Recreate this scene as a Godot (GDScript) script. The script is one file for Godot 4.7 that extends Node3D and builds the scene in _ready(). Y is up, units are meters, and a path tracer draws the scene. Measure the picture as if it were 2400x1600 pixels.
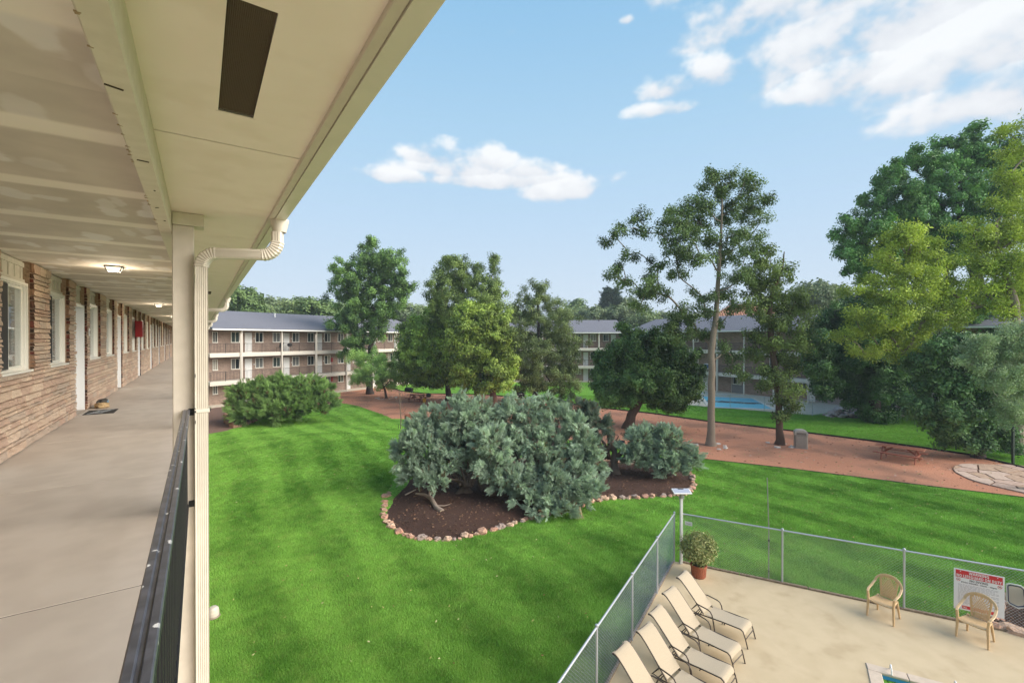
extends Node3D
# A three-storey courtyard apartment complex seen from its top walkway.

const F := 1080.0
const U0 := 1200.0
const V0 := 794.0
const EYE := 6.6
const WALK := 5.2
const CORRIDOR := -34.13

var rng := RandomNumberGenerator.new()
var sun_light: DirectionalLight3D
var mats := {}


class MB:
	var v := PackedVector3Array()
	var n := PackedVector3Array()
	var uv := PackedVector2Array()
	var col := PackedColorArray()
	var tint := Color(1, 1, 1)
	var tinted := false
	var noise: FastNoiseLite

	func tri(a: Vector3, b: Vector3, c: Vector3, na: Vector3, nb: Vector3, nc: Vector3) -> void:
		if (c - a).cross(b - a).dot(na + nb + nc) < 0.0:
			v.append(a); v.append(c); v.append(b)
			n.append(na); n.append(nc); n.append(nb)
		else:
			v.append(a); v.append(b); v.append(c)
			n.append(na); n.append(nb); n.append(nc)
		if tinted:
			col.append(tint); col.append(tint); col.append(tint)

	func ftri(a: Vector3, b: Vector3, c: Vector3, hint: Vector3) -> void:
		var q := (b - a).cross(c - a)
		if q.length_squared() < 1e-16:
			return
		q = q.normalized()
		if q.dot(hint) < 0.0:
			q = -q
		tri(a, b, c, q, q, q)

	func quad(a: Vector3, b: Vector3, c: Vector3, d: Vector3, hint: Vector3) -> void:
		var q := (c - a).cross(d - b)
		if q.length_squared() < 1e-16:
			return
		q = q.normalized()
		if q.dot(hint) < 0.0:
			q = -q
		tri(a, b, c, q, q, q)
		tri(a, c, d, q, q, q)

	func box(lo: Vector3, hi: Vector3, bev := 0.0) -> void:
		obox((lo + hi) * 0.5, (hi - lo).abs(), Basis.IDENTITY, bev)

	func obox(c: Vector3, size: Vector3, b := Basis.IDENTITY, bev := 0.0) -> void:
		var h := size * 0.5
		if bev <= 0.0:
			for a in 3:
				var x := Vector3.ZERO; x[a] = h[a]
				var y := Vector3.ZERO; y[(a + 1) % 3] = h[(a + 1) % 3]
				var z := Vector3.ZERO; z[(a + 2) % 3] = h[(a + 2) % 3]
				for s in [-1.0, 1.0]:
					quad(c + b * (x * s - y - z), c + b * (x * s + y - z), c + b * (x * s + y + z), c + b * (x * s - y + z), b * (x * s))
			return
		var k := minf(bev, minf(h.x, minf(h.y, h.z)) * 0.95)
		var i := h - Vector3(k, k, k)
		for a in 3:
			var e := (a + 1) % 3
			var g := (a + 2) % 3
			for s in [-1.0, 1.0]:
				var p := []
				for q in [[-1, -1], [1, -1], [1, 1], [-1, 1]]:
					var w := Vector3.ZERO
					w[a] = h[a] * s; w[e] = i[e] * q[0]; w[g] = i[g] * q[1]
					p.append(c + b * w)
				var out := Vector3.ZERO; out[a] = s
				quad(p[0], p[1], p[2], p[3], b * out)
			for sa in [-1.0, 1.0]:
				for se in [-1.0, 1.0]:
					var w1 := Vector3.ZERO; var w2 := Vector3.ZERO
					w1[a] = h[a] * sa; w1[e] = i[e] * se
					w2[a] = i[a] * sa; w2[e] = h[e] * se
					var z2 := Vector3.ZERO; z2[g] = i[g]
					var o2 := Vector3.ZERO; o2[a] = sa; o2[e] = se
					quad(c + b * (w1 - z2), c + b * (w1 + z2), c + b * (w2 + z2), c + b * (w2 - z2), b * o2)
		for sx in [-1.0, 1.0]:
			for sy in [-1.0, 1.0]:
				for sz in [-1.0, 1.0]:
					var s3 := Vector3(sx, sy, sz)
					ftri(c + b * (Vector3(h.x, i.y, i.z) * s3), c + b * (Vector3(i.x, h.y, i.z) * s3), c + b * (Vector3(i.x, i.y, h.z) * s3), b * s3)

	func bar(a: Vector3, b: Vector3, w: float, h: float, up := Vector3.UP, bev := 0.0) -> void:
		var z := b - a
		var l := z.length()
		if l < 1e-6:
			return
		z /= l
		var x := up.cross(z)
		if x.length() < 1e-4:
			x = Vector3.RIGHT.cross(z)
			if x.length() < 1e-4:
				x = Vector3.BACK.cross(z)
		x = x.normalized()
		obox((a + b) * 0.5, Vector3(w, h, l), Basis(x, z.cross(x), z), bev)

	func tube(p: PackedVector3Array, r: PackedFloat32Array, sides := 6, caps := true) -> void:
		var rings := []
		var norms := []
		var x := Vector3.ZERO
		for k in p.size():
			var t := (p[mini(k + 1, p.size() - 1)] - p[maxi(k - 1, 0)]).normalized()
			if x == Vector3.ZERO:
				x = Vector3.UP.cross(t)
				if x.length() < 0.1:
					x = Vector3.RIGHT.cross(t)
			x = (x - t * x.dot(t)).normalized()
			var y := t.cross(x)
			var ring := PackedVector3Array()
			var nn := PackedVector3Array()
			for j in sides:
				var a := TAU * j / sides
				var d := x * cos(a) + y * sin(a)
				nn.append(d)
				ring.append(p[k] + d * r[k])
			rings.append(ring)
			norms.append(nn)
		for k in p.size() - 1:
			var a0: PackedVector3Array = rings[k]
			var a1: PackedVector3Array = rings[k + 1]
			var n0: PackedVector3Array = norms[k]
			var n1: PackedVector3Array = norms[k + 1]
			for j in sides:
				var q := (j + 1) % sides
				tri(a0[j], a0[q], a1[q], n0[j], n0[q], n1[q])
				tri(a0[j], a1[q], a1[j], n0[j], n1[q], n1[j])
		if caps:
			for e in [0, p.size() - 1]:
				var ring2: PackedVector3Array = rings[e]
				var o := (p[e] - p[1 if e == 0 else p.size() - 2]).normalized()
				for j in range(1, sides - 1):
					tri(ring2[0], ring2[j], ring2[j + 1], o, o, o)

	func rod(a: Vector3, b: Vector3, r: float, sides := 6) -> void:
		tube(PackedVector3Array([a, b]), PackedFloat32Array([r, r]), sides)

	func path(p: Array, r: float, sides := 6) -> void:
		var pts := PackedVector3Array(p)
		var rr := PackedFloat32Array()
		rr.resize(pts.size())
		rr.fill(r)
		tube(pts, rr, sides)

	func lathe(prof: Array, c: Vector3, sides := 16, b := Basis.IDENTITY) -> void:
		for k in prof.size() - 1:
			var p0: Vector2 = prof[k]
			var p1: Vector2 = prof[k + 1]
			var sl := Vector2(p1.y - p0.y, -(p1.x - p0.x)).normalized()
			for j in sides:
				var a := TAU * j / sides
				var e := TAU * (j + 1) / sides
				var da := Vector3(cos(a), 0, sin(a))
				var de := Vector3(cos(e), 0, sin(e))
				var na := b * (da * sl.x + Vector3.UP * sl.y)
				var ne := b * (de * sl.x + Vector3.UP * sl.y)
				var q0 := c + b * (da * p0.x + Vector3.UP * p0.y)
				var q1 := c + b * (de * p0.x + Vector3.UP * p0.y)
				var q2 := c + b * (de * p1.x + Vector3.UP * p1.y)
				var q3 := c + b * (da * p1.x + Vector3.UP * p1.y)
				if p0.x > 1e-5:
					tri(q0, q1, q2, na, ne, ne)
				if p1.x > 1e-5:
					tri(q0, q2, q3, na, ne, na)

	func prism(poly: PackedVector2Array, lo: float, hi: float, xf := Transform3D.IDENTITY) -> void:
		# a flat outline in x and z, raised from lo to hi along y
		var idx := Geometry2D.triangulate_polygon(poly)
		for k in range(0, idx.size(), 3):
			for y in [lo, hi]:
				var a := poly[idx[k]]; var b := poly[idx[k + 1]]; var c := poly[idx[k + 2]]
				ftri(xf * Vector3(a.x, y, a.y), xf * Vector3(b.x, y, b.y), xf * Vector3(c.x, y, c.y), xf.basis * Vector3(0, 1 if y == hi else -1, 0))
		var ccw := 1.0 if not Geometry2D.is_polygon_clockwise(poly) else -1.0
		for k in poly.size():
			var a := poly[k]; var b := poly[(k + 1) % poly.size()]
			var o := Vector2(b.y - a.y, -(b.x - a.x)) * ccw
			quad(xf * Vector3(a.x, lo, a.y), xf * Vector3(b.x, lo, b.y), xf * Vector3(b.x, hi, b.y), xf * Vector3(a.x, hi, a.y), xf.basis * Vector3(o.x, 0, o.y))

	func rock(c: Vector3, s: Vector3, seed_: int, b := Basis.IDENTITY, segs := 7, rows := 5) -> void:
		if noise == null:
			noise = FastNoiseLite.new()
			noise.frequency = 0.9
		noise.seed = seed_
		var g := []
		for r in rows + 1:
			var line := PackedVector3Array()
			var el := PI * r / rows - PI / 2
			for k in segs:
				var a := TAU * (k + 0.5 * (r % 2)) / segs
				var d := Vector3(cos(el) * cos(a), sin(el), cos(el) * sin(a))
				var m := 1.0 + 0.55 * noise.get_noise_3dv(d * 1.3)
				d = Vector3(signf(d.x) * pow(absf(d.x), 0.7), signf(d.y) * pow(absf(d.y), 0.7), signf(d.z) * pow(absf(d.z), 0.7))
				line.append(c + b * (d * m * s))
			g.append(line)
		for r in rows:
			for k in segs:
				var q := (k + 1) % segs
				var o: Vector3 = g[r][k] + g[r][q] + g[r + 1][q] + g[r + 1][k] - c * 4.0
				if r % 2 == 0:
					ftri(g[r][k], g[r][q], g[r + 1][k], o)
					ftri(g[r][q], g[r + 1][q], g[r + 1][k], o)
				else:
					ftri(g[r][k], g[r][q], g[r + 1][q], o)
					ftri(g[r][k], g[r + 1][q], g[r + 1][k], o)

	func add(o: MB, xf: Transform3D) -> void:
		var nb := xf.basis.inverse().transposed()
		for k in o.v.size():
			v.append(xf * o.v[k])
			n.append((nb * o.n[k]).normalized())
			if tinted:
				col.append(tint)

	func mesh() -> ArrayMesh:
		var a := []
		a.resize(Mesh.ARRAY_MAX)
		a[Mesh.ARRAY_VERTEX] = v
		a[Mesh.ARRAY_NORMAL] = n
		if tinted:
			a[Mesh.ARRAY_COLOR] = col
		if uv.size() == v.size():
			a[Mesh.ARRAY_TEX_UV] = uv
		var m := ArrayMesh.new()
		if v.size() > 0:
			m.add_surface_from_arrays(Mesh.PRIMITIVE_TRIANGLES, a)
		return m


# ---------------------------------------------------------------- helpers

func ray(u: float, v: float, d: float) -> Vector3:
	return Vector3((u - U0) / F * d, EYE + (V0 - v) / F * d, -d)

func gp(u: float, v: float, y := 0.0) -> Vector3:
	var d := F * (EYE - y) / (v - V0)
	return Vector3((u - U0) / F * d, y, -d)

func outline(a: Array, y := 0.0) -> PackedVector2Array:
	var p := PackedVector2Array()
	for k in range(0, a.size(), 2):
		var g := gp(a[k], a[k + 1], y)
		p.append(Vector2(g.x, g.z))
	return p

func smooth_outline(p: PackedVector2Array, steps := 3) -> PackedVector2Array:
	var o := PackedVector2Array()
	var m := p.size()
	for k in m:
		for j in steps:
			o.append(p[k].cubic_interpolate(p[(k + 1) % m], p[(k + m - 1) % m], p[(k + 2) % m], float(j) / steps))
	return o

func lin(r: float, g: float, b: float) -> Color:
	return Color(r, g, b).linear_to_srgb()

func tag(o: Node, label: String, category: String, group := "", kind := "") -> void:
	if label: o.set_meta("label", label)
	if category: o.set_meta("category", category)
	if group: o.set_meta("group", group)
	if kind: o.set_meta("kind", kind)

func thing(called: String, label: String, category: String, at := Vector3.ZERO, turn := Basis.IDENTITY, group := "") -> Node3D:
	var o := Node3D.new()
	o.name = called
	add_child(o, true)
	o.transform = Transform3D(turn, at)
	tag(o, label, category, group)
	return o

func part(parent: Node, called: String, b: MB, m: Material, at := Vector3.ZERO) -> MeshInstance3D:
	return inst(parent, called, b.mesh(), m, Transform3D(Basis.IDENTITY, at))

func inst(parent: Node, called: String, mesh: Mesh, m: Material, xf := Transform3D.IDENTITY) -> MeshInstance3D:
	var o := MeshInstance3D.new()
	o.name = called
	o.mesh = mesh
	o.material_override = m
	o.transform = xf
	parent.add_child(o, true)
	return o

func copy(o: Node3D, at: Vector3, turn: Basis, label: String) -> Node3D:
	var c: Node3D = o.duplicate()
	c.name = o.name
	add_child(c, true)
	c.transform = Transform3D(turn, at)
	c.set_meta("label", label)
	return c

func setting(called: String, b: MB, m: Material) -> MeshInstance3D:
	var o := part(self, called, b, m)
	o.set_meta("kind", "structure")
	return o

func many(parent: Node, called: String, mesh: Mesh, m: Material, xf: Array, tints: Array, stuff := false) -> MultiMeshInstance3D:
	var mm := MultiMesh.new()
	mm.transform_format = MultiMesh.TRANSFORM_3D
	mm.use_colors = true
	mm.mesh = mesh
	mm.instance_count = xf.size()
	for k in xf.size():
		mm.set_instance_transform(k, xf[k])
		mm.set_instance_color(k, tints[k])
	var o := MultiMeshInstance3D.new()
	o.name = called
	o.multimesh = mm
	o.material_override = m
	parent.add_child(o, true)
	if stuff:
		o.set_meta("kind", "stuff")
	return o

func noise_tex(freq: float, oct: int, ramp: Array, seed_: int, size := 256, kind := FastNoiseLite.TYPE_SIMPLEX_SMOOTH) -> NoiseTexture2D:
	var t := NoiseTexture2D.new()
	t.width = size
	t.height = size
	t.seamless = true
	var z := FastNoiseLite.new()
	z.noise_type = kind
	z.seed = seed_
	z.frequency = freq
	z.fractal_octaves = oct
	t.noise = z
	if ramp.size():
		var g := Gradient.new()
		var offs := PackedFloat32Array()
		var cols := PackedColorArray()
		for k in range(0, ramp.size(), 2):
			offs.append(ramp[k])
			var c: Color = ramp[k + 1]
			cols.append(c)
		g.offsets = offs
		g.colors = cols
		t.color_ramp = g
	return t

func plain(key: String, c: Color, rough := 0.6, metal := 0.0) -> StandardMaterial3D:
	if mats.has(key):
		return mats[key]
	var m := StandardMaterial3D.new()
	m.resource_name = key
	m.albedo_color = c
	m.roughness = rough
	m.metallic = metal
	mats[key] = m
	return m

# mottled surface: two colours (linear) mixed by noise, size of the pattern in metres, relief in centimetres
func mottled(key: String, a: Color, b: Color, size: float, rough: float, relief := 0.0, world := true, freq := 0.02, oct := 5, metal := 0.0) -> StandardMaterial3D:
	if mats.has(key):
		return mats[key]
	var m := plain(key, Color.WHITE, rough, metal)
	m.albedo_texture = noise_tex(freq, oct, [0.25, a, 0.75, b], hash(key) % 9999)
	m.uv1_triplanar = true
	m.uv1_world_triplanar = world
	m.uv1_triplanar_sharpness = 4.0
	m.uv1_scale = Vector3.ONE / size
	if relief > 0.0:
		m.heightmap_enabled = true
		var hk := "relief %s %d" % [freq, oct]
		if not mats.has(hk):
			mats[hk] = noise_tex(freq * 1.7, oct, [], 71)
		m.heightmap_texture = mats[hk]
		m.heightmap_scale = relief
	return m

func ellipse_dir() -> Vector3:
	while true:
		var p := Vector3(rng.randf_range(-1, 1), rng.randf_range(-1, 1), rng.randf_range(-1, 1))
		var l := p.length()
		if l > 0.05 and l < 1.0:
			return p / l
	return Vector3.UP

func aim(y: Vector3, spin: float) -> Basis:
	y = y.normalized()
	var x := y.cross(Vector3(0.31, 0.2, 0.93)).normalized()
	if absf(y.dot(Vector3(0.31, 0.2, 0.93))) > 0.98:
		x = y.cross(Vector3.RIGHT).normalized()
	return Basis(x, y, x.cross(y)).rotated(y, spin)

# a sheet over an outline, cut on a grid so that it can follow a height
func sheet(b: MB, poly: PackedVector2Array, cell: float, height: Callable) -> void:
	var lo := poly[0]
	var hi := poly[0]
	for p in poly:
		lo = lo.min(p)
		hi = hi.max(p)
	var nx := int(ceil((hi.x - lo.x) / cell))
	var nz := int(ceil((hi.y - lo.y) / cell))
	for i in nx:
		for j in nz:
			var x := lo.x + i * cell
			var z := lo.y + j * cell
			var sq := PackedVector2Array([Vector2(x, z), Vector2(x + cell, z), Vector2(x + cell, z + cell), Vector2(x, z + cell)])
			for q in Geometry2D.intersect_polygons(sq, poly):
				var idx := Geometry2D.triangulate_polygon(q)
				for k in range(0, idx.size(), 3):
					var t := []
					var nn := []
					for e in 3:
						var w: Vector2 = q[idx[k + e]]
						var h: float = height.call(w)
						t.append(Vector3(w.x, h, w.y))
						var hx: float = height.call(w + Vector2(0.06, 0))
						var hz: float = height.call(w + Vector2(0, 0.06))
						nn.append(Vector3(h - hx, 0.06, h - hz).normalized())
					b.tri(t[0], t[1], t[2], nn[0], nn[1], nn[2])

func edge_distance(p: Vector2, poly: PackedVector2Array) -> float:
	var best := 1e9
	for k in poly.size():
		best = minf(best, p.distance_to(Geometry2D.get_closest_point_to_segment(p, poly[k], poly[(k + 1) % poly.size()])))
	return best


# ---------------------------------------------------------------- sky

func make_sky() -> PanoramaSkyMaterial:
	var w := 3072
	var h := 1536
	var data := PackedByteArray()
	var stops := [[0.0, Color8(216, 227, 238)], [6.0, Color8(206, 224, 241)], [14.0, Color8(190, 217, 241)], [24.0, Color8(172, 209, 237)], [36.0, Color8(148, 195, 231)], [60.0, Color8(108, 170, 224)], [90.0, Color8(90, 154, 216)]]
	for y in h:
		var el := 90.0 - 180.0 * (y + 0.5) / h
		var c := Color8(150, 158, 140)
		if el > 0.0:
			for k in stops.size() - 1:
				if el >= stops[k][0] and el <= stops[k + 1][0]:
					var t: float = (el - stops[k][0]) / (stops[k + 1][0] - stops[k][0])
					c = (stops[k][1] as Color).lerp(stops[k + 1][1], t)
		var px := PackedByteArray([c.r8, c.g8, c.b8])
		var row := PackedByteArray()
		while row.size() < w * 3:
			row.append_array(px)
			if row.size() >= w * 3:
				break
			px = row.duplicate() if row.size() * 2 <= w * 3 else row.slice(0, w * 3 - row.size())
		data.append_array(row)
	# clouds: azimuth, elevation, half width, half height in degrees
	var puffs := [
		[-6.0, 20.0, 7.5, 1.9], [-9.3, 21.3, 4.2, 1.7], [-3.0, 20.7, 5.0, 2.0], [6.4, 18.0, 5.2, 1.7], [-13.5, 18.9, 5.0, 1.0], [1.2, 19.8, 5.4, 1.7], [-1.0, 19.0, 12.0, 1.2],
		[23.5, 27.8, 3.8, 1.8], [19.0, 27.3, 3.4, 1.5], [18.2, 25.2, 3.8, 0.9], [14.0, 33.8, 0.9, 0.5], [-0.1, 33.6, 0.9, 0.4],
		[40.0, 28.8, 16.0, 6.0], [38.0, 31.5, 14.0, 5.0], [29.5, 32.8, 10.0, 4.6], [46.0, 24.0, 10.0, 5.4], [36.0, 24.6, 6.4, 2.6], [40.5, 23.4, 6.0, 2.4], [42.0, 34.0, 20.0, 8.0], [55.0, 30.0, 16.0, 10.0], [34.0, 38.0, 18.0, 7.0], [24.0, 37.0, 9.0, 4.0], [48.0, 20.5, 9.0, 3.0]]
	var r := RandomNumberGenerator.new()
	r.seed = 11
	for k in 46:
		var az := r.randf_range(66.0, 300.0)
		var el2 := r.randf_range(12.0, 66.0)
		var s := r.randf_range(3.5, 10.0)
		for j in 3:
			puffs.append([az + r.randf_range(-1, 1) * s, el2 + r.randf_range(-0.25, 0.25) * s, s * r.randf_range(0.7, 1.4) / cos(deg_to_rad(el2)), s * r.randf_range(0.3, 0.55)])
	var dens := PackedFloat32Array()
	dens.resize(w * h)
	var lift := PackedFloat32Array()
	lift.resize(w * h)
	for p in puffs:
		var az0: float = p[0]
		var el0: float = p[1]
		var ra: float = p[2] * 1.5
		var re: float = p[3] * 1.5
		var y0 := maxi(0, int((90.0 - el0 - re) / 180.0 * h))
		var y1 := mini(h / 2 - 1, int((90.0 - el0 + re) / 180.0 * h))
		var x0 := int(floor((az0 - ra) / 360.0 * w))
		var x1 := int(ceil((az0 + ra) / 360.0 * w))
		for y in range(y0, y1 + 1):
			var e: float = (90.0 - 180.0 * (y + 0.5) / h - el0) / p[3]
			if e < 0.0:
				e *= 1.35
			for x in range(x0, x1 + 1):
				var a: float = (360.0 * (x + 0.5) / w - az0) / p[2]
				var q: float = 1.0 - (a * a + e * e) * 0.5
				if q > 0.0:
					var at := y * w + posmod(x, w)
					if q > dens[at]:
						dens[at] = q
						lift[at] = e
	var z := FastNoiseLite.new()
	z.seed = 5
	z.noise_type = FastNoiseLite.TYPE_SIMPLEX_SMOOTH
	z.frequency = 8.0
	z.fractal_octaves = 6
	z.fractal_gain = 0.55
	for y in range(0, h / 2):
		var el3 := PI / 2 - PI * (y + 0.5) / h
		for x in w:
			var at2 := y * w + x
			var q2 := dens[at2]
			if q2 <= 0.0:
				continue
			var az2 := TAU * (x + 0.5) / w
			var d := Vector3(cos(el3) * sin(az2), sin(el3) * 1.5, -cos(el3) * cos(az2))
			var nz := z.get_noise_3dv(d)
			var m := smoothstep(0.28, 0.95, q2 + nz * 1.05)
			if m <= 0.0:
				continue
			var shade := clampf(0.93 + 0.09 * lift[at2] + nz * 0.16, 0.74, 1.0)
			var tr := 256.0 * (0.30 + 0.69 * shade)
			var tg := 256.0 * (0.34 + 0.65 * shade)
			var tb := 256.0 * (0.48 + 0.51 * shade)
			m *= 0.9
			data[at2 * 3] = int(clampf(lerpf(data[at2 * 3], tr, m), 0, 254))
			data[at2 * 3 + 1] = int(clampf(lerpf(data[at2 * 3 + 1], tg, m), 0, 254))
			data[at2 * 3 + 2] = int(clampf(lerpf(data[at2 * 3 + 2], tb, m), 0, 254))
	var sky := PanoramaSkyMaterial.new()
	sky.panorama = ImageTexture.create_from_image(Image.create_from_data(w, h, false, Image.FORMAT_RGB8, data))
	return sky


# ---------------------------------------------------------------- the scene

func _ready() -> void:
	rng.seed = 20240611
	var cam := Camera3D.new()
	cam.name = "camera"
	add_child(cam)
	cam.position = Vector3(0, EYE, 0)
	cam.rotation_degrees.x = -0.32
	cam.fov = rad_to_deg(2.0 * atan(800.0 / F))
	cam.near = 0.05
	cam.far = 2000.0
	cam.current = true
	var env := Environment.new()
	env.background_mode = Environment.BG_SKY
	env.sky = Sky.new()
	env.sky.sky_material = make_sky()
	env.background_energy_multiplier = 0.216
	env.tonemap_mode = Environment.TONE_MAPPER_LINEAR
	env.tonemap_exposure = 4.85
	env.fog_enabled = true
	env.fog_density = 0.0006
	env.fog_light_color = Color(0.86, 0.92, 0.98)
	env.sdfgi_enabled = true
	env.ssao_enabled = true
	env.ssil_enabled = true
	var we := WorldEnvironment.new()
	we.name = "world_environment"
	we.environment = env
	add_child(we)
	sun_light = DirectionalLight3D.new()
	sun_light.name = "sun"
	sun_light.light_energy = 0.5
	sun_light.light_color = Color(1.0, 0.965, 0.91)
	sun_light.light_angular_distance = 60.0
	sun_light.shadow_enabled = true
	sun_light.sky_mode = DirectionalLight3D.SKY_MODE_LIGHT_ONLY
	add_child(sun_light)
	sun_light.look_at_from_position(Vector3(30, 17.5, 9), Vector3.ZERO)

	ground_layers()
	near_block()
	wings()
	courtyard_things()
	pool_area()
	planting()
	backdrop()
	lawn_blades()


# ---------------------------------------------------------------- ground

var path_poly: PackedVector2Array
var island_poly: PackedVector2Array
var left_bed_poly: PackedVector2Array
var gravel_poly: PackedVector2Array
var deck_poly: PackedVector2Array
var corner_bed_poly: PackedVector2Array
var far_deck_poly: PackedVector2Array
var patio_poly: PackedVector2Array
var cobble_poly: PackedVector2Array
var lawn_noise: FastNoiseLite
var deck_origin: Vector3
const ALONG := Vector3(-0.522, 0, 0.853)      # along the left pool fence, towards the walkway
const ACROSS := Vector3(0.886, 0, 0.463)      # along the far pool fence, to the right

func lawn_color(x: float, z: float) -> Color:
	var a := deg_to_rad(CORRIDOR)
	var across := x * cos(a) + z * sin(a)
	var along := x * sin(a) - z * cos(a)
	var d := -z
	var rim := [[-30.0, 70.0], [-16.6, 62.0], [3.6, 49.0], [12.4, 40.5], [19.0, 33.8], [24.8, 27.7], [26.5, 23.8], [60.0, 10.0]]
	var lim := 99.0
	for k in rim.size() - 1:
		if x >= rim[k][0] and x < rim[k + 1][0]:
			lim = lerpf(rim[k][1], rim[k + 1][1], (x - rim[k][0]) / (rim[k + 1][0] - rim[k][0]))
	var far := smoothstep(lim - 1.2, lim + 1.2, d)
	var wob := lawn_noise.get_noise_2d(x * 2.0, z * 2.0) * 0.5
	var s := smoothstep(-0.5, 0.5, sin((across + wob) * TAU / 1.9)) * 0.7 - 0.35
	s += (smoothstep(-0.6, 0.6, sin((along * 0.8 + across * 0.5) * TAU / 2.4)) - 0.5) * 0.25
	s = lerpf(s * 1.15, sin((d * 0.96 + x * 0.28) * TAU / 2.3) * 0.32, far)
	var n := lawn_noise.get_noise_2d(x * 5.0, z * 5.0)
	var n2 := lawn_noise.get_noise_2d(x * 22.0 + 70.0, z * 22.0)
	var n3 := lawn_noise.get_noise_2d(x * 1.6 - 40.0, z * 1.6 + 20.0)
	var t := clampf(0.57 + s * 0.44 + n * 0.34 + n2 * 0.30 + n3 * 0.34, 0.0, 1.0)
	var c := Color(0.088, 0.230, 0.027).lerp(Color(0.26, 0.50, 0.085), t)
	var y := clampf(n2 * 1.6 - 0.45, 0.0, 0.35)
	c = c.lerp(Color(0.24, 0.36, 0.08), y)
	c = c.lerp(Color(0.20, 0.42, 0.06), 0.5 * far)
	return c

func lawn_height(x: float, z: float) -> float:
	return 1.1 * exp(-((x + 11.0) ** 2 / 26.0 + (z + 25.5) ** 2 / 36.0))

func island_height(p: Vector2) -> float:
	return 0.03 + 0.17 * smoothstep(0.0, 1.3, edge_distance(p, island_poly)) + lawn_noise.get_noise_2d(p.x * 30.0, p.y * 30.0) * 0.03

func left_bed_height(p: Vector2) -> float:
	return 0.03 + 0.25 * smoothstep(0.0, 1.5, edge_distance(p, left_bed_poly)) + lawn_noise.get_noise_2d(p.x * 30.0, p.y * 30.0) * 0.03

func corner_bed_height(p: Vector2) -> float:
	return 0.05 + 0.3 * smoothstep(0.0, 1.2, edge_distance(p, corner_bed_poly)) + lawn_noise.get_noise_2d(p.x * 30.0, p.y * 30.0) * 0.04

func deck_at(along: float, across: float, y := 0.1) -> Vector3:
	var p := deck_origin + ALONG * along + ACROSS * across
	return Vector3(p.x, y, p.z)

func flat2(p: Vector3) -> Vector2:
	return Vector2(p.x, p.z)

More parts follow.
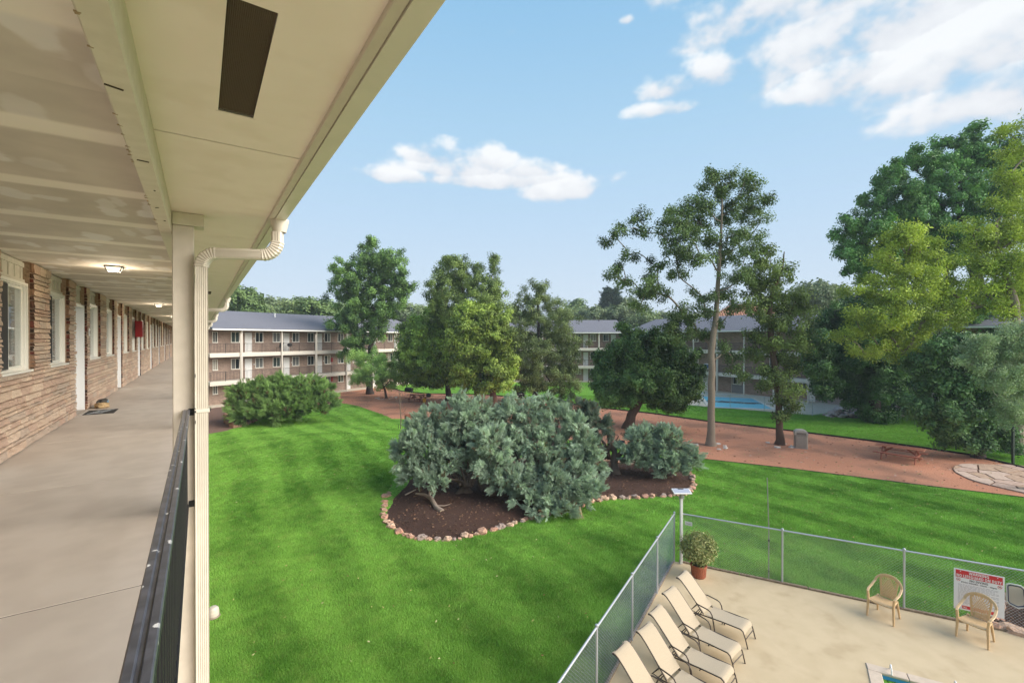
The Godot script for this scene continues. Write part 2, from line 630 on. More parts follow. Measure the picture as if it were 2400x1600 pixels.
func ground_layers() -> void:
	lawn_noise = FastNoiseLite.new()
	lawn_noise.seed = 3
	lawn_noise.frequency = 0.07
	lawn_noise.fractal_octaves = 3
	deck_origin = gp(1590, 1320, 0.1)
	path_poly = smooth_outline(outline([760, 919, 815, 912, 862, 909, 914, 908, 940, 917, 992, 923, 1147, 926, 1280, 939, 1412, 957, 1530, 970, 1657, 988, 1810, 1005, 1896, 1016, 2064, 1037, 2166, 1051, 2271, 1067, 2362, 1088, 2500, 1124, 2560, 1160, 2500, 1181, 2400, 1167, 2166, 1139, 1850, 1099, 1642, 1076, 1520, 1057, 1400, 1038, 1200, 1020, 1040, 1010, 990, 1007, 955, 1004, 935, 994, 905, 976, 868, 962, 830, 950, 780, 940]), 3)
	island_poly = smooth_outline(outline([946, 1108, 924, 1125, 916, 1146, 903, 1168, 896, 1188, 899, 1209, 906, 1230, 935, 1248, 967, 1264, 1017, 1269, 1060, 1266, 1095, 1262, 1128, 1252, 1171, 1240, 1217, 1228, 1253, 1215, 1324, 1200, 1360, 1190, 1396, 1177, 1431, 1171, 1467, 1170, 1521, 1167, 1574, 1165, 1610, 1157, 1628, 1138, 1621, 1118, 1600, 1104, 1539, 1092, 1467, 1086, 1400, 1080, 1300, 1076, 1100, 1085, 1000, 1095]), 2)
	left_bed_poly = smooth_outline(outline([534, 968, 549, 1003, 603, 984, 664, 966, 715, 957, 770, 950, 792, 936, 776, 922, 700, 926, 600, 940]), 2)
	gravel_poly = outline([380, 985, 440, 968, 495, 956, 560, 947, 700, 924, 778, 917, 790, 936, 770, 950, 700, 957, 600, 984, 549, 1004, 490, 1023, 400, 1050, 330, 1075])
	deck_poly = PackedVector2Array([flat2(deck_at(-0.05, -0.12)), flat2(deck_at(-0.05, 14.0)), flat2(deck_at(15.0, 14.0)), flat2(deck_at(15.0, -0.12))])
	corner_bed_poly = smooth_outline(PackedVector2Array([flat2(deck_at(-0.2, 6.75)), flat2(deck_at(-0.9, 6.9)), flat2(deck_at(-1.9, 7.5)), flat2(deck_at(-2.6, 8.6)), flat2(deck_at(-2.5, 11.0)), flat2(deck_at(-1.8, 13.0)), flat2(deck_at(-0.2, 13.5)), flat2(deck_at(-0.2, 10.0))]), 2)
	far_deck_poly = outline([1560, 940, 1600, 905, 1700, 884, 1790, 884, 1990, 905, 2080, 930, 1990, 962, 1905, 973, 1815, 966, 1660, 954, 1588, 947])
	patio_poly = smooth_outline(outline([2234, 1101, 2254, 1089, 2320, 1090, 2400, 1093, 2470, 1112, 2480, 1150, 2440, 1164, 2400, 1157, 2340, 1143, 2288, 1130, 2255, 1116]), 2)
	cobble_poly = smooth_outline(outline([1935, 975, 1965, 958, 2030, 950, 2100, 946, 2180, 955, 2200, 970, 2150, 978, 2050, 981, 1980, 981]), 2)

	# earth reaching the horizon
	var b := MB.new()
	b.quad(Vector3(-900, -0.08, -900), Vector3(900, -0.08, -900), Vector3(900, -0.08, 900), Vector3(-900, -0.08, 900), Vector3.UP)
	setting("ground", b, mottled("dry earth", lin(0.07, 0.09, 0.04), lin(0.11, 0.12, 0.06), 9.0, 0.95))

	# the lawn
	var step := 0.4
	var nx := 240
	var nz := 210
	var vs := PackedVector3Array()
	var ns := PackedVector3Array()
	var cs := PackedColorArray()
	var ix := PackedInt32Array()
	for j in nz + 1:
		for i in nx + 1:
			var x := -46.0 + i * step
			var z := -76.0 + j * step
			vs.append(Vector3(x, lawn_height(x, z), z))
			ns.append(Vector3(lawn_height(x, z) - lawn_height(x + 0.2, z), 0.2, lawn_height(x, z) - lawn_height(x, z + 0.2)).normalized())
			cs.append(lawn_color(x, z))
	for j in nz:
		for i in nx:
			var k := j * (nx + 1) + i
			ix.append_array(PackedInt32Array([k, k + 1, k + nx + 2, k, k + nx + 2, k + nx + 1]))
	var arr := []
	arr.resize(Mesh.ARRAY_MAX)
	arr[Mesh.ARRAY_VERTEX] = vs
	arr[Mesh.ARRAY_NORMAL] = ns
	arr[Mesh.ARRAY_COLOR] = cs
	arr[Mesh.ARRAY_INDEX] = ix
	var lawn := ArrayMesh.new()
	lawn.add_surface_from_arrays(Mesh.PRIMITIVE_TRIANGLES, arr)
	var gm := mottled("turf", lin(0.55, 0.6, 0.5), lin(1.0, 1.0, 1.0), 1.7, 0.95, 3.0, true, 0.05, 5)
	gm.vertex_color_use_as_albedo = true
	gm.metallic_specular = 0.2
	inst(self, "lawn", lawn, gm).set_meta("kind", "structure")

	# crushed red gravel path
	b = MB.new()
	sheet(b, path_poly, 1.0, func(p: Vector2) -> float: return 0.012 + lawn_noise.get_noise_2d(p.x * 9.0, p.y * 9.0) * 0.006)
	var pm := mottled("red gravel", lin(0.37, 0.145, 0.078), lin(0.54, 0.25, 0.15), 0.9, 0.95, 1.6, true, 0.06, 5)
	pm.detail_enabled = true
	pm.detail_blend_mode = BaseMaterial3D.BLEND_MODE_MUL
	pm.detail_albedo = noise_tex(0.012, 4, [0.2, lin(0.62, 0.66, 0.68), 0.55, lin(1, 1, 1), 0.8, lin(1.0, 0.98, 0.95)], 77)
	pm.detail_uv_layer = BaseMaterial3D.DETAIL_UV_2
	pm.uv2_triplanar = true
	pm.uv2_world_triplanar = true
	pm.uv2_scale = Vector3.ONE / 13.0
	setting("path", b, pm)
	var lit := MB.new()
	lit.rock(Vector3.ZERO, Vector3(1, 0.6, 1), 12, Basis.IDENTITY, 6, 4)
	var lx := []
	var lt := []
	for k in 5200:
		var p := Vector2(rng.randf_range(-24, 34), -rng.randf_range(20, 58))
		if not Geometry2D.is_point_in_polygon(p, path_poly):
			continue
		var s := rng.randf_range(0.012, 0.045)
		lx.append(Transform3D(Basis(Vector3.UP, rng.randf() * TAU).scaled(Vector3(s * rng.randf_range(0.8, 1.8), s, s)), Vector3(p.x, 0.018, p.y)))
		lt.append([Color(0.40, 0.22, 0.15), Color(0.20, 0.08, 0.05), Color(0.30, 0.24, 0.12), Color(0.5, 0.33, 0.26)][rng.randi() % 4] * rng.randf_range(0.7, 1.1))
	var lm := plain("path pebble", Color.WHITE, 0.95)
	lm.vertex_color_use_as_albedo = true
	many(self, "path_pebbles", lit.mesh(), lm, lx, lt, true)
	# the brown gravel by the left wing
	b = MB.new()
	sheet(b, gravel_poly, 1.0, func(p: Vector2) -> float: return 0.007)
	setting("gravel_bed", b, mottled("brown gravel", lin(0.13, 0.075, 0.055), lin(0.30, 0.18, 0.14), 0.5, 0.95, 2.0, true, 0.08, 4))
	# mulch
	var mulch := mottled("mulch", lin(0.042, 0.018, 0.011), lin(0.14, 0.062, 0.038), 0.45, 0.95, 4.0, true, 0.07, 4)
	b = MB.new()
	sheet(b, island_poly, 0.35, island_height)
	setting("mulch_bed", b, mulch)
	b = MB.new()
	sheet(b, left_bed_poly, 0.5, left_bed_height)
	setting("mulch_bed", b, mulch)
	b = MB.new()
	sheet(b, corner_bed_poly, 0.4, corner_bed_height)
	setting("mulch_bed", b, mulch)
	# wood chips lying on the mulch
	var chip := MB.new()
	chip.obox(Vector3.ZERO, Vector3(0.05, 0.012, 0.022))
	var xf := []
	var tn := []
	for spec in [[island_poly, 5200, island_height], [corner_bed_poly, 2200, corner_bed_height], [left_bed_poly, 1500, left_bed_height]]:
		var poly: PackedVector2Array = spec[0]
		var lo := poly[0]
		var hi := poly[0]
		for p in poly:
			lo = lo.min(p); hi = hi.max(p)
		var hf: Callable = spec[2]
		for k in spec[1]:
			var p := Vector2(rng.randf_range(lo.x, hi.x), rng.randf_range(lo.y, hi.y))
			if not Geometry2D.is_point_in_polygon(p, poly):
				continue
			var hh: float = hf.call(p)
			var s := rng.randf_range(0.6, 1.7)
			xf.append(Transform3D(aim(Vector3(rng.randf_range(-0.5, 0.5), 1, rng.randf_range(-0.5, 0.5)), rng.randf() * TAU).scaled(Vector3(s, s, s)), Vector3(p.x, hh + 0.01, p.y)))
			var w := rng.randf()
			tn.append(Color(0.05, 0.026, 0.015).lerp(Color(0.26, 0.14, 0.08), w * w))
	var cm := plain("wood chip", Color.WHITE, 0.9)
	cm.vertex_color_use_as_albedo = true
	many(self, "wood_chips", chip.mesh(), cm, xf, tn, true)

	# pool decks and the concrete walk round the wings
	b = MB.new()
	# the pool lies inside the deck: build the deck as four slabs round it
	for q in [[-0.05, 2.62, -0.12, 14.0], [10.9, 15.0, -0.12, 14.0], [2.62, 10.9, -0.12, 4.12], [2.62, 10.9, 9.3, 14.0]]:
		b.prism(PackedVector2Array([flat2(deck_at(q[0], q[2])), flat2(deck_at(q[0], q[3])), flat2(deck_at(q[1], q[3])), flat2(deck_at(q[1], q[2]))]), -0.1, 0.1)
	var dm := mottled("coated concrete", lin(0.49, 0.38, 0.238), lin(0.52, 0.405, 0.258), 3.3, 0.85, 0.15, true, 0.02, 5)
	dm.detail_enabled = true
	dm.detail_blend_mode = BaseMaterial3D.BLEND_MODE_MUL
	dm.detail_albedo = noise_tex(0.03, 6, [0.15, lin(0.87, 0.85, 0.82), 0.36, lin(0.97, 0.965, 0.96), 0.5, lin(1, 1, 1)], 78)
	dm.detail_uv_layer = BaseMaterial3D.DETAIL_UV_2
	dm.uv2_triplanar = true
	dm.uv2_world_triplanar = true
	dm.uv2_scale = Vector3.ONE / 7.0
	setting("pool_deck", b, dm)
	b = MB.new()
	b.prism(far_deck_poly, -0.05, 0.05)
	setting("pool_deck", b, mottled("far concrete", lin(0.52, 0.45, 0.36), lin(0.62, 0.54, 0.44), 3.0, 0.9))

	# dark edging between path and far lawn, and a thin one on the near side
	var em := plain("edging", lin(0.03, 0.022, 0.018), 0.9)
	for run in [[[914, 908, 940, 917, 992, 923, 1147, 926, 1280, 939, 1412, 957, 1530, 970, 1657, 988, 1810, 1005, 1896, 1016, 2064, 1037, 2166, 1051, 2271, 1067, 2362, 1088, 2500, 1124], 0.11, "black edging strip between red path and far lawn"], [[1642, 1076, 1850, 1099, 2166, 1139, 2400, 1167, 2500, 1181], 0.05, "low dark edging between red path and near lawn on the right"]]:
		var pts := outline(run[0])
		b = MB.new()
		for k in pts.size() - 1:
			b.bar(Vector3(pts[k].x, run[1] * 0.5, pts[k].y), Vector3(pts[k + 1].x, run[1] * 0.5, pts[k + 1].y), 0.05, run[1])
		tag(part(self, "lawn_edging", b, em), run[2], "edging")

	# flagstones
	var patio := thing("flagstone_patio", "patio of pale irregular flagstones at the right end of the red path", "patio")
	var bed := MB.new()
	bed.prism(patio_poly, 0.0, 0.022)
	part(patio, "joint_sand", bed, mottled("joint sand", lin(0.10, 0.05, 0.03), lin(0.2, 0.11, 0.07), 0.6, 0.95))
	var lo2 := patio_poly[0]
	var hi2 := patio_poly[0]
	for p in patio_poly:
		lo2 = lo2.min(p); hi2 = hi2.max(p)
	var seeds := PackedVector2Array()
	var gx := int((hi2.x - lo2.x) / 0.95)
	var gz := int((hi2.y - lo2.y) / 0.75)
	for i in gx + 1:
		for j in gz + 1:
			seeds.append(Vector2(lo2.x + (i + rng.randf_range(0.05, 0.95)) * 0.95, lo2.y + (j + rng.randf_range(0.05, 0.95)) * 0.75))
	var fm := [mottled("flag a", lin(0.36, 0.24, 0.19), lin(0.46, 0.33, 0.27), 1.1, 0.85, 0.6), mottled("flag b", lin(0.42, 0.30, 0.24), lin(0.50, 0.38, 0.31), 1.1, 0.85, 0.6), mottled("flag c", lin(0.32, 0.21, 0.15), lin(0.45, 0.31, 0.22), 1.1, 0.85, 0.6)]
	for s in seeds.size():
		var cell := PackedVector2Array([lo2 - Vector2(1, 1), Vector2(hi2.x + 1, lo2.y - 1), hi2 + Vector2(1, 1), Vector2(lo2.x - 1, hi2.y + 1)])
		for o in seeds.size():
			if o == s or seeds[o].distance_to(seeds[s]) > 3.0:
				continue
			var mid := (seeds[o] + seeds[s]) * 0.5
			var dir := (seeds[o] - seeds[s]).normalized()
			var side := Vector2(-dir.y, dir.x) * 30.0
			var half := PackedVector2Array([mid + side, mid - side, mid - side - dir * 30.0, mid + side - dir * 30.0])
			var r := Geometry2D.intersect_polygons(cell, half)
			if r.size():
				cell = r[0]
		for q in Geometry2D.intersect_polygons(cell, patio_poly):
			for z in Geometry2D.offset_polygon(q, -0.035, Geometry2D.JOIN_ROUND):
				if z.size() < 3:
					continue
				b = MB.new()
				b.prism(z, 0.022, 0.05 + rng.randf() * 0.012)
				part(patio, "flagstone", b, fm[rng.randi() % 3])


# ---------------------------------------------------------------- the near block with the walkway we stand on

func lp(x: float, y: float, t: float) -> Vector3:
	return Vector3(x, y, -t)

var near_xf: Transform3D

func near_world(x: float, y: float, t: float) -> Vector3:
	return near_xf * lp(x, y, t)

func stone_shape(seed_: int) -> ArrayMesh:
	var r := RandomNumberGenerator.new()
	r.seed = seed_
	var b := MB.new()
	var nx := 4
	var ny := 3
	var g := []
	var rim := []
	for j in ny + 1:
		var a := []
		var c := []
		for i in nx + 1:
			var y := float(j) / ny - 0.5
			var z := float(i) / nx - 0.5
			var jag := r.randf_range(-0.012, 0.012)
			c.append(Vector3(0.12 + jag * 2.0, y, z))
			a.append(Vector3(0.5 + r.randf_range(-0.08, 0.07), y * 0.90 + jag, z * 0.97 + jag * 0.5))
		g.append(a)
		rim.append(c)
	var out := Vector3.RIGHT
	for j in ny:
		for i in nx:
			b.ftri(g[j][i], g[j][i + 1], g[j + 1][i + 1], out)
			b.ftri(g[j][i], g[j + 1][i + 1], g[j + 1][i], out)
	for i in nx:
		b.quad(rim[0][i], rim[0][i + 1], g[0][i + 1], g[0][i], Vector3(0.3, -1, 0))
		b.quad(rim[ny][i], rim[ny][i + 1], g[ny][i + 1], g[ny][i], Vector3(0.3, 1, 0))
	for j in ny:
		b.quad(rim[j][0], rim[j + 1][0], g[j + 1][0], g[j][0], Vector3(0.3, 0, -1))
		b.quad(rim[j][nx], rim[j + 1][nx], g[j + 1][nx], g[j][nx], Vector3(0.3, 0, 1))
	var h := Vector3(-0.5, 0.5, 0.5)
	for s in [-1.0, 1.0]:
		b.quad(Vector3(0.12, 0.5 * s, -0.5), Vector3(0.12, 0.5 * s, 0.5), Vector3(-0.5, 0.5 * s, 0.5), Vector3(-0.5, 0.5 * s, -0.5), Vector3(0, s, 0))
		b.quad(Vector3(0.12, -0.5, 0.5 * s), Vector3(0.12, 0.5, 0.5 * s), Vector3(-0.5, 0.5, 0.5 * s), Vector3(-0.5, -0.5, 0.5 * s), Vector3(0, 0, s))
	return b.mesh()

func near_block() -> void:
	var a := deg_to_rad(CORRIDOR)
	near_xf = Transform3D(Basis(Vector3(cos(a), 0, sin(a)), Vector3.UP, Vector3(-sin(a), 0, cos(a))), Vector3.ZERO)
	var home := thing("apartment_block", "near apartment block with stone walkway wall and cream soffit filling the left side", "building", near_xf.origin, near_xf.basis)
	var t0 := -5.0
	var t1 := 53.0
	var cream := mottled("cream paint", lin(0.80, 0.74, 0.64), lin(0.84, 0.78, 0.68), 1.3, 0.6, 0.04, false)
	var trim := mottled("trim paint", lin(0.60, 0.535, 0.455), lin(0.65, 0.58, 0.495), 0.9, 0.55, 0.05, false)
	var white := plain("white vinyl", lin(0.80, 0.78, 0.72), 0.4)
	var b := MB.new()

	# walkway floor slabs
	var floor_mat := mottled("walkway concrete", lin(0.51, 0.445, 0.39), lin(0.57, 0.50, 0.44), 1.9, 0.75, 0.08, false, 0.015, 5)
	var at := -4.6
	while at < t1:
		var e := minf(at + 2.65, t1)
		b = MB.new()
		b.box(lp(-1.95, WALK - 0.06, e - 0.005), lp(-0.19, WALK, at + 0.005), 0.003)
		part(home, "floor_slab", b, floor_mat)
		at += 2.65
	b = MB.new()
	b.box(lp(-1.95, WALK - 0.34, t1), lp(-0.19, WALK - 0.064, t0))
	b.box(lp(-1.95, 2.45 - 0.34, t1), lp(-0.19, 2.45, t0))
	part(home, "floor_beam", b, trim)
	b = MB.new()
	b.box(lp(-1.94, WALK - 0.063, t1), lp(-0.2, WALK - 0.0025, t0))
	part(home, "joint_sealant", b, plain("sealant_and_gap_shade", lin(0.07, 0.06, 0.055), 0.8))
	# walls of the lower floors and the backing of the top one
	b = MB.new()
	b.box(lp(-2.3, 0, t1), lp(-1.955, 2.1, t0))
	b.box(lp(-2.3, 2.45, t1), lp(-1.955, WALK - 0.34, t0))
	b.box(lp(-2.5, WALK, t1), lp(-2.12, 7.62, t0))
	b.box(lp(-9.5, 0, t0), lp(-2.3, 7.7, t0 - 0.2))
	b.box(lp(-9.7, 0, t1), lp(-9.5, 7.7, t0 - 0.2))
	part(home, "wall", b, mottled("backing plaster", lin(0.32, 0.25, 0.19), lin(0.4, 0.32, 0.25), 1.0, 0.8, 0.0, false))

	# openings along the stone wall: start, end, kind
	var open := []
	for k in range(-2, 8):
		var o := 7.51 + 5.0 * k
		open.append([o, o + 1.15, "window"])
		open.append([o + 2.03, o + 3.16, "window"])
		open.append([o + 3.75, o + 4.64, "door"])
	var sill := 6.17
	var mortar := mottled("mortar", lin(0.28, 0.19, 0.13), lin(0.38, 0.27, 0.19), 0.3, 0.95, 0.3, false)
	b = MB.new()
	var last := -2.8
	for o in open:
		if o[0] > last:
			b.box(lp(-2.10, WALK, o[0]), lp(-1.872, 7.62, last))
		if o[2] == "window":
			b.box(lp(-2.10, WALK, o[1]), lp(-1.872, sill, o[0]))
		last = o[1]
	b.box(lp(-2.10, WALK, t1), lp(-1.872, 7.62, last))
	var wall := part(home, "stone_wall", b, mortar)
	var shapes := []
	for k in 6:
		shapes.append(stone_shape(100 + k))
	var tones := [mottled("stone tan", lin(0.496, 0.360, 0.266), lin(0.603, 0.453, 0.346), 0.35, 0.92, 0.5, true, 0.05), mottled("stone buff", lin(0.549, 0.409, 0.306), lin(0.669, 0.524, 0.407), 0.35, 0.92, 0.5, true, 0.05), mottled("stone rose", lin(0.452, 0.312, 0.237), lin(0.559, 0.400, 0.311), 0.35, 0.92, 0.5, true, 0.05), mottled("stone grey", lin(0.424, 0.326, 0.256), lin(0.532, 0.420, 0.335), 0.35, 0.92, 0.5, true, 0.05)]
	var dark := [mottled("quoin brown", lin(0.06, 0.028, 0.016), lin(0.11, 0.05, 0.03), 0.3, 0.9, 0.4), mottled("quoin red", lin(0.10, 0.024, 0.016), lin(0.15, 0.045, 0.03), 0.3, 0.9, 0.4), mottled("quoin tan", lin(0.20, 0.11, 0.06), lin(0.28, 0.16, 0.10), 0.3, 0.9, 0.4), mottled("quoin black", lin(0.035, 0.02, 0.014), lin(0.06, 0.032, 0.022), 0.3, 0.9, 0.4)]
	var placed := []
	var y := WALK + 0.012
	while y < 7.60:
		var h: float = [0.045, 0.06, 0.085, 0.11, 0.07, 0.05][rng.randi() % 6]
		if absf(y + h - sill) < 0.045: h = sill - y
		if y + h > 7.57: h = 7.615 - y
		var spans := []
		var from := -2.8
		for o in open:
			if o[2] == "door" or y + h * 0.5 > sill:
				if o[0] > from:
					spans.append([from, o[0]])
				from = o[1]
		spans.append([from, t1])
		for s in spans:
			var t: float = s[0]
			var quoin: bool = s[0] > -2.0
			if quoin:
				placed.append([t + 0.03, y, h, 0.06, dark[[0, 0, 1, 2, 3, 2, 1, 0][rng.randi() % 8]], true])
				t += 0.06
			while t < s[1] - 0.01:
				var l := rng.randf_range(0.22, 0.66)
				if s[1] - t - l < 0.14:
					l = s[1] - t
				placed.append([t + l * 0.5, y, h, l, tones[rng.randi() % 4], false])
				t += l
		y += h
	placed.sort_custom(func(p, q): return absf(p[0] - 9.0) < absf(q[0] - 9.0))
	var rest := {}
	var count := 0
	for p in placed:
		var depth := 0.16 if p[5] else 0.11 + rng.randf() * 0.016
		var xf := Transform3D(Basis.from_scale(Vector3(depth, p[2] - 0.009, p[3] - 0.010)), lp(-1.842 + rng.randf_range(-0.006, 0.006) - depth * 0.5, p[1] + p[2] * 0.5, p[0]))
		if p[0] > 7.2 and count < 296:
			inst(wall, "brick", shapes[rng.randi() % 6], p[4], xf)
			count += 1
		else:
			if not rest.has(p[4]):
				rest[p[4]] = MB.new()
			(rest[p[4]] as MB).box(xf.origin - xf.basis.get_scale() * 0.5, xf.origin + xf.basis.get_scale() * 0.5, 0.008)
	for m in rest:
		part(wall, "far_bricks", rest[m], m).set_meta("kind", "stuff")

	# windows, doors and the board panels above them
	var glass := plain("window glass", Color(0.75, 0.8, 0.8, 0.22), 0.03)
	glass.transparency = BaseMaterial3D.TRANSPARENCY_ALPHA
	var curtain := mottled("curtain", lin(0.05, 0.05, 0.055), lin(0.09, 0.09, 0.095), 0.5, 0.9, 0.0, false)
	var screen := plain("insect screen", lin(0.035, 0.036, 0.04), 0.8)
	var panel := mottled("board panel", lin(0.58, 0.54, 0.47), lin(0.64, 0.60, 0.525), 0.8, 0.7, 0.0, false)
	var door_paint := plain("door paint", lin(0.74, 0.74, 0.74), 0.45)
	var brass := plain("brass", lin(0.55, 0.38, 0.12), 0.3, 1.0)
	for o in open:
		var za: float = o[0]
		var zb: float = o[1]
		var top := 7.33 if o[2] == "window" else 7.25
		b = MB.new()
		b.box(lp(-2.10, top, zb), lp(-1.935, 7.615, za))
		b.box(lp(-1.935, top, zb), lp(-1.915, top + 0.05, za))
		b.box(lp(-1.935, 7.54, zb), lp(-1.92, 7.6, za))
		for k in 5:
			var zc := lerpf(za, zb, (k + 0.5) / 5.0)
			b.box(lp(-1.935, top + 0.05, zc + 0.004), lp(-1.928, 7.54, zc - 0.004))
		part(home, "board_panel", b, panel)
		if o[2] == "window":
			b = MB.new()
			for q in [[-2.03, -1.905, 0.05], [-1.905, -1.885, 0.035]]:
				b.box(lp(q[0], sill, za + q[2]), lp(q[1], top, za))
				b.box(lp(q[0], sill, zb), lp(q[1], top, zb - q[2]))
				b.box(lp(q[0], top - q[2], zb - q[2]), lp(q[1], top, za + q[2]))
				b.box(lp(q[0], sill, zb - q[2]), lp(q[1], sill + q[2], za + q[2]))
			b.box(lp(-1.93, sill, zb), lp(-1.835, sill + 0.03, za), 0.004)
			var w := part(home, "window", b, white)
			var mid := (za + zb) * 0.5
			b = MB.new()
			for q in [[za + 0.05, mid + 0.02, -1.985], [mid - 0.02, zb - 0.05, -1.955]]:
				b.box(lp(q[2], sill + 0.05, q[0] + 0.03), lp(q[2] + 0.022, top - 0.05, q[0]))
				b.box(lp(q[2], sill + 0.05, q[1]), lp(q[2] + 0.022, top - 0.05, q[1] - 0.03))
				b.box(lp(q[2], top - 0.085, q[1] - 0.03), lp(q[2] + 0.022, top - 0.05, q[0] + 0.03))
				b.box(lp(q[2], sill + 0.05, q[1] - 0.03), lp(q[2] + 0.022, sill + 0.085, q[0] + 0.03))
			part(w, "sash", b, white)
			for q in [[za + 0.08, mid - 0.01, -1.976], [mid + 0.01, zb - 0.08, -1.946]]:
				b = MB.new()
				b.box(lp(q[2], sill + 0.085, q[1]), lp(q[2] + 0.004, top - 0.085, q[0]))
				part(w, "pane", b, glass)
			b = MB.new()
			var pl := 14
			for k in pl:
				var z0 := lerpf(za + 0.02, zb - 0.02, float(k) / pl)
				var z1 := lerpf(za + 0.02, zb - 0.02, float(k + 1) / pl)
				var d0 := -2.06 + (0.015 if k % 2 else -0.01)
				var d1 := -2.06 + (-0.01 if k % 2 else 0.015)
				b.quad(lp(d0, sill, z0), lp(d1, sill, z1), lp(d1, top, z1), lp(d0, top, z0), Vector3.RIGHT)
			part(w, "curtain", b, curtain)
			b = MB.new()
			b.box(lp(-1.935, sill + 0.06, mid - 0.01), lp(-1.931, top - 0.06, za + 0.055))
			part(w, "insect_screen", b, screen)
		else:
			b = MB.new()
			b.box(lp(-2.02, WALK + 0.03, zb - 0.06), lp(-1.975, top - 0.05, za + 0.06), 0.004)
			var d := part(home, "door", b, door_paint)
			b = MB.new()
			b.box(lp(-2.06, WALK, za + 0.06), lp(-1.868, top, za), 0.003)
			b.box(lp(-2.06, WALK, zb), lp(-1.868, top, zb - 0.06), 0.003)
			b.box(lp(-2.06, top - 0.05, zb - 0.06), lp(-1.868, top, za + 0.06), 0.003)
			part(d, "door_frame", b, door_paint)
			b = MB.new()
			b.box(lp(-2.06, WALK, zb - 0.06), lp(-1.85, WALK + 0.025, za + 0.06), 0.003)
			part(d, "threshold", b, plain("threshold", lin(0.33, 0.27, 0.22), 0.6))
			b = MB.new()
			b.lathe([Vector2(0.0, 0.07), Vector2(0.025, 0.065), Vector2(0.03, 0.045), Vector2(0.012, 0.03), Vector2(0.012, 0.0), Vector2(0.03, 0.0)], lp(-1.975, WALK + 1.0, za + 0.14), 10, Basis(Vector3.BACK, -PI / 2))
			part(d, "handle", b, brass)

	# ceiling with taped board joints (paint and filler, computed as a texture)
	var img := Image.create(1536, 192, false, Image.FORMAT_RGB8)
	var zn := FastNoiseLite.new()
	zn.seed = 9
	zn.frequency = 0.02
	zn.fractal_octaves = 4
	var blobs := []
	for k in 150:
		blobs.append([rng.randf() * 1536.0, rng.randf() * 192.0, rng.randf_range(9, 34), rng.randf_range(5, 13), rng.randf_range(0.25, 0.9)])
	var blob := PackedFloat32Array()
	blob.resize(1536 * 192)
	for q in blobs:
		for yy in range(maxi(0, int(q[1] - q[3])), mini(191, int(q[1] + q[3])) + 1):
			for xx in range(int(q[0] - q[2]), int(q[0] + q[2]) + 1):
				var m := 1.0 - Vector2((xx - q[0]) / q[2], (yy - q[1]) / q[3]).length()
				var id := yy * 1536 + posmod(xx, 1536)
				blob[id] = maxf(blob[id], smoothstep(0.0, 0.35, m + zn.get_noise_2d(xx * 2.0, yy * 2.0) * 0.5) * q[4])
	for xx in 1536:
		var f := fposmod(xx / 1536.0 * 12.0, 1.0)
		var band := smoothstep(0.115, 0.065, absf(f - 0.5))
		for yy in 192:
			var nz := zn.get_noise_2d(xx, yy)
			var c := lin(0.61, 0.545, 0.475).lerp(lin(0.69, 0.62, 0.545), clampf(0.5 + nz * 1.2, 0, 1))
			c = c.lerp(lin(0.90, 0.87, 0.86), blob[yy * 1536 + xx] * 0.95)
			c = c.lerp(lin(0.95, 0.88, 0.79), clampf(band + nz * 0.2, 0, 1) * (0.95 if band > 0.0 else 0.0))
			img.set_pixel(xx, yy, c)
	var cmat := plain("ceiling board", Color.WHITE, 0.8)
	cmat.albedo_texture = ImageTexture.create_from_image(img)
	b = MB.new()
	# texture runs along the walkway: 12 joints of 1.12 m; a joint lies at 3.1 m
	var run := 12.0 * 1.12
	var k0 := -1
	while k0 < 4:
		var za := 3.1 - 0.5 * 1.12 + k0 * run
		b.quad(lp(-2.1, 7.622, za), lp(-0.22, 7.622, za), lp(-0.22, 7.622, za + run), lp(-2.1, 7.622, za + run), Vector3.DOWN)
		for uvp in ([Vector2(0, 0), Vector2(0, 1), Vector2(1, 1), Vector2(0, 0), Vector2(1, 1), Vector2(1, 0)]):
			b.uv.append(uvp)
		k0 += 1
	# fix the texture coordinates from the positions, whatever order the corners came out in
	for k in b.v.size():
		b.uv[k] = Vector2((-b.v[k].z - (3.1 - 0.5 * 1.12)) / run, (b.v[k].x + 2.1) / 1.88)
	part(home, "ceiling", b, cmat)
	b = MB.new()
	b.box(lp(-2.3, 7.70, t1), lp(0.46, 7.735, t0))
	part(home, "roof_deck", b, trim)

	# beam beside the posts
	b = MB.new()
	b.box(lp(-0.264, 7.44, 4.5), lp(-0.181, 7.625, t0), 0.006)
	b.box(lp(-0.262, 7.442, t1), lp(-0.183, 7.625, 4.508), 0.006)
	var beam := part(home, "beam", b, mottled("beam paint", lin(0.66, 0.60, 0.48), lin(0.71, 0.65, 0.53), 0.6, 0.6, 0.1, false))
	b = MB.new()
	for q in [[-0.235, 2.02, 0.05, 0.35], [-0.22, 2.78, 0.045, 0.2], [-0.21, 3.3, 0.012, 1.2], [-0.225, 3.72, 0.02, -0.6], [-0.205, 4.1, 0.014, 0.9]]:
		b.obox(lp(q[0], 7.4385, q[1]), Vector3(q[2], 0.004, 0.006), Basis(Vector3.UP, q[3]))
	part(beam, "paint_crack", b, plain("bare wood", lin(0.05, 0.035, 0.02), 0.9))
	# chipped paint along the inner arris
	b = MB.new()
	for k in 30:
		var tc := 1.2 + rng.randf() * 3.2
		b.obox(lp(-0.262 + rng.randf() * 0.004, 7.4405, tc), Vector3(0.008 + rng.randf() * 0.012, 0.0035, 0.004), Basis(Vector3.UP, rng.randf_range(-0.5, 0.5)))
	part(beam, "paint_chips", b, plain("old wood", lin(0.40, 0.30, 0.18), 0.9)).set_meta("kind", "stuff")

	# soffit boards with vents
	var soffit := mottled("soffit paint", lin(0.93, 0.80, 0.73), lin(0.95, 0.825, 0.755), 1.5, 0.6, 0.06, false)
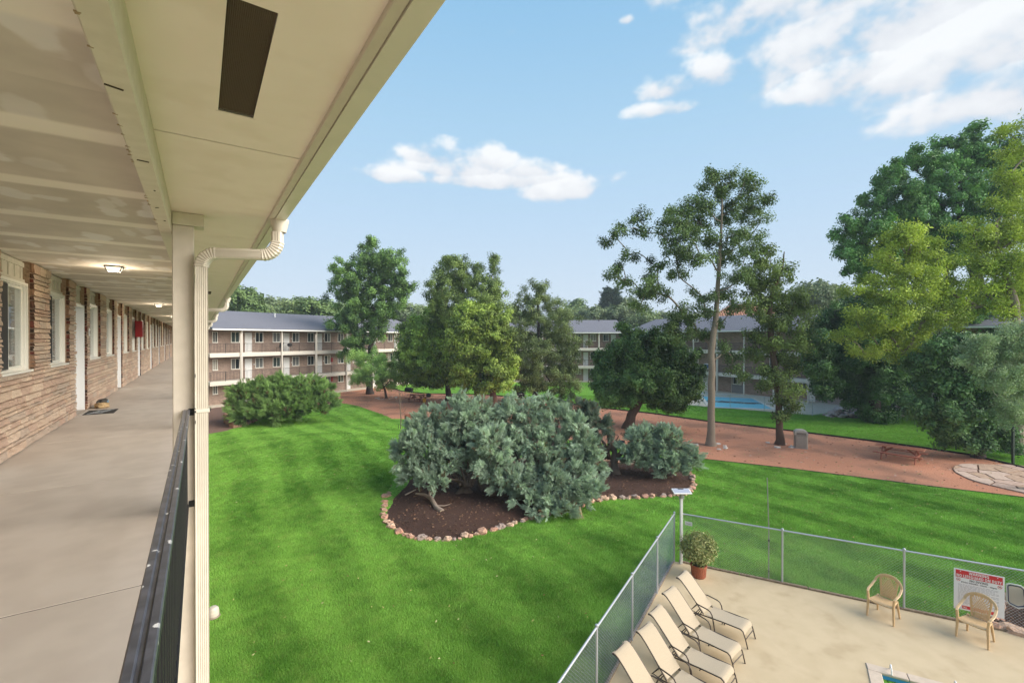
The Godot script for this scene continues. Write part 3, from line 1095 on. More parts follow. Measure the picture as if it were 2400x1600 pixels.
	soffit.detail_enabled = true
	soffit.detail_blend_mode = BaseMaterial3D.BLEND_MODE_MUL
	soffit.detail_albedo = noise_tex(0.02, 4, [0.2, lin(0.95, 0.94, 0.92), 0.45, lin(1, 1, 1)], 43)
	soffit.detail_uv_layer = BaseMaterial3D.DETAIL_UV_2
	soffit.uv2_triplanar = true
	soffit.uv2_scale = Vector3.ONE * 0.35
	var vents := [1.58, 11.6, 21.6, 31.6, 41.6]
	at = 2.79 - 2.5 * 3
	while at < t1:
		var cuts := [at + 0.007]
		var e2 := minf(at + 2.5, t1) - 0.007
		b = MB.new()
		for vt in vents:
			if vt > at and vt < e2:
				b.box(lp(-0.181, 7.60, vt), lp(0.47, 7.63, cuts[-1]))
				b.box(lp(-0.181, 7.60, vt + 0.82), lp(0.069, 7.63, vt))
				b.box(lp(0.203, 7.60, vt + 0.82), lp(0.47, 7.63, vt))
				cuts.append(vt + 0.82)
		b.box(lp(-0.181, 7.60, e2), lp(0.47, 7.63, cuts[-1]), 0.002)
		part(home, "soffit_panel", b, soffit)
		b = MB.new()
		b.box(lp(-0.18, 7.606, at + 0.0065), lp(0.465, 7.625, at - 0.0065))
		part(home, "joint_shade_strip", b, plain("sealant_and_gap_shade", lin(0.07, 0.06, 0.055), 0.8))  # dark strip added in the open joint; its colour paints the gap's shadow
		at += 2.5
	var wire := plain("vent wire", lin(0.15, 0.11, 0.078), 0.8)
	for vt in vents:
		b = MB.new()
		b.box(lp(0.06, 7.60, vt + 0.83), lp(0.069, 7.68, vt - 0.01))
		b.box(lp(0.203, 7.60, vt + 0.83), lp(0.212, 7.68, vt - 0.01))
		b.box(lp(0.06, 7.604, vt), lp(0.212, 7.68, vt - 0.01))
		b.box(lp(0.06, 7.604, vt + 0.83), lp(0.212, 7.68, vt + 0.82))
		var vn := part(home, "soffit_vent", b, plain("vent frame", lin(0.07, 0.045, 0.03), 0.8))
		b = MB.new()
		for k in 24:
			b.box(lp(0.069 + k * 0.0056, 7.612, vt + 0.82), lp(0.0712 + k * 0.0056, 7.6145, vt))
		for k in 130:
			b.box(lp(0.069, 7.6145, vt + k * 0.0063 + 0.002), lp(0.203, 7.617, vt + k * 0.0063))
		if vt > 2.0:
			b.box(lp(0.069, 7.598, vt + 0.44), lp(0.203, 7.612, vt + 0.38))
		part(vn, "wire_screen", b, wire)
		b = MB.new()
		b.box(lp(0.06, 7.68, vt + 0.83), lp(0.212, 7.69, vt - 0.01))
		part(vn, "vent_back", b, mottled("attic dust", lin(0.08, 0.055, 0.036), lin(0.42, 0.30, 0.21), 0.35, 0.95, 0.0, false, 0.03))

	# fascia and gutter
	b = MB.new()
	b.box(lp(0.466, 7.575, t1), lp(0.506, 7.76, t0), 0.003)
	part(home, "fascia", b, trim)
	var gut := mottled("gutter paint", lin(0.70, 0.65, 0.56), lin(0.74, 0.685, 0.59), 1.2, 0.4, 0.03, false)
	at = t0
	while at < t1:
		var e3 := minf(at + 6.1, t1)
		var prof := PackedVector2Array([Vector2(0.508, 7.72), Vector2(0.508, 7.568), Vector2(0.585, 7.568), Vector2(0.597, 7.61), Vector2(0.622, 7.655), Vector2(0.626, 7.70), Vector2(0.616, 7.70), Vector2(0.612, 7.66), Vector2(0.588, 7.615), Vector2(0.578, 7.576), Vector2(0.516, 7.576), Vector2(0.516, 7.72)])
		b = MB.new()
		b.prism(prof, at + 0.001, e3 - 0.001, Transform3D(Basis(Vector3.RIGHT, Vector3.FORWARD, Vector3.UP), Vector3.ZERO))
		part(home, "gutter", b, gut)
		at += 6.1
	# roof
	b = MB.new()
	b.quad(lp(0.56, 7.74, t1), lp(0.56, 7.74, t0), lp(-5.6, 9.7, t0), lp(-5.6, 9.7, t1), Vector3.UP)
	b.quad(lp(-12.0, 7.74, t1), lp(-12.0, 7.74, t0), lp(-5.6, 9.7, t0), lp(-5.6, 9.7, t1), Vector3.UP)
	b.ftri(lp(0.5, 7.73, t0 - 0.1), lp(-12.0, 7.73, t0 - 0.1), lp(-5.6, 9.69, t0 - 0.1), Vector3(0, 0, 1))
	part(home, "roof", b, roof_mat())

	# posts and downspouts
	for k in 11:
		var tp := 4.48 + 4.35 * k
		b = MB.new()
		b.box(lp(-0.18, 0, tp + 0.14), lp(-0.036, 7.498, tp), 0.006)
		var post := part(home, "post", b, trim)
		b = MB.new()
		b.box(lp(-0.178, 7.50, tp + 0.142), lp(0.03, 7.598, tp - 0.006), 0.004)
		part(post, "cap_block", b, mottled("beam paint", Color.WHITE, Color.WHITE, 1, 1))
		if k % 2 == 0:
			downspout(home, tp)


func downspout(home: Node3D, tp: float) -> void:
	# outlet at the gutter, two pleated elbows, a ribbed leader down the post
	var m := mottled("leader paint", lin(0.64, 0.58, 0.50), lin(0.68, 0.62, 0.535), 0.8, 0.4, 0.02, false)
	var b := MB.new()
	var tx := tp - 0.26
	var lo := [Vector2(0.05, 0.0), Vector2(0.053, 0.012), Vector2(0.062, 0.05), Vector2(0.072, 0.09), Vector2(0.072, 0.105)]
	b.lathe(lo, lp(0.545, 7.475, tx), 18)
	var p := part(home, "downspout", b, m)
	# a rectangular tube swept along a path, with pleats on the elbows
	var c0 := lp(0.53, 7.475, tx)
	var c1 := lp(0.53, 7.40, tx)
	var side := (lp(0.012, 7.285, tp - 0.045) - lp(0.53, 7.285, tx)).normalized()
	var b2 := MB.new()
	sweep(b2, [c0, c1], side, 0.0)
	var arc := []
	for k in 19:
		var an := PI / 2 * k / 18.0
		arc.append(c1 + side * (0.115 * (1.0 - cos(an))) + Vector3.DOWN * (0.115 * sin(an)))
	sweep(b2, arc, side, 0.004)
	var l := (lp(0.012, 0, tp - 0.045) - lp(0.53, 0, tx)).length()
	var e: Vector3 = arc[-1]
	var f := e + side * (l - 0.23)
	sweep(b2, [e, f], side, 0.0)
	part(p, "elbow", b2, m)
	var b3 := MB.new()
	arc = []
	for k in 19:
		var an := PI / 2 * k / 18.0
		arc.append(f + side * (0.115 * sin(an)) + Vector3.DOWN * (0.115 * (1.0 - cos(an))))
	sweep(b3, arc, side, 0.004)
	part(p, "elbow", b3, m)
	var b4 := MB.new()
	var g: Vector3 = arc[-1]
	# ribbed leader: an outline with flutes, raised from the ground
	var rib := PackedVector2Array()
	var w := 0.041
	var d := 0.041
	for k in 6:
		var x := -w + 2.0 * w * k / 6.0
		rib.append(Vector2(x, d)); rib.append(Vector2(x + w / 6.0, d)); rib.append(Vector2(x + w / 4.5, d - 0.006)); rib.append(Vector2(x + w / 3.4, d - 0.006))
	rib.append(Vector2(w, d)); rib.append(Vector2(w + 0.002, 0.01)); rib.append(Vector2(w - 0.004, 0.004)); rib.append(Vector2(w - 0.004, -0.004)); rib.append(Vector2(w + 0.002, -0.01)); rib.append(Vector2(w, -d)); rib.append(Vector2(-w, -d))
	b4.prism(rib, 0.05, g.y, Transform3D(Basis.IDENTITY, Vector3(g.x, 0, g.z)))
	part(p, "leader", b4, m)
	var b5 := MB.new()
	for yy in [6.03, 3.3, 1.0]:
		b5.box(Vector3(g.x - 0.05, yy - 0.014, g.z - 0.05), Vector3(g.x + 0.05, yy + 0.014, g.z + 0.0455), 0.003)
	part(p, "strap", b5, m)
	var b6 := MB.new()
	b6.box(Vector3(g.x - 0.049, 6.02, g.z + 0.0455), Vector3(g.x - 0.039, 6.035, g.z + 0.05))
	b6.box(Vector3(g.x + 0.05, 6.025, g.z + 0.01), Vector3(g.x + 0.058, 6.04, g.z + 0.02))
	part(p, "screw", b6, plain("screw", lin(0.02, 0.02, 0.02), 0.5))


func sweep(b: MB, pts: Array, side: Vector3, pleat: float) -> void:
	# the leader's cross-section (0.082 wide across the bend, 0.082 deep) carried along points that bend in the plane of side and up
	var out := side.cross(Vector3.UP).normalized()
	var rings := []
	var sub := 5 if pleat > 0.0 else 1
	for k in pts.size():
		var t: Vector3 = ((pts[mini(k + 1, pts.size() - 1)] as Vector3) - (pts[maxi(k - 1, 0)] as Vector3)).normalized()
		if pleat > 0.0:
			if k == 0: t = (Vector3.DOWN if absf((pts[1] - pts[0]).y) > absf((pts[1] - pts[0]).dot(side)) else side)
			if k == pts.size() - 1: t = (Vector3.DOWN if absf((pts[-1] - pts[-2]).y) > absf((pts[-1] - pts[-2]).dot(side)) else side)
		var nn := t.cross(out).normalized()
		var s := 0.041 + (pleat if k % 2 == 1 else 0.0)
		var c := 0.012
		var ring := []
		for q in [[-1, -1, 0], [-1, -1, 1], [1, -1, 1], [1, -1, 0], [1, 1, 0], [1, 1, 1], [-1, 1, 1], [-1, 1, 0]]:
			var x: float = q[0] * (s - (c if q[2] == 1 else 0.0))
			var y: float = q[1] * (s - (0.0 if q[2] == 1 else c))
			ring.append((pts[k] as Vector3) + nn * x + out * y)
		rings.append(ring)
	for k in pts.size() - 1:
		for j in 8:
			var q := (j + 1) % 8
			var mid: Vector3 = rings[k][j] + rings[k][q] + rings[k + 1][q] + rings[k + 1][j]
			b.quad(rings[k][j], rings[k][q], rings[k + 1][q], rings[k + 1][j], mid - ((pts[k] as Vector3) + (pts[k + 1] as Vector3)) * 2.0)
	# flutes on the straight runs
	if pts.size() == 2 and ((pts[1] as Vector3) - (pts[0] as Vector3)).length() > 0.05:
		var t2: Vector3 = ((pts[1] as Vector3) - (pts[0] as Vector3)).normalized()
		var n2 := t2.cross(out).normalized()
		for k in 3:
			var off := n2 * (-0.018 + 0.018 * k)
			for sd in [-1.0, 1.0]:
				b.bar((pts[0] as Vector3) + off + out * sd * 0.0415, (pts[1] as Vector3) + off + out * sd * 0.0415, 0.007, 0.005, n2)

func roof_mat() -> StandardMaterial3D:
	var m := mottled("shingle", lin(0.130, 0.130, 0.155), lin(0.185, 0.185, 0.215), 1.2, 0.95, 0.6, true, 0.06, 4)
	return m


func near_things() -> void:
	var nb := near_xf.basis
	# railings between the posts
	var steel := mottled("railing paint", lin(0.055, 0.058, 0.075), lin(0.085, 0.09, 0.115), 0.25, 0.32, 0.02, false)
	steel.detail_enabled = true
	steel.detail_blend_mode = BaseMaterial3D.BLEND_MODE_MIX
	var dots := Image.create(512, 512, false, Image.FORMAT_RGBA8)
	dots.fill(Color(0.8, 0.8, 0.82, 0.0))
	for k in 130:
		var cx := rng.randi() % 512
		var cy := rng.randi() % 512
		var rx := rng.randi_range(1, 4)
		var ry := rng.randi_range(1, 7)
		for y in range(-ry, ry + 1):
			for x in range(-rx, rx + 1):
				if (float(x) / (rx + 0.4)) ** 2 + (float(y) / (ry + 0.4)) ** 2 < 1.0:
					dots.set_pixel(posmod(cx + x, 512), posmod(cy + y, 512), Color(0.86, 0.86, 0.87, 1.0))
	steel.detail_albedo = ImageTexture.create_from_image(dots)
	steel.detail_uv_layer = BaseMaterial3D.DETAIL_UV_2
	steel.uv2_triplanar = true
	steel.uv2_scale = Vector3.ONE * 1.0
	var black := plain("baluster black", lin(0.012, 0.012, 0.015), 0.4)
	var first: Node3D
	for k in range(-1, 10):
		var tn := 0.27 + 4.35 * k          # far side of the nearer post
		var tf := 4.48 + 4.35 * k
		var at := near_world(-0.09, WALK, tn)
		var label: String = "dark steel walkway railing with paint specks beside the ribbed downspout" if k == 0 else ("dark walkway railing behind where the camera stands" if k < 0 else ["", "dark walkway railing in the first bay beyond the nearest cream post", "dark walkway railing in the second bay beyond the nearest cream post", "dark walkway railing in the third bay beyond the nearest cream post", "dark walkway railing in the fourth bay beyond the nearest cream post", "dark walkway railing in the fifth bay beyond the nearest cream post", "dark walkway railing in the sixth bay beyond the nearest cream post", "dark walkway railing in the seventh bay beyond the nearest cream post", "dark walkway railing in the eighth bay beyond the nearest cream post", "dark walkway railing in the last bay before the left wing"][k])
		if first:
			copy(first, at, nb, label)
			continue
		var r := thing("railing", label, "railing", at, nb, "railings along the near walkway")
		first = r
		var l := tf - tn
		var b := MB.new()
		b.box(Vector3(-0.023, 0.818, -l), Vector3(-0.004, 0.838, 0), 0.003)
		b.box(Vector3(0.004, 0.818, -l), Vector3(0.023, 0.838, 0), 0.003)
		b.box(Vector3(-0.006, 0.812, -l), Vector3(0.006, 0.8325, 0))
		part(r, "top_rail", b, steel)
		b = MB.new()
		b.box(Vector3(-0.012, 0.70, -l), Vector3(0.012, 0.715, 0), 0.002)
		part(r, "middle_rail", b, black)
		b = MB.new()
		b.box(Vector3(-0.014, 0.06, -l), Vector3(0.014, 0.085, 0), 0.002)
		part(r, "bottom_rail", b, black)
		b = MB.new()
		b.box(Vector3(-0.007, 0.085, -0.007), Vector3(0.007, 0.812, 0.007), 0.001)
		var bm := b.mesh()
		var z := 0.1
		while z < l - 0.05:
			inst(r, "baluster", bm, black, Transform3D(Basis.IDENTITY, Vector3(0, 0, -z)))
			z += 0.115
		b = MB.new()
		b.box(Vector3(0.012, 0.79, -l), Vector3(0.05, 0.845, -l + 0.006))
		b.box(Vector3(0.012, 0.06, -l), Vector3(0.05, 0.11, -l + 0.006))
		b.lathe([Vector2(0.0, 0.008), Vector2(0.007, 0.008), Vector2(0.008, 0.0)], Vector3(0.036, 0.818, -l + 0.006), 6, Basis(Vector3.RIGHT, PI / 2))
		part(r, "bracket", b, black)

	# ceiling lanterns
	var iron := plain("lantern iron", lin(0.02, 0.02, 0.022), 0.5)
	var frost := plain("frosted lamp glass", lin(0.9, 0.88, 0.82), 0.5)
	frost.emission_enabled = true
	frost.emission = Color(1.0, 0.93, 0.80)
	frost.emission_energy_multiplier = 0.30
	var names := ["lit square lantern on the walkway ceiling nearest the camera", "lit square lantern on the walkway ceiling near the cream post, second along", "third square lantern along the walkway ceiling", "fourth square lantern along the walkway ceiling", "fifth square lantern along the walkway ceiling"]
	var lamp0: Node3D
	for k in 5:
		var at := near_world(-1.0, 7.622, 8.54 + 8.53 * k)
		if lamp0:
			copy(lamp0, at, nb.scaled_local(Vector3.ONE * 0.66), names[k])
		else:
			lamp0 = thing("ceiling_lantern", names[k], "ceiling light", at, nb.scaled_local(Vector3.ONE * 0.66), "lanterns on the walkway ceiling")
			var b := MB.new()
			b.box(Vector3(-0.15, -0.012, -0.15), Vector3(0.15, 0, 0.15), 0.003)
			for s in [[-1, -1], [1, -1], [1, 1], [-1, 1]]:
				b.bar(Vector3(0.14 * s[0], -0.012, 0.14 * s[1]), Vector3(0.11 * s[0], -0.105, 0.11 * s[1]), 0.012, 0.012)
			for q in [[0.145, -0.017], [0.111, -0.105]]:
				for s in [-1.0, 1.0]:
					b.bar(Vector3(-q[0], q[1], q[0] * s), Vector3(q[0], q[1], q[0] * s), 0.013, 0.013)
					b.bar(Vector3(q[0] * s, q[1], -q[0]), Vector3(q[0] * s, q[1], q[0]), 0.013, 0.013)
			part(lamp0, "frame", b, iron)
			b = MB.new()
			for s in 4:
				var rb := Basis(Vector3.UP, PI / 2 * s)
				b.quad(rb * Vector3(-0.135, -0.02, 0.137), rb * Vector3(0.135, -0.02, 0.137), rb * Vector3(0.106, -0.103, 0.109), rb * Vector3(-0.106, -0.103, 0.109), rb * Vector3(0, -0.3, 1))
			b.box(Vector3(-0.106, -0.106, -0.106), Vector3(0.106, -0.102, 0.106))
			part(lamp0, "lamp_glass", b, frost)
		var o := OmniLight3D.new()
		o.name = "lamp_light"
		o.light_color = Color(1.0, 0.92, 0.80)
		o.light_energy = 0.06
		o.light_size = 0.06
		o.omni_range = 14.0
		o.omni_attenuation = 2.0
		o.shadow_enabled = true
		add_child(o, true)
		o.position = at + Vector3(0, -0.16, 0)

	# doormat
	var mat_at := near_world(-1.57, WALK, 11.7)
	var mt := thing("doormat", "black doormat with grey pattern in front of the first white door", "doormat", mat_at, nb)
	var b := MB.new()
	b.box(Vector3(-0.22, 0.0, -0.30), Vector3(0.22, 0.012, 0.30), 0.004)
	part(mt, "rubber_base", b, mottled("rubber mat", lin(0.022, 0.020, 0.019), lin(0.04, 0.036, 0.034), 0.12, 0.95, 0.3))
	b = MB.new()
	for q in [[-0.10, 0.17, 0.10, 0.05, 0.4], [-0.05, 0.05, 0.13, 0.045, -0.3], [0.02, 0.10, 0.09, 0.03, 0.8], [0.06, -0.05, 0.12, 0.05, 0.2], [-0.02, -0.12, 0.10, 0.035, -0.6], [0.10, -0.18, 0.09, 0.04, 0.5], [0.0, 0.2, 0.05, 0.05, 0.0]]:
		var pts := PackedVector2Array()
		for k in 14:
			var a := TAU * k / 14
			var rr := 1.0 + 0.35 * sin(a * 3.0 + q[0] * 40.0)
			pts.append(Vector2(q[0], q[1]) + Vector2(cos(a) * q[3] * rr, sin(a) * q[2] * rr).rotated(q[4]))
		b.prism(pts, 0.012, 0.0145)
	part(mt, "pattern", b, plain("mat print", lin(0.30, 0.32, 0.34), 0.9))

	# a small bundle beside the mat
	var bd := thing("shoe_pile", "tan shoe with a black and blue one piled against the stone wall behind the doormat", "shoes", near_world(-1.66, WALK, 12.42), nb)
	b = MB.new()
	b.rock(Vector3(0, 0.055, 0.02), Vector3(0.10, 0.055, 0.15), 5, Basis(Vector3.UP, 0.5), 12, 8)
	part(bd, "tan_shoe", b, mottled("suede", lin(0.40, 0.27, 0.13), lin(0.55, 0.40, 0.23), 0.2, 0.9))
	b = MB.new()
	b.rock(Vector3(0.01, 0.13, -0.02), Vector3(0.06, 0.05, 0.11), 8, Basis(Vector3.UP, -0.4), 12, 8)
	part(bd, "black_shoe", b, plain("dark leather", lin(0.05, 0.045, 0.04), 0.7))
	b = MB.new()
	b.rock(Vector3(0.04, 0.115, -0.10), Vector3(0.06, 0.045, 0.05), 9, Basis.IDENTITY, 10, 7)
	part(bd, "blue_cuff", b, plain("blue cloth", lin(0.16, 0.26, 0.34), 0.9))

	# door number plate on the pier beyond the door
	var np := thing("number_plate", "small white oval number plate on the stone pier beside the first white door", "number plate", near_world(-1.83, 6.73, 12.32), nb)
	b = MB.new()
	var ov := PackedVector2Array()
	for k in 20:
		ov.append(Vector2(cos(TAU * k / 20) * 0.045, sin(TAU * k / 20) * 0.075))
	b.prism(ov, 0.0, 0.014, Transform3D(Basis(Vector3.FORWARD, Vector3.RIGHT, Vector3.UP), Vector3.ZERO))
	part(np, "plate", b, plain("white plate", lin(0.75, 0.75, 0.74), 0.4))
	var tm := TextMesh.new()
	var sf := SystemFont.new()
	sf.font_names = PackedStringArray(["Droid Sans"])
	sf.font_weight = 700
	tm.font = sf
	tm.text = "0"
	tm.font_size = 24
	tm.pixel_size = 0.004
	tm.depth = 0.003
	inst(np, "numeral", tm, plain("numeral black", lin(0.03, 0.03, 0.03), 0.5), Transform3D(Basis(Vector3.UP, PI / 2), Vector3(0.016, 0, 0)))

	# extinguisher cabinet
	var red := plain("cabinet red", lin(0.28, 0.012, 0.016), 0.35)
	var ex := thing("extinguisher_cabinet", "red fire extinguisher cabinet on the near walkway's stone wall", "extinguisher cabinet", near_world(-1.84, 6.66, 20.5), nb)
	b = MB.new()
	b.box(Vector3(0, 0, -0.2), Vector3(0.19, 0.56, 0.2), 0.012)
	part(ex, "cabinet", b, red)
	b = MB.new()
	b.box(Vector3(0.19, 0.03, -0.17), Vector3(0.198, 0.53, 0.17), 0.004)
	var dr := part(ex, "door", b, red)
	b = MB.new()
	b.box(Vector3(0.198, 0.25, 0.11), Vector3(0.21, 0.31, 0.13), 0.002)
	part(dr, "handle", b, plain("chrome", lin(0.6, 0.6, 0.6), 0.2, 1.0))

	# floodlight below, by the downspout
	var fl := thing("security_light", "cream security light below the railing at the foot of the ribbed downspout", "security light", near_world(0.085, 4.34, 4.52), nb.scaled_local(Vector3.ONE * 0.72))
	var cr := plain("fixture cream", lin(0.46, 0.42, 0.35), 0.4)
	b = MB.new()
	b.rod(Vector3(-0.14, 0.02, 0.0), Vector3(-0.01, 0.02, 0.0), 0.014, 8)
	part(fl, "arm", b, cr)
	b = MB.new()
	b.lathe([Vector2(0.0, 0.075), Vector2(0.035, 0.07), Vector2(0.052, 0.05), Vector2(0.058, 0.01), Vector2(0.056, -0.03)], Vector3.ZERO, 16)
	part(fl, "dome", b, cr)
	b = MB.new()
	b.lathe([Vector2(0.044, -0.03), Vector2(0.066, -0.025), Vector2(0.07, -0.038), Vector2(0.06, -0.05), Vector2(0.044, -0.044), Vector2(0.044, -0.03)], Vector3.ZERO, 16)
	part(fl, "ring", b, plain("fixture tan", lin(0.22, 0.18, 0.13), 0.5))


# ---------------------------------------------------------------- the other wings round the courtyard

func wing(label: String, at: Vector3, heading: float, length: float, post0: float, bay: float, doors0: float, from: float, extra: Array, blank: Array) -> Node3D:
	var a := deg_to_rad(heading)
	var basis_ := Basis(Vector3(cos(a), 0, sin(a)), Vector3.UP, Vector3(-sin(a), 0, cos(a)))
	var home := thing("apartment_wing", label, "building", at, basis_)
	var brick := mottled("wing brick", lin(0.32, 0.232, 0.185), lin(0.375, 0.275, 0.225), 1.1, 0.9, 0.0, false)
	var img_key := "wing_course"
	if not mats.has(img_key):
		mats[img_key] = true
		var im := Image.create(256, 256, false, Image.FORMAT_RGB8)
		var r := RandomNumberGenerator.new()
		r.seed = 4
		for row in 16:
			for k in 5:
				var x0 := int(k * 51.2 + (25 if row % 2 else 0))
				var g := r.randf_range(0.72, 1.0)
				for y in range(row * 16, row * 16 + 16):
					for x in range(x0, x0 + 52):
						var joint := y % 16 < 2 or x - x0 < 2
						var w := 0.68 if joint else g
						im.set_pixel(posmod(x, 256), y, lin(w, w, w))
		brick.detail_enabled = true
		brick.detail_blend_mode = BaseMaterial3D.BLEND_MODE_MUL
		brick.detail_albedo = ImageTexture.create_from_image(im)
		brick.detail_uv_layer = BaseMaterial3D.DETAIL_UV_2
		brick.uv2_triplanar = true
		brick.uv2_scale = Vector3.ONE / 1.6
	var cream := plain("wing cream", lin(0.64, 0.59, 0.52), 0.6)
	var gutter_white := plain("wing gutter", lin(0.78, 0.77, 0.74), 0.45)
	var black := plain("wing railing", lin(0.018, 0.016, 0.016), 0.5)
	var white := plain("white vinyl", lin(0.80, 0.78, 0.72), 0.4)
	var pane_m := [plain("far glass dark", lin(0.02, 0.024, 0.028), 0.06), plain("far glass blind", lin(0.16, 0.165, 0.165), 0.12), plain("far glass green", lin(0.05, 0.068, 0.066), 0.08), plain("far glass curtain", lin(0.30, 0.28, 0.235), 0.15)]
	var door_paint := plain("door paint", lin(0.74, 0.74, 0.74), 0.45)
	var brass := plain("brass", lin(0.55, 0.38, 0.12), 0.3, 1.0)
	var b := MB.new()
	b.box(lp(-11.0, 0, length), lp(-1.5, 7.6, 0))
	part(home, "wall", b, brick)
	# balcony floors
	for y in [2.45, 5.2]:
		b = MB.new()
		b.box(lp(-1.5, y - 0.30, length), lp(0.0, y, 0), 0.01)
		b.box(lp(0.0, y - 0.30, length), lp(0.03, y - 0.05, 0), 0.008)
		b.box(lp(-0.02, y - 0.40, length), lp(0.018, y - 0.30, 0), 0.005)
		part(home, "balcony_floor", b, cream)
	b = MB.new()
	b.box(lp(-1.5, 0.0, length), lp(0.25, 0.06, 0))
	part(home, "ground_walk", b, mottled("far concrete", lin(0.52, 0.45, 0.36), lin(0.62, 0.54, 0.44), 3.0, 0.9))
	b = MB.new()
	b.box(lp(-1.5, 7.5, length), lp(0.42, 7.54, 0))
	part(home, "soffit", b, cream)
	b = MB.new()
	b.box(lp(0.42, 7.44, length), lp(0.54, 7.60, 0), 0.02)
	part(home, "gutter", b, gutter_white)
	b = MB.new()
	var rows := 15
	for k in rows:
		var x0 := lerpf(0.55, -6.0, float(k) / rows)
		var x1 := lerpf(0.55, -6.0, float(k + 1) / rows)
		var y0 := lerpf(7.61, 9.72, float(k) / rows) + 0.02
		var y1 := lerpf(7.61, 9.72, float(k + 1) / rows)
		b.quad(lp(x0, y0, length), lp(x0, y0, 0), lp(x1, y1, 0), lp(x1, y1, length), Vector3.UP)
		b.quad(lp(x0, y0, length), lp(x0, y0, 0), lp(x0, y0 - 0.02, 0), lp(x0, y0 - 0.02, length), Vector3.RIGHT)
	b.quad(lp(-12.5, 7.6, length), lp(-12.5, 7.6, 0), lp(-6.0, 9.72, 0), lp(-6.0, 9.72, length), Vector3.UP)
	for z in [0.0, length]:
		b.ftri(lp(0.5, 7.6, z), lp(-12.4, 7.6, z), lp(-6.0, 9.7, z), Vector3(0, 0, 1 if z == 0.0 else -1))
	var roof := part(home, "roof", b, roof_mat())
	b = MB.new()
	b.lathe([Vector2(0.06, 0.0), Vector2(0.06, 0.42), Vector2(0.10, 0.43), Vector2(0.10, 0.5), Vector2(0.0, 0.54)], lp(-4.2, 9.1, 9.3), 10)
	part(roof, "vent_pipe", b, gutter_white)
	b = MB.new()
	b.lathe([Vector2(0.05, 0.0), Vector2(0.05, 0.4), Vector2(0.0, 0.4)], lp(-5.2, 9.4, length * 0.9), 8)
	part(roof, "vent_pipe", b, black)
	# posts
	var s := post0
	var np := 0
	while s < length:
		if s > 0.1:
			b = MB.new()
			b.box(lp(0.035, 0, s + 0.13), lp(0.17, 7.5, s - 0.0), 0.008)
			var p := part(home, "post", b, cream)
			if np % 2 == 0:
				b = MB.new()
				b.box(lp(0.06, 0, s - 0.01), lp(0.14, 7.15, s - 0.09), 0.01)
				b.bar(lp(0.10, 7.15, s - 0.05), lp(0.48, 7.46, s - 0.05), 0.08, 0.08)
				part(p, "downspout", b, cream)
		np += 1
		s += bay
	# railings, one per floor and bay
	for y in [2.45, 5.2]:
		s = post0 - bay
		while s < length:
			var za := maxf(s + 0.13, 0.0)
			var zb := minf(s + bay, length)
			if zb - za > 0.3:
				b = MB.new()
				b.box(lp(-0.06, y + 0.92, zb), lp(-0.02, y + 0.95, za))
				b.box(lp(-0.05, y + 0.10, zb), lp(-0.03, y + 0.125, za))
				var z := za + 0.06
				while z < zb:
					b.box(lp(-0.048, y + 0.12, z + 0.022), lp(-0.026, y + 0.92, z))
					z += 0.135
				for q in [za + 0.02, (za + zb) * 0.5, zb - 0.06]:
					b.box(lp(-0.055, y - 0.25, q + 0.035), lp(-0.02, y + 0.92, q))
				part(home, "railing", b, black)
			s += bay
	# windows and doors: a bay holds door, window, window
	var list := extra.duplicate()
	s = doors0
	while s < length - 0.5:
		if s > from:
			for q in [[s, s + 0.75, 1], [s + 1.1, s + 1.98, 0], [s + 3.08, s + 3.98, 0]]:
				var ok: bool = q[1] < length - 0.2
				for w in blank:
					if q[0] > w[0] and q[0] < w[1]: ok = false
				if ok:
					list.append(q)
		s += bay
	for fl in 3:
		var y: float = [0.06, 2.45, 5.2][fl]
		for q in list:
			if q.size() > 3 and not fl in q[3]:
				continue
			var za: float = q[0]
			var zb: float = q[1]
			if q[2] == 1:
				b = MB.new()
				b.box(lp(-1.5, y, zb), lp(-1.46, y + 2.06, za), 0.006)
				for pz in [[za + 0.10, (za + zb) * 0.5 - 0.03], [(za + zb) * 0.5 + 0.03, zb - 0.10]]:
					for py in [[0.18, 0.85], [1.0, 1.85]]:
						b.box(lp(-1.46, y + py[0], pz[1]), lp(-1.452, y + py[1], pz[0]), 0.004)
				var d := part(home, "door", b, door_paint)
				b = MB.new()
				b.box(lp(-1.46, y + 0.95, za + 0.11), lp(-1.42, y + 1.02, za + 0.06), 0.01)
				part(d, "handle", b, brass)
				b = MB.new()
				b.box(lp(-1.5, y + 1.35, zb + 0.28), lp(-1.47, y + 1.5, zb + 0.2), 0.01)
				part(d, "number_plate", b, door_paint)
			else:
				var top := y + 2.12
				var bot := y + 1.02
				b = MB.new()
				b.box(lp(-1.5, bot, za + 0.055), lp(-1.43, top, za), 0.006)
				b.box(lp(-1.5, bot, zb), lp(-1.43, top, zb - 0.055), 0.006)
				b.box(lp(-1.5, top - 0.055, zb - 0.055), lp(-1.43, top, za + 0.055), 0.006)
				b.box(lp(-1.5, bot - 0.02, zb + 0.02), lp(-1.41, bot + 0.055, za - 0.02), 0.006)
				var w := part(home, "window", b, white)
				var mid := (za + zb) * 0.5
				b = MB.new()
				b.box(lp(-1.5, bot + 0.055, mid + 0.02), lp(-1.445, top - 0.055, mid - 0.02))
				part(w, "mullion", b, white)
				var pm: Material = pane_m[[0, 1, 1, 2, 0, 2, 3, 3][rng.randi() % 8]]
				for h in [[za + 0.055, mid - 0.02], [mid + 0.02, zb - 0.055]]:
					b = MB.new()
					b.box(lp(-1.5, bot + 0.055, h[1]), lp(-1.475, top - 0.055, h[0]))
					part(w, "pane", b, pm if rng.randf() < 0.7 else pane_m[rng.randi() % 3])
	return home

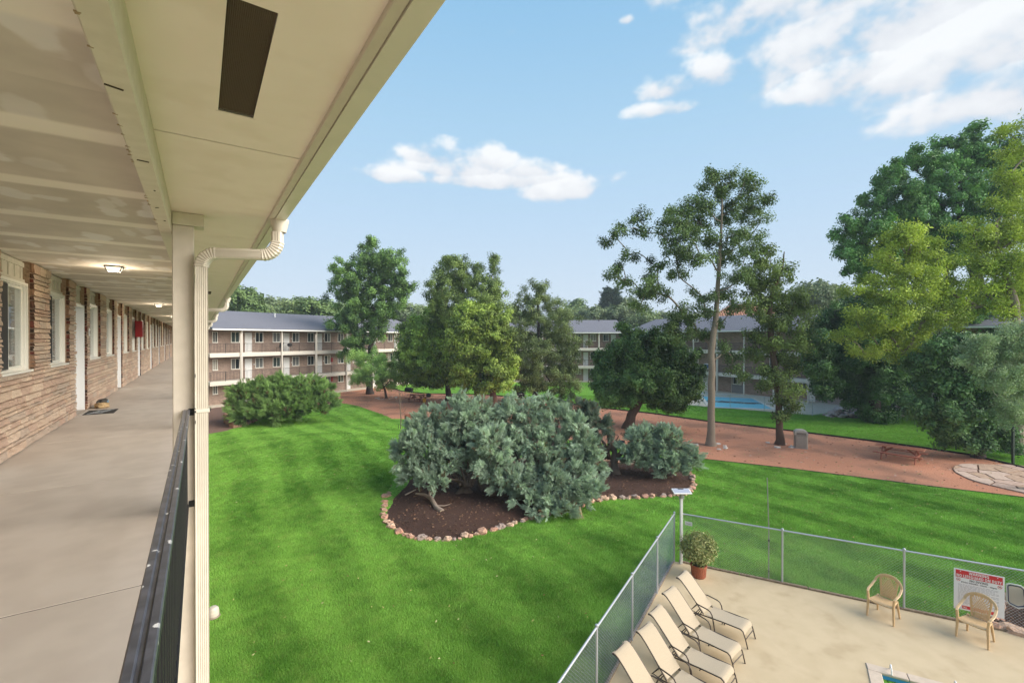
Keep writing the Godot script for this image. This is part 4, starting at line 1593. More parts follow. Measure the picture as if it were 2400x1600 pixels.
func wings() -> void:
	near_things()
	wing("left wing: three-storey brick block with balconies and blue-grey roof behind the green junipers", Vector3(-28.9, 0, -44), 30.0, 30.6, 2.92, 4.35, 4.2, 3.9, [[1.0, 1.48, 0], [2.78, 3.65, 0]], [])
	wing("back wing: brick block with balconies seen between the willow-like tree and the round dark tree", Vector3(-13.6, 0, -70.5), 90.0, 31.0, 0.9, 4.33, 3.1, 0.5, [], [])
	wing("right wing: brick block with balconies behind the tall airy tree and the covered pool", Vector3(17.7, 0, -71), 152.4, 52.0, 1.9, 3.6, 1.0, 0.5, [[17.35, 18.5, 0, [0]], [22.0, 22.8, 0, [1, 2]], [12.9, 13.7, 1, [0]]], [[11.5, 25.0]])
	wing_things()

func wing_point(at: Vector3, heading: float, x: float, y: float, s: float) -> Vector3:
	var a := deg_to_rad(heading)
	return at + Vector3(cos(a), 0, sin(a)) * x + Vector3(sin(a), 0, -cos(a)) * s + Vector3.UP * y

func wing_basis(heading: float) -> Basis:
	var a := deg_to_rad(heading)
	return Basis(Vector3(cos(a), 0, sin(a)), Vector3.UP, Vector3(-sin(a), 0, cos(a)))

func wing_things() -> void:
	var la := Vector3(-28.9, 0, -44)
	var ba := Vector3(-13.6, 0, -70.5)
	var ra := Vector3(17.7, 0, -71)
	var red := plain("cabinet red", lin(0.28, 0.012, 0.016), 0.35)
	for q in [[3.72, "red fire extinguisher box on the left wing's middle balcony wall"], [1.3, "red fire extinguisher box on the left wing's ground floor wall"]]:
		var e := thing("extinguisher_box", q[1], "extinguisher box", wing_point(la, 30.0, -1.5, q[0], 15.05), wing_basis(30.0))
		var b := MB.new()
		b.box(Vector3(0, 0, -0.14), Vector3(0.16, 0.52, 0.14), 0.01)
		part(e, "cabinet", b, red)
		b = MB.new()
		b.box(Vector3(0.16, 0.04, -0.11), Vector3(0.168, 0.48, 0.11), 0.003)
		part(e, "door", b, red)
	# black chair and grill on the top balcony of the left wing
	var dark := plain("dark metal", lin(0.015, 0.015, 0.016), 0.5)
	for q in [[7.5, "black patio chair on the left wing's top balcony, left of the post"], [8.75, "black kettle grill on the left wing's top balcony by the white door"]]:
		var b := MB.new()
		if q[0] < 8:
			var c := thing("patio_chair", q[1], "chair", wing_point(la, 30.0, -0.5, 5.2, q[0]), wing_basis(30.0))
			b.box(Vector3(-0.25, 0.42, -0.25), Vector3(0.25, 0.47, 0.25), 0.01)
			part(c, "seat", b, dark)
			b = MB.new()
			b.bar(Vector3(0.22, 0.45, 0), Vector3(0.32, 1.0, 0), 0.5, 0.03, Vector3.RIGHT)
			part(c, "backrest", b, dark)
			for s in [[-1, -1], [1, -1], [1, 1], [-1, 1]]:
				b = MB.new()
				b.rod(Vector3(0.22 * s[0], 0.44, 0.22 * s[1]), Vector3(0.24 * s[0], 0, 0.24 * s[1]), 0.014, 6)
				part(c, "leg", b, dark)
		else:
			kettle_grill(q[1], wing_point(la, 30.0, -0.6, 5.2, q[0]), dark)
	# furniture on the back wing's top balcony
	var wood := plain("balcony wood", lin(0.20, 0.10, 0.045), 0.7)
	var c2 := thing("wooden_chair", "brown wooden chair on the back wing's top balcony", "chair", wing_point(ba, 90.0, -0.7, 5.2, 25.3), wing_basis(90.0))
	var b2 := MB.new()
	b2.box(Vector3(-0.25, 0.42, -0.25), Vector3(0.25, 0.46, 0.25), 0.01)
	part(c2, "seat", b2, wood)
	b2 = MB.new()
	for k in 4:
		b2.box(Vector3(-0.25, 0.5, -0.22 + k * 0.13), Vector3(-0.22, 1.05, -0.15 + k * 0.13))
	b2.box(Vector3(-0.26, 0.98, -0.25), Vector3(-0.21, 1.08, 0.25), 0.01)
	part(c2, "backrest", b2, wood)
	for s in [[-1, -1], [1, -1], [1, 1], [-1, 1]]:
		b2 = MB.new()
		b2.box(Vector3(0.22 * s[0] - 0.02, 0, 0.22 * s[1] - 0.02), Vector3(0.22 * s[0] + 0.02, 0.42, 0.22 * s[1] + 0.02))
		part(c2, "leg", b2, wood)
	# cooler and a white jug on the right wing's middle balcony
	var cool := thing("cooler", "blue and white cooler on the right wing's middle balcony behind the pale trunk", "cooler", wing_point(ra, 152.4, -0.35, 2.95, 14.6), wing_basis(152.4))
	b2 = MB.new()
	b2.box(Vector3(-0.25, 0, -0.35), Vector3(0.25, 0.42, 0.35), 0.03)
	part(cool, "body", b2, plain("cooler blue", lin(0.02, 0.07, 0.36), 0.4))
	b2 = MB.new()
	b2.box(Vector3(-0.27, 0.42, -0.37), Vector3(0.27, 0.52, 0.37), 0.03)
	part(cool, "lid", b2, plain("cooler white", lin(0.75, 0.76, 0.78), 0.4))
	b2 = MB.new()
	b2.box(Vector3(-0.27, -0.1, -0.37), Vector3(0.27, 0.0, 0.37), 0.02)
	part(cool, "foot", b2, plain("cooler white", lin(0.75, 0.76, 0.78), 0.4))
	var st := thing("side_stand", "low white stand under the blue cooler on the right wing's balcony", "stand", wing_point(ra, 152.4, -0.35, 2.45, 14.6), wing_basis(152.4))
	for s in [[-1, -1], [1, -1], [1, 1], [-1, 1]]:
		b2 = MB.new()
		b2.box(Vector3(0.2 * s[0] - 0.02, 0, 0.3 * s[1] - 0.02), Vector3(0.2 * s[0] + 0.02, 0.36, 0.3 * s[1] + 0.02))
		part(st, "leg", b2, plain("cooler white", lin(0.75, 0.76, 0.78), 0.4))
	b2 = MB.new()
	b2.box(Vector3(-0.27, 0.36, -0.37), Vector3(0.27, 0.395, 0.37), 0.01)
	part(st, "top", b2, plain("cooler white", lin(0.75, 0.76, 0.78), 0.4))
	# grey cover panel under the ground floor window of the right wing
	var pn := thing("utility_panel", "grey boarded panel below the right wing's ground floor window by the covered pool", "panel", wing_point(ra, 152.4, -1.5, 0.06, 17.9), wing_basis(152.4))
	b2 = MB.new()
	b2.box(Vector3(0.005, 0, -0.95), Vector3(0.03, 1.0, 0.75), 0.005)
	part(pn, "board", b2, plain("grey board", lin(0.20, 0.20, 0.205), 0.7))
	b2 = MB.new()
	for q in [[-1.0, -0.95], [0.75, 0.8]]:
		b2.box(Vector3(0.003, 0, q[0]), Vector3(0.05, 2.15, q[1]))
	part(pn, "frame", b2, plain("wing cream", Color.WHITE, 0.6))

func kettle_grill(label: String, at: Vector3, dark: Material) -> void:
	var g := thing("kettle_grill", label, "grill", at, Basis(Vector3.UP, 0.4))
	var b := MB.new()
	b.lathe([Vector2(0.0, 0.52), Vector2(0.12, 0.53), Vector2(0.22, 0.60), Vector2(0.27, 0.72), Vector2(0.275, 0.74)], Vector3.ZERO, 16)
	part(g, "bowl", b, dark)
	b = MB.new()
	b.lathe([Vector2(0.28, 0.745), Vector2(0.265, 0.80), Vector2(0.20, 0.88), Vector2(0.10, 0.925), Vector2(0.0, 0.935)], Vector3.ZERO, 16)
	var l := part(g, "lid", b, dark)
	b = MB.new()
	b.path([Vector3(-0.06, 0.93, 0), Vector3(-0.05, 0.975, 0), Vector3(0.05, 0.975, 0), Vector3(0.06, 0.93, 0)], 0.012, 5)
	part(l, "handle", b, dark)
	for k in 3:
		var a := TAU * k / 3.0
		b = MB.new()
		b.rod(Vector3(cos(a) * 0.16, 0.56, sin(a) * 0.16), Vector3(cos(a) * 0.28, 0.0, sin(a) * 0.28), 0.012, 6)
		part(g, "leg", b, plain("dull steel", lin(0.35, 0.35, 0.36), 0.35, 0.9))
	b = MB.new()
	b.box(Vector3(0.27, 0.68, -0.16), Vector3(0.55, 0.70, 0.16), 0.01)
	part(g, "side_shelf", b, dark)


# ---------------------------------------------------------------- things in the courtyard

func heading_basis(dir: Vector3) -> Basis:
	# local z runs along dir
	var z := Vector3(dir.x, 0, dir.z).normalized()
	return Basis(Vector3.UP.cross(z), Vector3.UP, z)

func picnic_table(label: String, at: Vector3, dir: Vector3, length: float, tone: Array) -> void:
	var t := thing("picnic_table", label, "picnic table", at, heading_basis(dir), "picnic tables on the red path")
	var h := length * 0.5
	for k in 5:
		var b := MB.new()
		b.box(Vector3(-0.365 + k * 0.147, 0.71, -h), Vector3(-0.225 + k * 0.147, 0.75, h), 0.006)
		part(t, "tabletop_plank", b, tone[k % tone.size()])
	for s in [-1.0, 1.0]:
		for k in 2:
			var b := MB.new()
			b.box(Vector3(s * (0.62 + k * 0.147) - 0.067, 0.40, -h), Vector3(s * (0.62 + k * 0.147) + 0.067, 0.44, h), 0.006)
			part(t, "bench_plank", b, tone[(k + 1) % tone.size()])
	for z in [-h + 0.32, h - 0.32]:
		for s in [-1.0, 1.0]:
			var b := MB.new()
			b.bar(Vector3(s * 0.62, 0, z), Vector3(s * 0.22, 0.71, z), 0.09, 0.04, Vector3.BACK, 0.005)
			part(t, "leg", b, tone[2])
		var b2 := MB.new()
		b2.box(Vector3(-0.82, 0.31, z + 0.022), Vector3(0.82, 0.40, z + 0.06), 0.005)
		part(t, "bench_support", b2, tone[2])
		b2 = MB.new()
		b2.box(Vector3(-0.35, 0.62, z + 0.022), Vector3(0.35, 0.71, z + 0.06), 0.005)
		part(t, "top_support", b2, tone[2])
		b2 = MB.new()
		b2.bar(Vector3(0, 0.35, z + 0.02 * signf(z)), Vector3(0, 0.70, z - signf(z) * 0.45), 0.08, 0.04, Vector3.RIGHT, 0.004)
		part(t, "brace", b2, tone[2])

func courtyard_things() -> void:
	var wood := [mottled("stained plank a", lin(0.30, 0.105, 0.06), lin(0.42, 0.165, 0.10), 0.8, 0.6, 0.1, false), mottled("stained plank b", lin(0.26, 0.085, 0.05), lin(0.37, 0.14, 0.085), 0.8, 0.6, 0.1, false), mottled("stained plank c", lin(0.20, 0.05, 0.025), lin(0.29, 0.08, 0.042), 0.8, 0.6, 0.1, false)]
	var c := (gp(2070, 1090) + gp(2165, 1100)) * 0.5
	var c2 := Vector3(21.1, 0, -25.0)
	picnic_table("red-brown picnic table on the red path near the grey litter bin", c2, Vector3(1.12, 0, 1.35), 2.05, wood)
	picnic_table("red picnic table on the path far left between a black smoker and a kettle grill", gp(977, 941), Vector3(0.98, 0, 0.35), 1.9, [wood[2], wood[1], wood[2]])

	var dark := plain("dark metal", lin(0.015, 0.015, 0.016), 0.5)
	# barrel smoker
	var g := thing("barrel_smoker", "black barrel smoker behind the far left picnic table", "grill", gp(958, 931), heading_basis(Vector3(0.9, 0, 0.3)))
	var b := MB.new()
	b.lathe([Vector2(0, -0.45), Vector2(0.2, -0.45), Vector2(0.24, -0.42), Vector2(0.24, 0.42), Vector2(0.2, 0.45), Vector2(0, 0.45)], Vector3(0, 0.86, 0), 16, Basis(Vector3.RIGHT, PI / 2))
	part(g, "barrel", b, dark)
	b = MB.new()
	b.rod(Vector3(0, 1.05, -0.3), Vector3(0, 1.45, -0.3), 0.045, 8)
	part(g, "chimney", b, dark)
	b = MB.new()
	b.box(Vector3(0.22, 0.78, -0.35), Vector3(0.45, 0.80, 0.35), 0.005)
	part(g, "shelf", b, dark)
	for s in [[-1, -1], [1, -1], [1, 1], [-1, 1]]:
		b = MB.new()
		b.rod(Vector3(0.15 * s[0], 0.7, 0.32 * s[1]), Vector3(0.22 * s[0], 0, 0.36 * s[1]), 0.018, 6)
		part(g, "leg", b, plain("dull steel", lin(0.35, 0.35, 0.36), 0.35, 0.9))
	kettle_grill("black kettle grill on steel legs beside the far left picnic table", gp(1004, 943), dark)
	# yellow bucket with a mop handle
	var yb := thing("mop_bucket", "yellow mop bucket with upright handle by the far left picnic table", "bucket", gp(994, 944), Basis.IDENTITY)
	var yel := plain("yellow plastic", lin(0.62, 0.33, 0.035), 0.5)
	b = MB.new()
	b.lathe([Vector2(0.0, 0.02), Vector2(0.14, 0.02), Vector2(0.19, 0.4), Vector2(0.205, 0.41), Vector2(0.205, 0.43), Vector2(0.175, 0.43), Vector2(0.14, 0.06), Vector2(0, 0.06)], Vector3.ZERO, 16)
	part(yb, "bucket", b, yel)
	b = MB.new()
	b.rod(Vector3(0.05, 0.05, 0.02), Vector3(0.0, 1.15, 0.0), 0.018, 6)
	part(yb, "handle", b, yel)
	for s in [[-1, -1], [1, -1], [1, 1], [-1, 1]]:
		b = MB.new()
		b.rock(Vector3(0.11 * s[0], 0.025, 0.11 * s[1]), Vector3(0.02, 0.025, 0.02), 1)
		part(yb, "caster", b, dark)
	# second grill group in the middle
	var gg := thing("gas_grill", "black gas grill on the red path between the two middle trunks", "grill", gp(1221, 945), heading_basis(Vector3(0.4, 0, 1)))
	b = MB.new()
	b.box(Vector3(-0.33, 0.62, -0.22), Vector3(0.33, 0.84, 0.22), 0.02)
	part(gg, "firebox", b, dark)
	b = MB.new()
	b.lathe([Vector2(0, -0.33), Vector2(0.20, -0.33), Vector2(0.22, -0.31), Vector2(0.22, 0.31), Vector2(0.20, 0.33), Vector2(0, 0.33)], Vector3(0, 0.87, 0), 14, Basis(Vector3.BACK, PI / 2))
	var lid := part(gg, "lid", b, plain("lid enamel", lin(0.03, 0.03, 0.04), 0.15))
	b = MB.new()
	b.rod(Vector3(-0.22, 0.96, 0.24), Vector3(0.22, 0.96, 0.24), 0.015, 6)
	part(lid, "handle", b, plain("chrome", lin(0.6, 0.6, 0.6), 0.2, 1.0))
	b = MB.new()
	b.box(Vector3(0.34, 0.78, -0.2), Vector3(0.66, 0.81, 0.2), 0.006)
	b.box(Vector3(-0.66, 0.78, -0.2), Vector3(-0.34, 0.81, 0.2), 0.006)
	part(gg, "side_shelf", b, plain("white plate", lin(0.75, 0.75, 0.74), 0.4))
	for s in [[-1, -1], [1, -1], [1, 1], [-1, 1]]:
		b = MB.new()
		b.box(Vector3(0.29 * s[0] - 0.02, 0, 0.18 * s[1] - 0.02), Vector3(0.29 * s[0] + 0.02, 0.62, 0.18 * s[1] + 0.02))
		part(gg, "leg", b, plain("white plate", lin(0.75, 0.75, 0.74), 0.4))
	b = MB.new()
	b.box(Vector3(-0.3, 0.12, -0.18), Vector3(0.3, 0.15, 0.18))
	part(gg, "bottom_shelf", b, dark)
	var st := thing("small_table", "small pale wooden table beside the middle gas grill", "table", gp(1236, 948), heading_basis(Vector3(0.5, 0, 1)))
	var pale := plain("pale wood", lin(0.50, 0.34, 0.22), 0.7)
	for k in 4:
		b = MB.new()
		b.box(Vector3(-0.4, 0.52, -0.3 + k * 0.15), Vector3(0.4, 0.55, -0.16 + k * 0.15), 0.004)
		part(st, "plank", b, pale)
	for s in [[-1, -1], [1, -1], [1, 1], [-1, 1]]:
		b = MB.new()
		b.box(Vector3(0.34 * s[0] - 0.03, 0, 0.24 * s[1] - 0.03), Vector3(0.34 * s[0] + 0.03, 0.52, 0.24 * s[1] + 0.03))
		part(st, "leg", b, pale)
	var gb := thing("covered_grill", "tall grill under a black cover left of the middle gas grill", "grill", gp(1209, 944), Basis.IDENTITY)
	b = MB.new()
	b.box(Vector3(-0.26, 0.12, -0.26), Vector3(0.26, 1.1, 0.26), 0.06)
	part(gb, "cover", b, plain("black cover", lin(0.012, 0.012, 0.013), 0.8))
	for s in [[-1, -1], [1, -1], [1, 1], [-1, 1]]:
		b = MB.new()
		b.rod(Vector3(0.2 * s[0], 0.14, 0.2 * s[1]), Vector3(0.2 * s[0], 0.0, 0.2 * s[1]), 0.02, 6)
		part(gb, "leg", b, dark)
	# half barrel and a tipped chair
	var bp := gp(957, 987)
	var hb := thing("half_barrel", "brown wooden half barrel at the left end of the red path", "barrel", bp, Basis.IDENTITY)
	for k in 14:
		var a := TAU * k / 14.0
		b = MB.new()
		var d := Vector3(cos(a), 0, sin(a))
		b.bar(d * 0.26, d * 0.30 + Vector3(0, 0.27, 0), 0.125, 0.03, d, 0.004)
		b.bar(d * 0.30 + Vector3(0, 0.27, 0), d * 0.285 + Vector3(0, 0.52, 0), 0.125, 0.03, d, 0.004)
		part(hb, "stave", b, wood[k % 3])
	for y in [0.14, 0.40]:
		b = MB.new()
		var rr := 0.292 if y < 0.2 else 0.303
		b.lathe([Vector2(rr + 0.012, y - 0.02), Vector2(rr + 0.018, y + 0.02)], Vector3.ZERO, 20)
		part(hb, "hoop", b, dark)
	b = MB.new()
	b.lathe([Vector2(0.27, 0.45), Vector2(0.0, 0.47)], Vector3.ZERO, 16)
	part(hb, "soil", b, plain("soil", lin(0.04, 0.025, 0.017), 0.95))
	var tc := thing("slatted_chair", "dark slatted chair tipped against the wooden half barrel", "chair", bp + Vector3(0.62, 0.0, 0.12), Basis(Vector3.UP, 0.35))
	var dw := plain("dark slat", lin(0.06, 0.035, 0.022), 0.7)
	var tilt := Basis(Vector3.BACK, -0.62)
	for k in 7:
		b = MB.new()
		b.obox(tilt * Vector3(-0.55 + k * 0.17, 0.52, 0), Vector3(0.09, 0.025, 0.62), tilt, 0.004)
		part(tc, "slat", b, dw)
	for z in [-0.28, 0.28]:
		b = MB.new()
		b.obox(tilt * Vector3(-0.03, 0.49, z), Vector3(1.2, 0.05, 0.04), tilt)
		part(tc, "side_rail", b, dw)
	for q in [[-0.35, -0.28], [-0.35, 0.28], [0.22, -0.28], [0.22, 0.28]]:
		b = MB.new()
		var top := tilt * Vector3(q[0], 0.47, q[1])
		b.rod(top, Vector3(top.x * 0.8, 0.0, top.z), 0.025, 6)
		part(tc, "leg", b, dw)
	# litter bin
	var bin_ := thing("litter_bin", "grey-brown plastic litter bin with domed lid beside the second trunk", "litter bin", gp(1878, 1050), heading_basis(Vector3(-0.45, 0, 1)))
	var taupe := mottled("taupe plastic", lin(0.235, 0.20, 0.17), lin(0.27, 0.235, 0.20), 0.5, 0.5, 0.02, false)
	b = MB.new()
	b.box(Vector3(-0.34, 0.02, -0.3), Vector3(0.34, 0.84, 0.3), 0.05)
	b.box(Vector3(-0.35, 0.0, -0.31), Vector3(0.35, 0.06, 0.31), 0.02)
	part(bin_, "body", b, taupe)
	b = MB.new()
	b.box(Vector3(-0.27, 0.16, 0.298), Vector3(0.27, 0.72, 0.315), 0.012)
	part(bin_, "door", b, taupe)
	b = MB.new()
	var arch := PackedVector2Array([Vector2(-0.35, 0.82)])
	for k in 11:
		var a := PI * (1.0 - k / 10.0)
		arch.append(Vector2(cos(a) * 0.35, 0.95 + 0.17 * sin(a)))
	arch.append(Vector2(0.35, 0.82))
	b.prism(arch, -0.31, 0.31, Transform3D(Basis(Vector3.RIGHT, Vector3.BACK, Vector3.UP), Vector3.ZERO))
	var bl := part(bin_, "lid", b, mottled("lid plastic", lin(0.33, 0.30, 0.265), lin(0.38, 0.345, 0.31), 0.5, 0.45, 0.0, false))
	b = MB.new()
	b.box(Vector3(-0.25, 0.84, 0.308), Vector3(0.25, 0.98, 0.318), 0.004)
	part(bl, "flap", b, plain("flap", lin(0.14, 0.12, 0.105), 0.5))

	# bare sapling
	var sp := gp(938, 1012)
	var sap := thing("bare_sapling", "thin bare sapling on the lawn edge by the half barrel", "sapling", sp)
	b = MB.new()
	var twig := mottled("twig bark", lin(0.14, 0.10, 0.07), lin(0.2, 0.15, 0.11), 0.2, 0.9)
	b.tube(PackedVector3Array([Vector3(0, 0, 0), Vector3(0.04, 0.9, 0), Vector3(-0.02, 1.9, 0.05), Vector3(-0.05, 2.9, 0), Vector3(0.0, 3.7, 0)]), PackedFloat32Array([0.045, 0.036, 0.028, 0.018, 0.006]), 6)
	part(sap, "stem", b, twig)
	for q in [[1.25, 0.7, 0.45], [1.9, -0.5, 0.5], [2.1, 0.3, 0.6], [2.5, -0.25, 0.5], [2.7, 0.35, 0.5]]:
		b = MB.new()
		b.tube(PackedVector3Array([Vector3(0, q[0], 0), Vector3(q[1] * 0.5, q[0] + q[2] * 0.6, 0.05), Vector3(q[1] * 0.7, q[0] + q[2] * 1.5, 0.1)]), PackedFloat32Array([0.016, 0.011, 0.004]), 5)
		part(sap, "twig", b, twig)
	b = MB.new()
	b.rod(Vector3(-0.14, 0, 0.03), Vector3(-0.14, 0.5, 0.03), 0.02, 6)
	part(sap, "stake", b, dark)
	# dark green post at the right edge of the far lawn
	var gpst := thing("sign_post", "dark green metal post on the far lawn at the right edge by the flagstones", "post", gp(2377, 1089))
	b = MB.new()
	b.box(Vector3(-0.05, 0, -0.05), Vector3(0.05, 1.9, 0.05), 0.008)
	part(gpst, "shaft", b, plain("post green", lin(0.018, 0.03, 0.024), 0.5))
	b = MB.new()
	b.lathe([Vector2(0.075, 1.9), Vector2(0.08, 1.93), Vector2(0.0, 2.02)], Vector3.ZERO, 4)
	part(gpst, "cap", b, plain("post green", lin(0.018, 0.03, 0.024), 0.5))

	# far pool under its blue cover, with its fence
	var pool := outline([1644, 929, 1766, 934, 1817, 960, 1664, 955], 0.06)
	b = MB.new()
	b.prism(pool, 0.045, 0.085)
	var cover := thing("pool_cover", "bright blue cover over the far pool in front of the right wing", "pool cover")
	var cm := mottled("pool cover blue", lin(0.10, 0.42, 0.56), lin(0.13, 0.48, 0.62), 2.0, 0.5)
	cm.detail_enabled = true
	cm.detail_blend_mode = BaseMaterial3D.BLEND_MODE_MIX
	part(cover, "sheet", b, mottled("pool cover blue", Color.WHITE, Color.WHITE, 1, 1))
	cm.detail_enabled = false
	b = MB.new()
	var pc := (pool[0] + pool[1] + pool[2] + pool[3]) * 0.25
	var pd := PackedVector2Array()
	for k in 24:
		var a := TAU * k / 24
		var w := lawn_noise.get_noise_1d(k * 9.0) * 0.6 + 1.0
		pd.append(pc + (pool[1] - pool[0]).normalized() * cos(a) * 3.0 * w + (pool[3] - pool[0]).normalized() * sin(a) * 0.75 * w)
	b.prism(pd, 0.085, 0.088)
	part(cover, "puddle", b, plain("dirty puddle", lin(0.06, 0.12, 0.16), 0.15))
	b = MB.new()
	for k in 4:
		var p0 := pool[k]
		var p1 := pool[(k + 1) % 4]
		b.bar(Vector3(p0.x, 0.075, p0.y), Vector3(p1.x, 0.075, p1.y), 0.28, 0.06)
	part(cover, "coping", b, plain("coping", lin(0.62, 0.58, 0.52), 0.7))
	var galv := plain("galvanised", lin(0.46, 0.48, 0.52), 0.4, 0.55)
	fence_run("far_fence", "thin wire fence along the near side of the far pool deck", [gp(1588, 951, 0), gp(1637, 953, 0), gp(1712, 958, 0), gp(1793, 965, 0), gp(1905, 975, 0), gp(1990, 966, 0)], 1.35, 0.13, 0.006, galv)
	fence_run("far_fence", "thin wire fence between the far pool and the right wing's ground floor", [gp(1668, 896, 0), gp(1700, 901, 0), gp(1745, 908, 0), gp(1803, 920, 0)], 1.75, 0.13, 0.006, galv)

	# cobble slope beyond the far lawn
	b = MB.new()
	var cob := MB.new()
	cob.rock(Vector3.ZERO, Vector3.ONE, 3, Basis.IDENTITY, 7, 5)
	var xf := []
	var tn := []
	var lo := cobble_poly[0]
	var hi := cobble_poly[0]
	for p in cobble_poly:
		lo = lo.min(p); hi = hi.max(p)
	var made := 0
	for k in 4000:
		var p := Vector2(rng.randf_range(lo.x, hi.x), rng.randf_range(lo.y, hi.y))
		if not Geometry2D.is_point_in_polygon(p, cobble_poly):
			continue
		var e := minf(edge_distance(p, cobble_poly) * 0.45, 0.9)
		var s := rng.randf_range(0.09, 0.22)
		xf.append(Transform3D(aim(ellipse_dir(), rng.randf() * TAU).scaled(Vector3(s, s * 0.7, s * 1.2)), Vector3(p.x, e + rng.randf() * 0.05, p.y)))
		tn.append(Color(0.42, 0.33, 0.30).lerp(Color(0.60, 0.52, 0.49), rng.randf()) * rng.randf_range(0.75, 1.05))
		made += 1
		if made > 650: break
	var rm := plain("cobble", Color.WHITE, 0.9)
	rm.vertex_color_use_as_albedo = true
	var cs := many(self, "cobble_slope", cob.mesh(), rm, xf, tn, true)
	b = MB.new()
	sheet(b, cobble_poly, 1.0, func(p: Vector2) -> float: return minf(edge_distance(p, cobble_poly) * 0.45, 0.9) - 0.03)
	setting("cobble_bank", b, plain("bank soil", lin(0.16, 0.11, 0.09), 0.95))

	island_edging()


func fence_run(called: String, label: String, posts: Array, height: float, gap: float, wire: float, m: Material, y0 := 0.0) -> Node3D:
	var base: Vector3 = posts[0]
	var f := thing(called, label, "fence", base)
	var b := MB.new()
	for k in posts.size():
		b = MB.new()
		var p: Vector3 = posts[k] - base
		b.rod(p, p + Vector3.UP * (height + 0.03), 0.024, 8)
		b.lathe([Vector2(0.032, height + 0.0), Vector2(0.03, height + 0.05), Vector2(0.0, height + 0.07)], p, 8)
		part(f, "post", b, m)
	for k in posts.size() - 1:
		var p0: Vector3 = posts[k] - base
		var p1: Vector3 = posts[k + 1] - base
		b = MB.new()
		b.rod(p0 + Vector3.UP * height, p1 + Vector3.UP * height, 0.021, 8)
		part(f, "top_rail", b, m)
		b = MB.new()
		chain_link(b, p0, p1, height - 0.02, gap, wire)
		part(f, "chain_link", b, m).set_meta("kind", "stuff")
	return f

func chain_link(b: MB, p0: Vector3, p1: Vector3, h: float, gap: float, wire: float) -> void:
	var l := p0.distance_to(p1)
	var d := (p1 - p0) / l
	var o := d.cross(Vector3.UP) * wire * 0.5
	var k := -h
	while k < l:
		# a wire rising to the right, and its mirror; both clipped to the panel
		for s in [0, 1]:
			var a := k
			var e := k + h
			var ya := 0.03
			var ye := h
			if a < 0.0:
				ya = 0.03 - a * (h - 0.03) / h
				a = 0.0
			if e > l:
				ye = 0.03 + (l - k) * (h - 0.03) / h
				e = l
			if e - a > 0.01:
				if s == 1:
					b.bar(p0 + d * (l - a) + Vector3.UP * ya - o, p0 + d * (l - e) + Vector3.UP * ye - o, wire, wire, d.cross(Vector3.UP))
				else:
					b.bar(p0 + d * a + Vector3.UP * ya + o, p0 + d * e + Vector3.UP * ye + o, wire, wire, d.cross(Vector3.UP))
		k += gap
	# the twisted ends that stand above the rail
	k = 0.0
	while k < l:
		b.bar(p0 + d * k + Vector3.UP * h, p0 + d * (k + 0.012) + Vector3.UP * (h + 0.055), wire, wire, d)
		k += gap

func island_edging() -> void:
	var tones := [mottled("edging rock a", lin(0.37, 0.20, 0.13), lin(0.52, 0.33, 0.23), 0.4, 0.9, 1.0), mottled("edging rock b", lin(0.44, 0.28, 0.19), lin(0.58, 0.41, 0.30), 0.4, 0.9, 1.0), mottled("edging rock c", lin(0.22, 0.16, 0.13), lin(0.36, 0.28, 0.24), 0.4, 0.9, 1.0), mottled("edging rock d", lin(0.42, 0.21, 0.14), lin(0.50, 0.28, 0.20), 0.4, 0.9, 1.0)]
	var shapes := []
	for k in 8:
		var b := MB.new()
		b.rock(Vector3.ZERO, Vector3.ONE, 50 + k * 3, Basis.IDENTITY, 8, 6)
		shapes.append(b.mesh())
	for spec in [[island_poly, "ring of pinkish boulders round the island mulch bed with the blue junipers", 0.22], [left_bed_poly, "row of sandstone pieces round the green juniper bed at the left", 0.34], [corner_bed_poly, "pinkish boulders round the mulch bed behind the warning sign", 0.33]]:
		var poly: PackedVector2Array = spec[0]
		var ring := thing("rock_edging", spec[1], "rock edging", Vector3(poly[0].x, 0, poly[0].y))
		for k in poly.size():
			var a := poly[k]
			var e := poly[(k + 1) % poly.size()]
			var l := a.distance_to(e)
			var t := rng.randf() * 0.1
			while t < l:
				var s: float = spec[2] * rng.randf_range(0.22, 0.66)
				if rng.randf() < 0.12: s *= 1.4
				var p := a.lerp(e, t / l) + Vector2(rng.randf_range(-0.08, 0.08), rng.randf_range(-0.08, 0.08))
				var turn := Basis(Vector3.UP, rng.randf() * TAU) * Basis(Vector3.RIGHT, rng.randf_range(-0.3, 0.3))
				inst(ring, "boulder", shapes[rng.randi() % 8], tones[[0, 1, 0, 3, 2, 1, 0][rng.randi() % 7]], Transform3D(turn.scaled_local(Vector3(s * rng.randf_range(0.8, 1.35), s * 0.72, s)), Vector3(p.x - poly[0].x, s * 0.35, p.y - poly[0].y)))
				t += s * rng.randf_range(1.35, 2.0)
				if rng.randf() < 0.2:
					t += s


# ---------------------------------------------------------------- the near pool deck

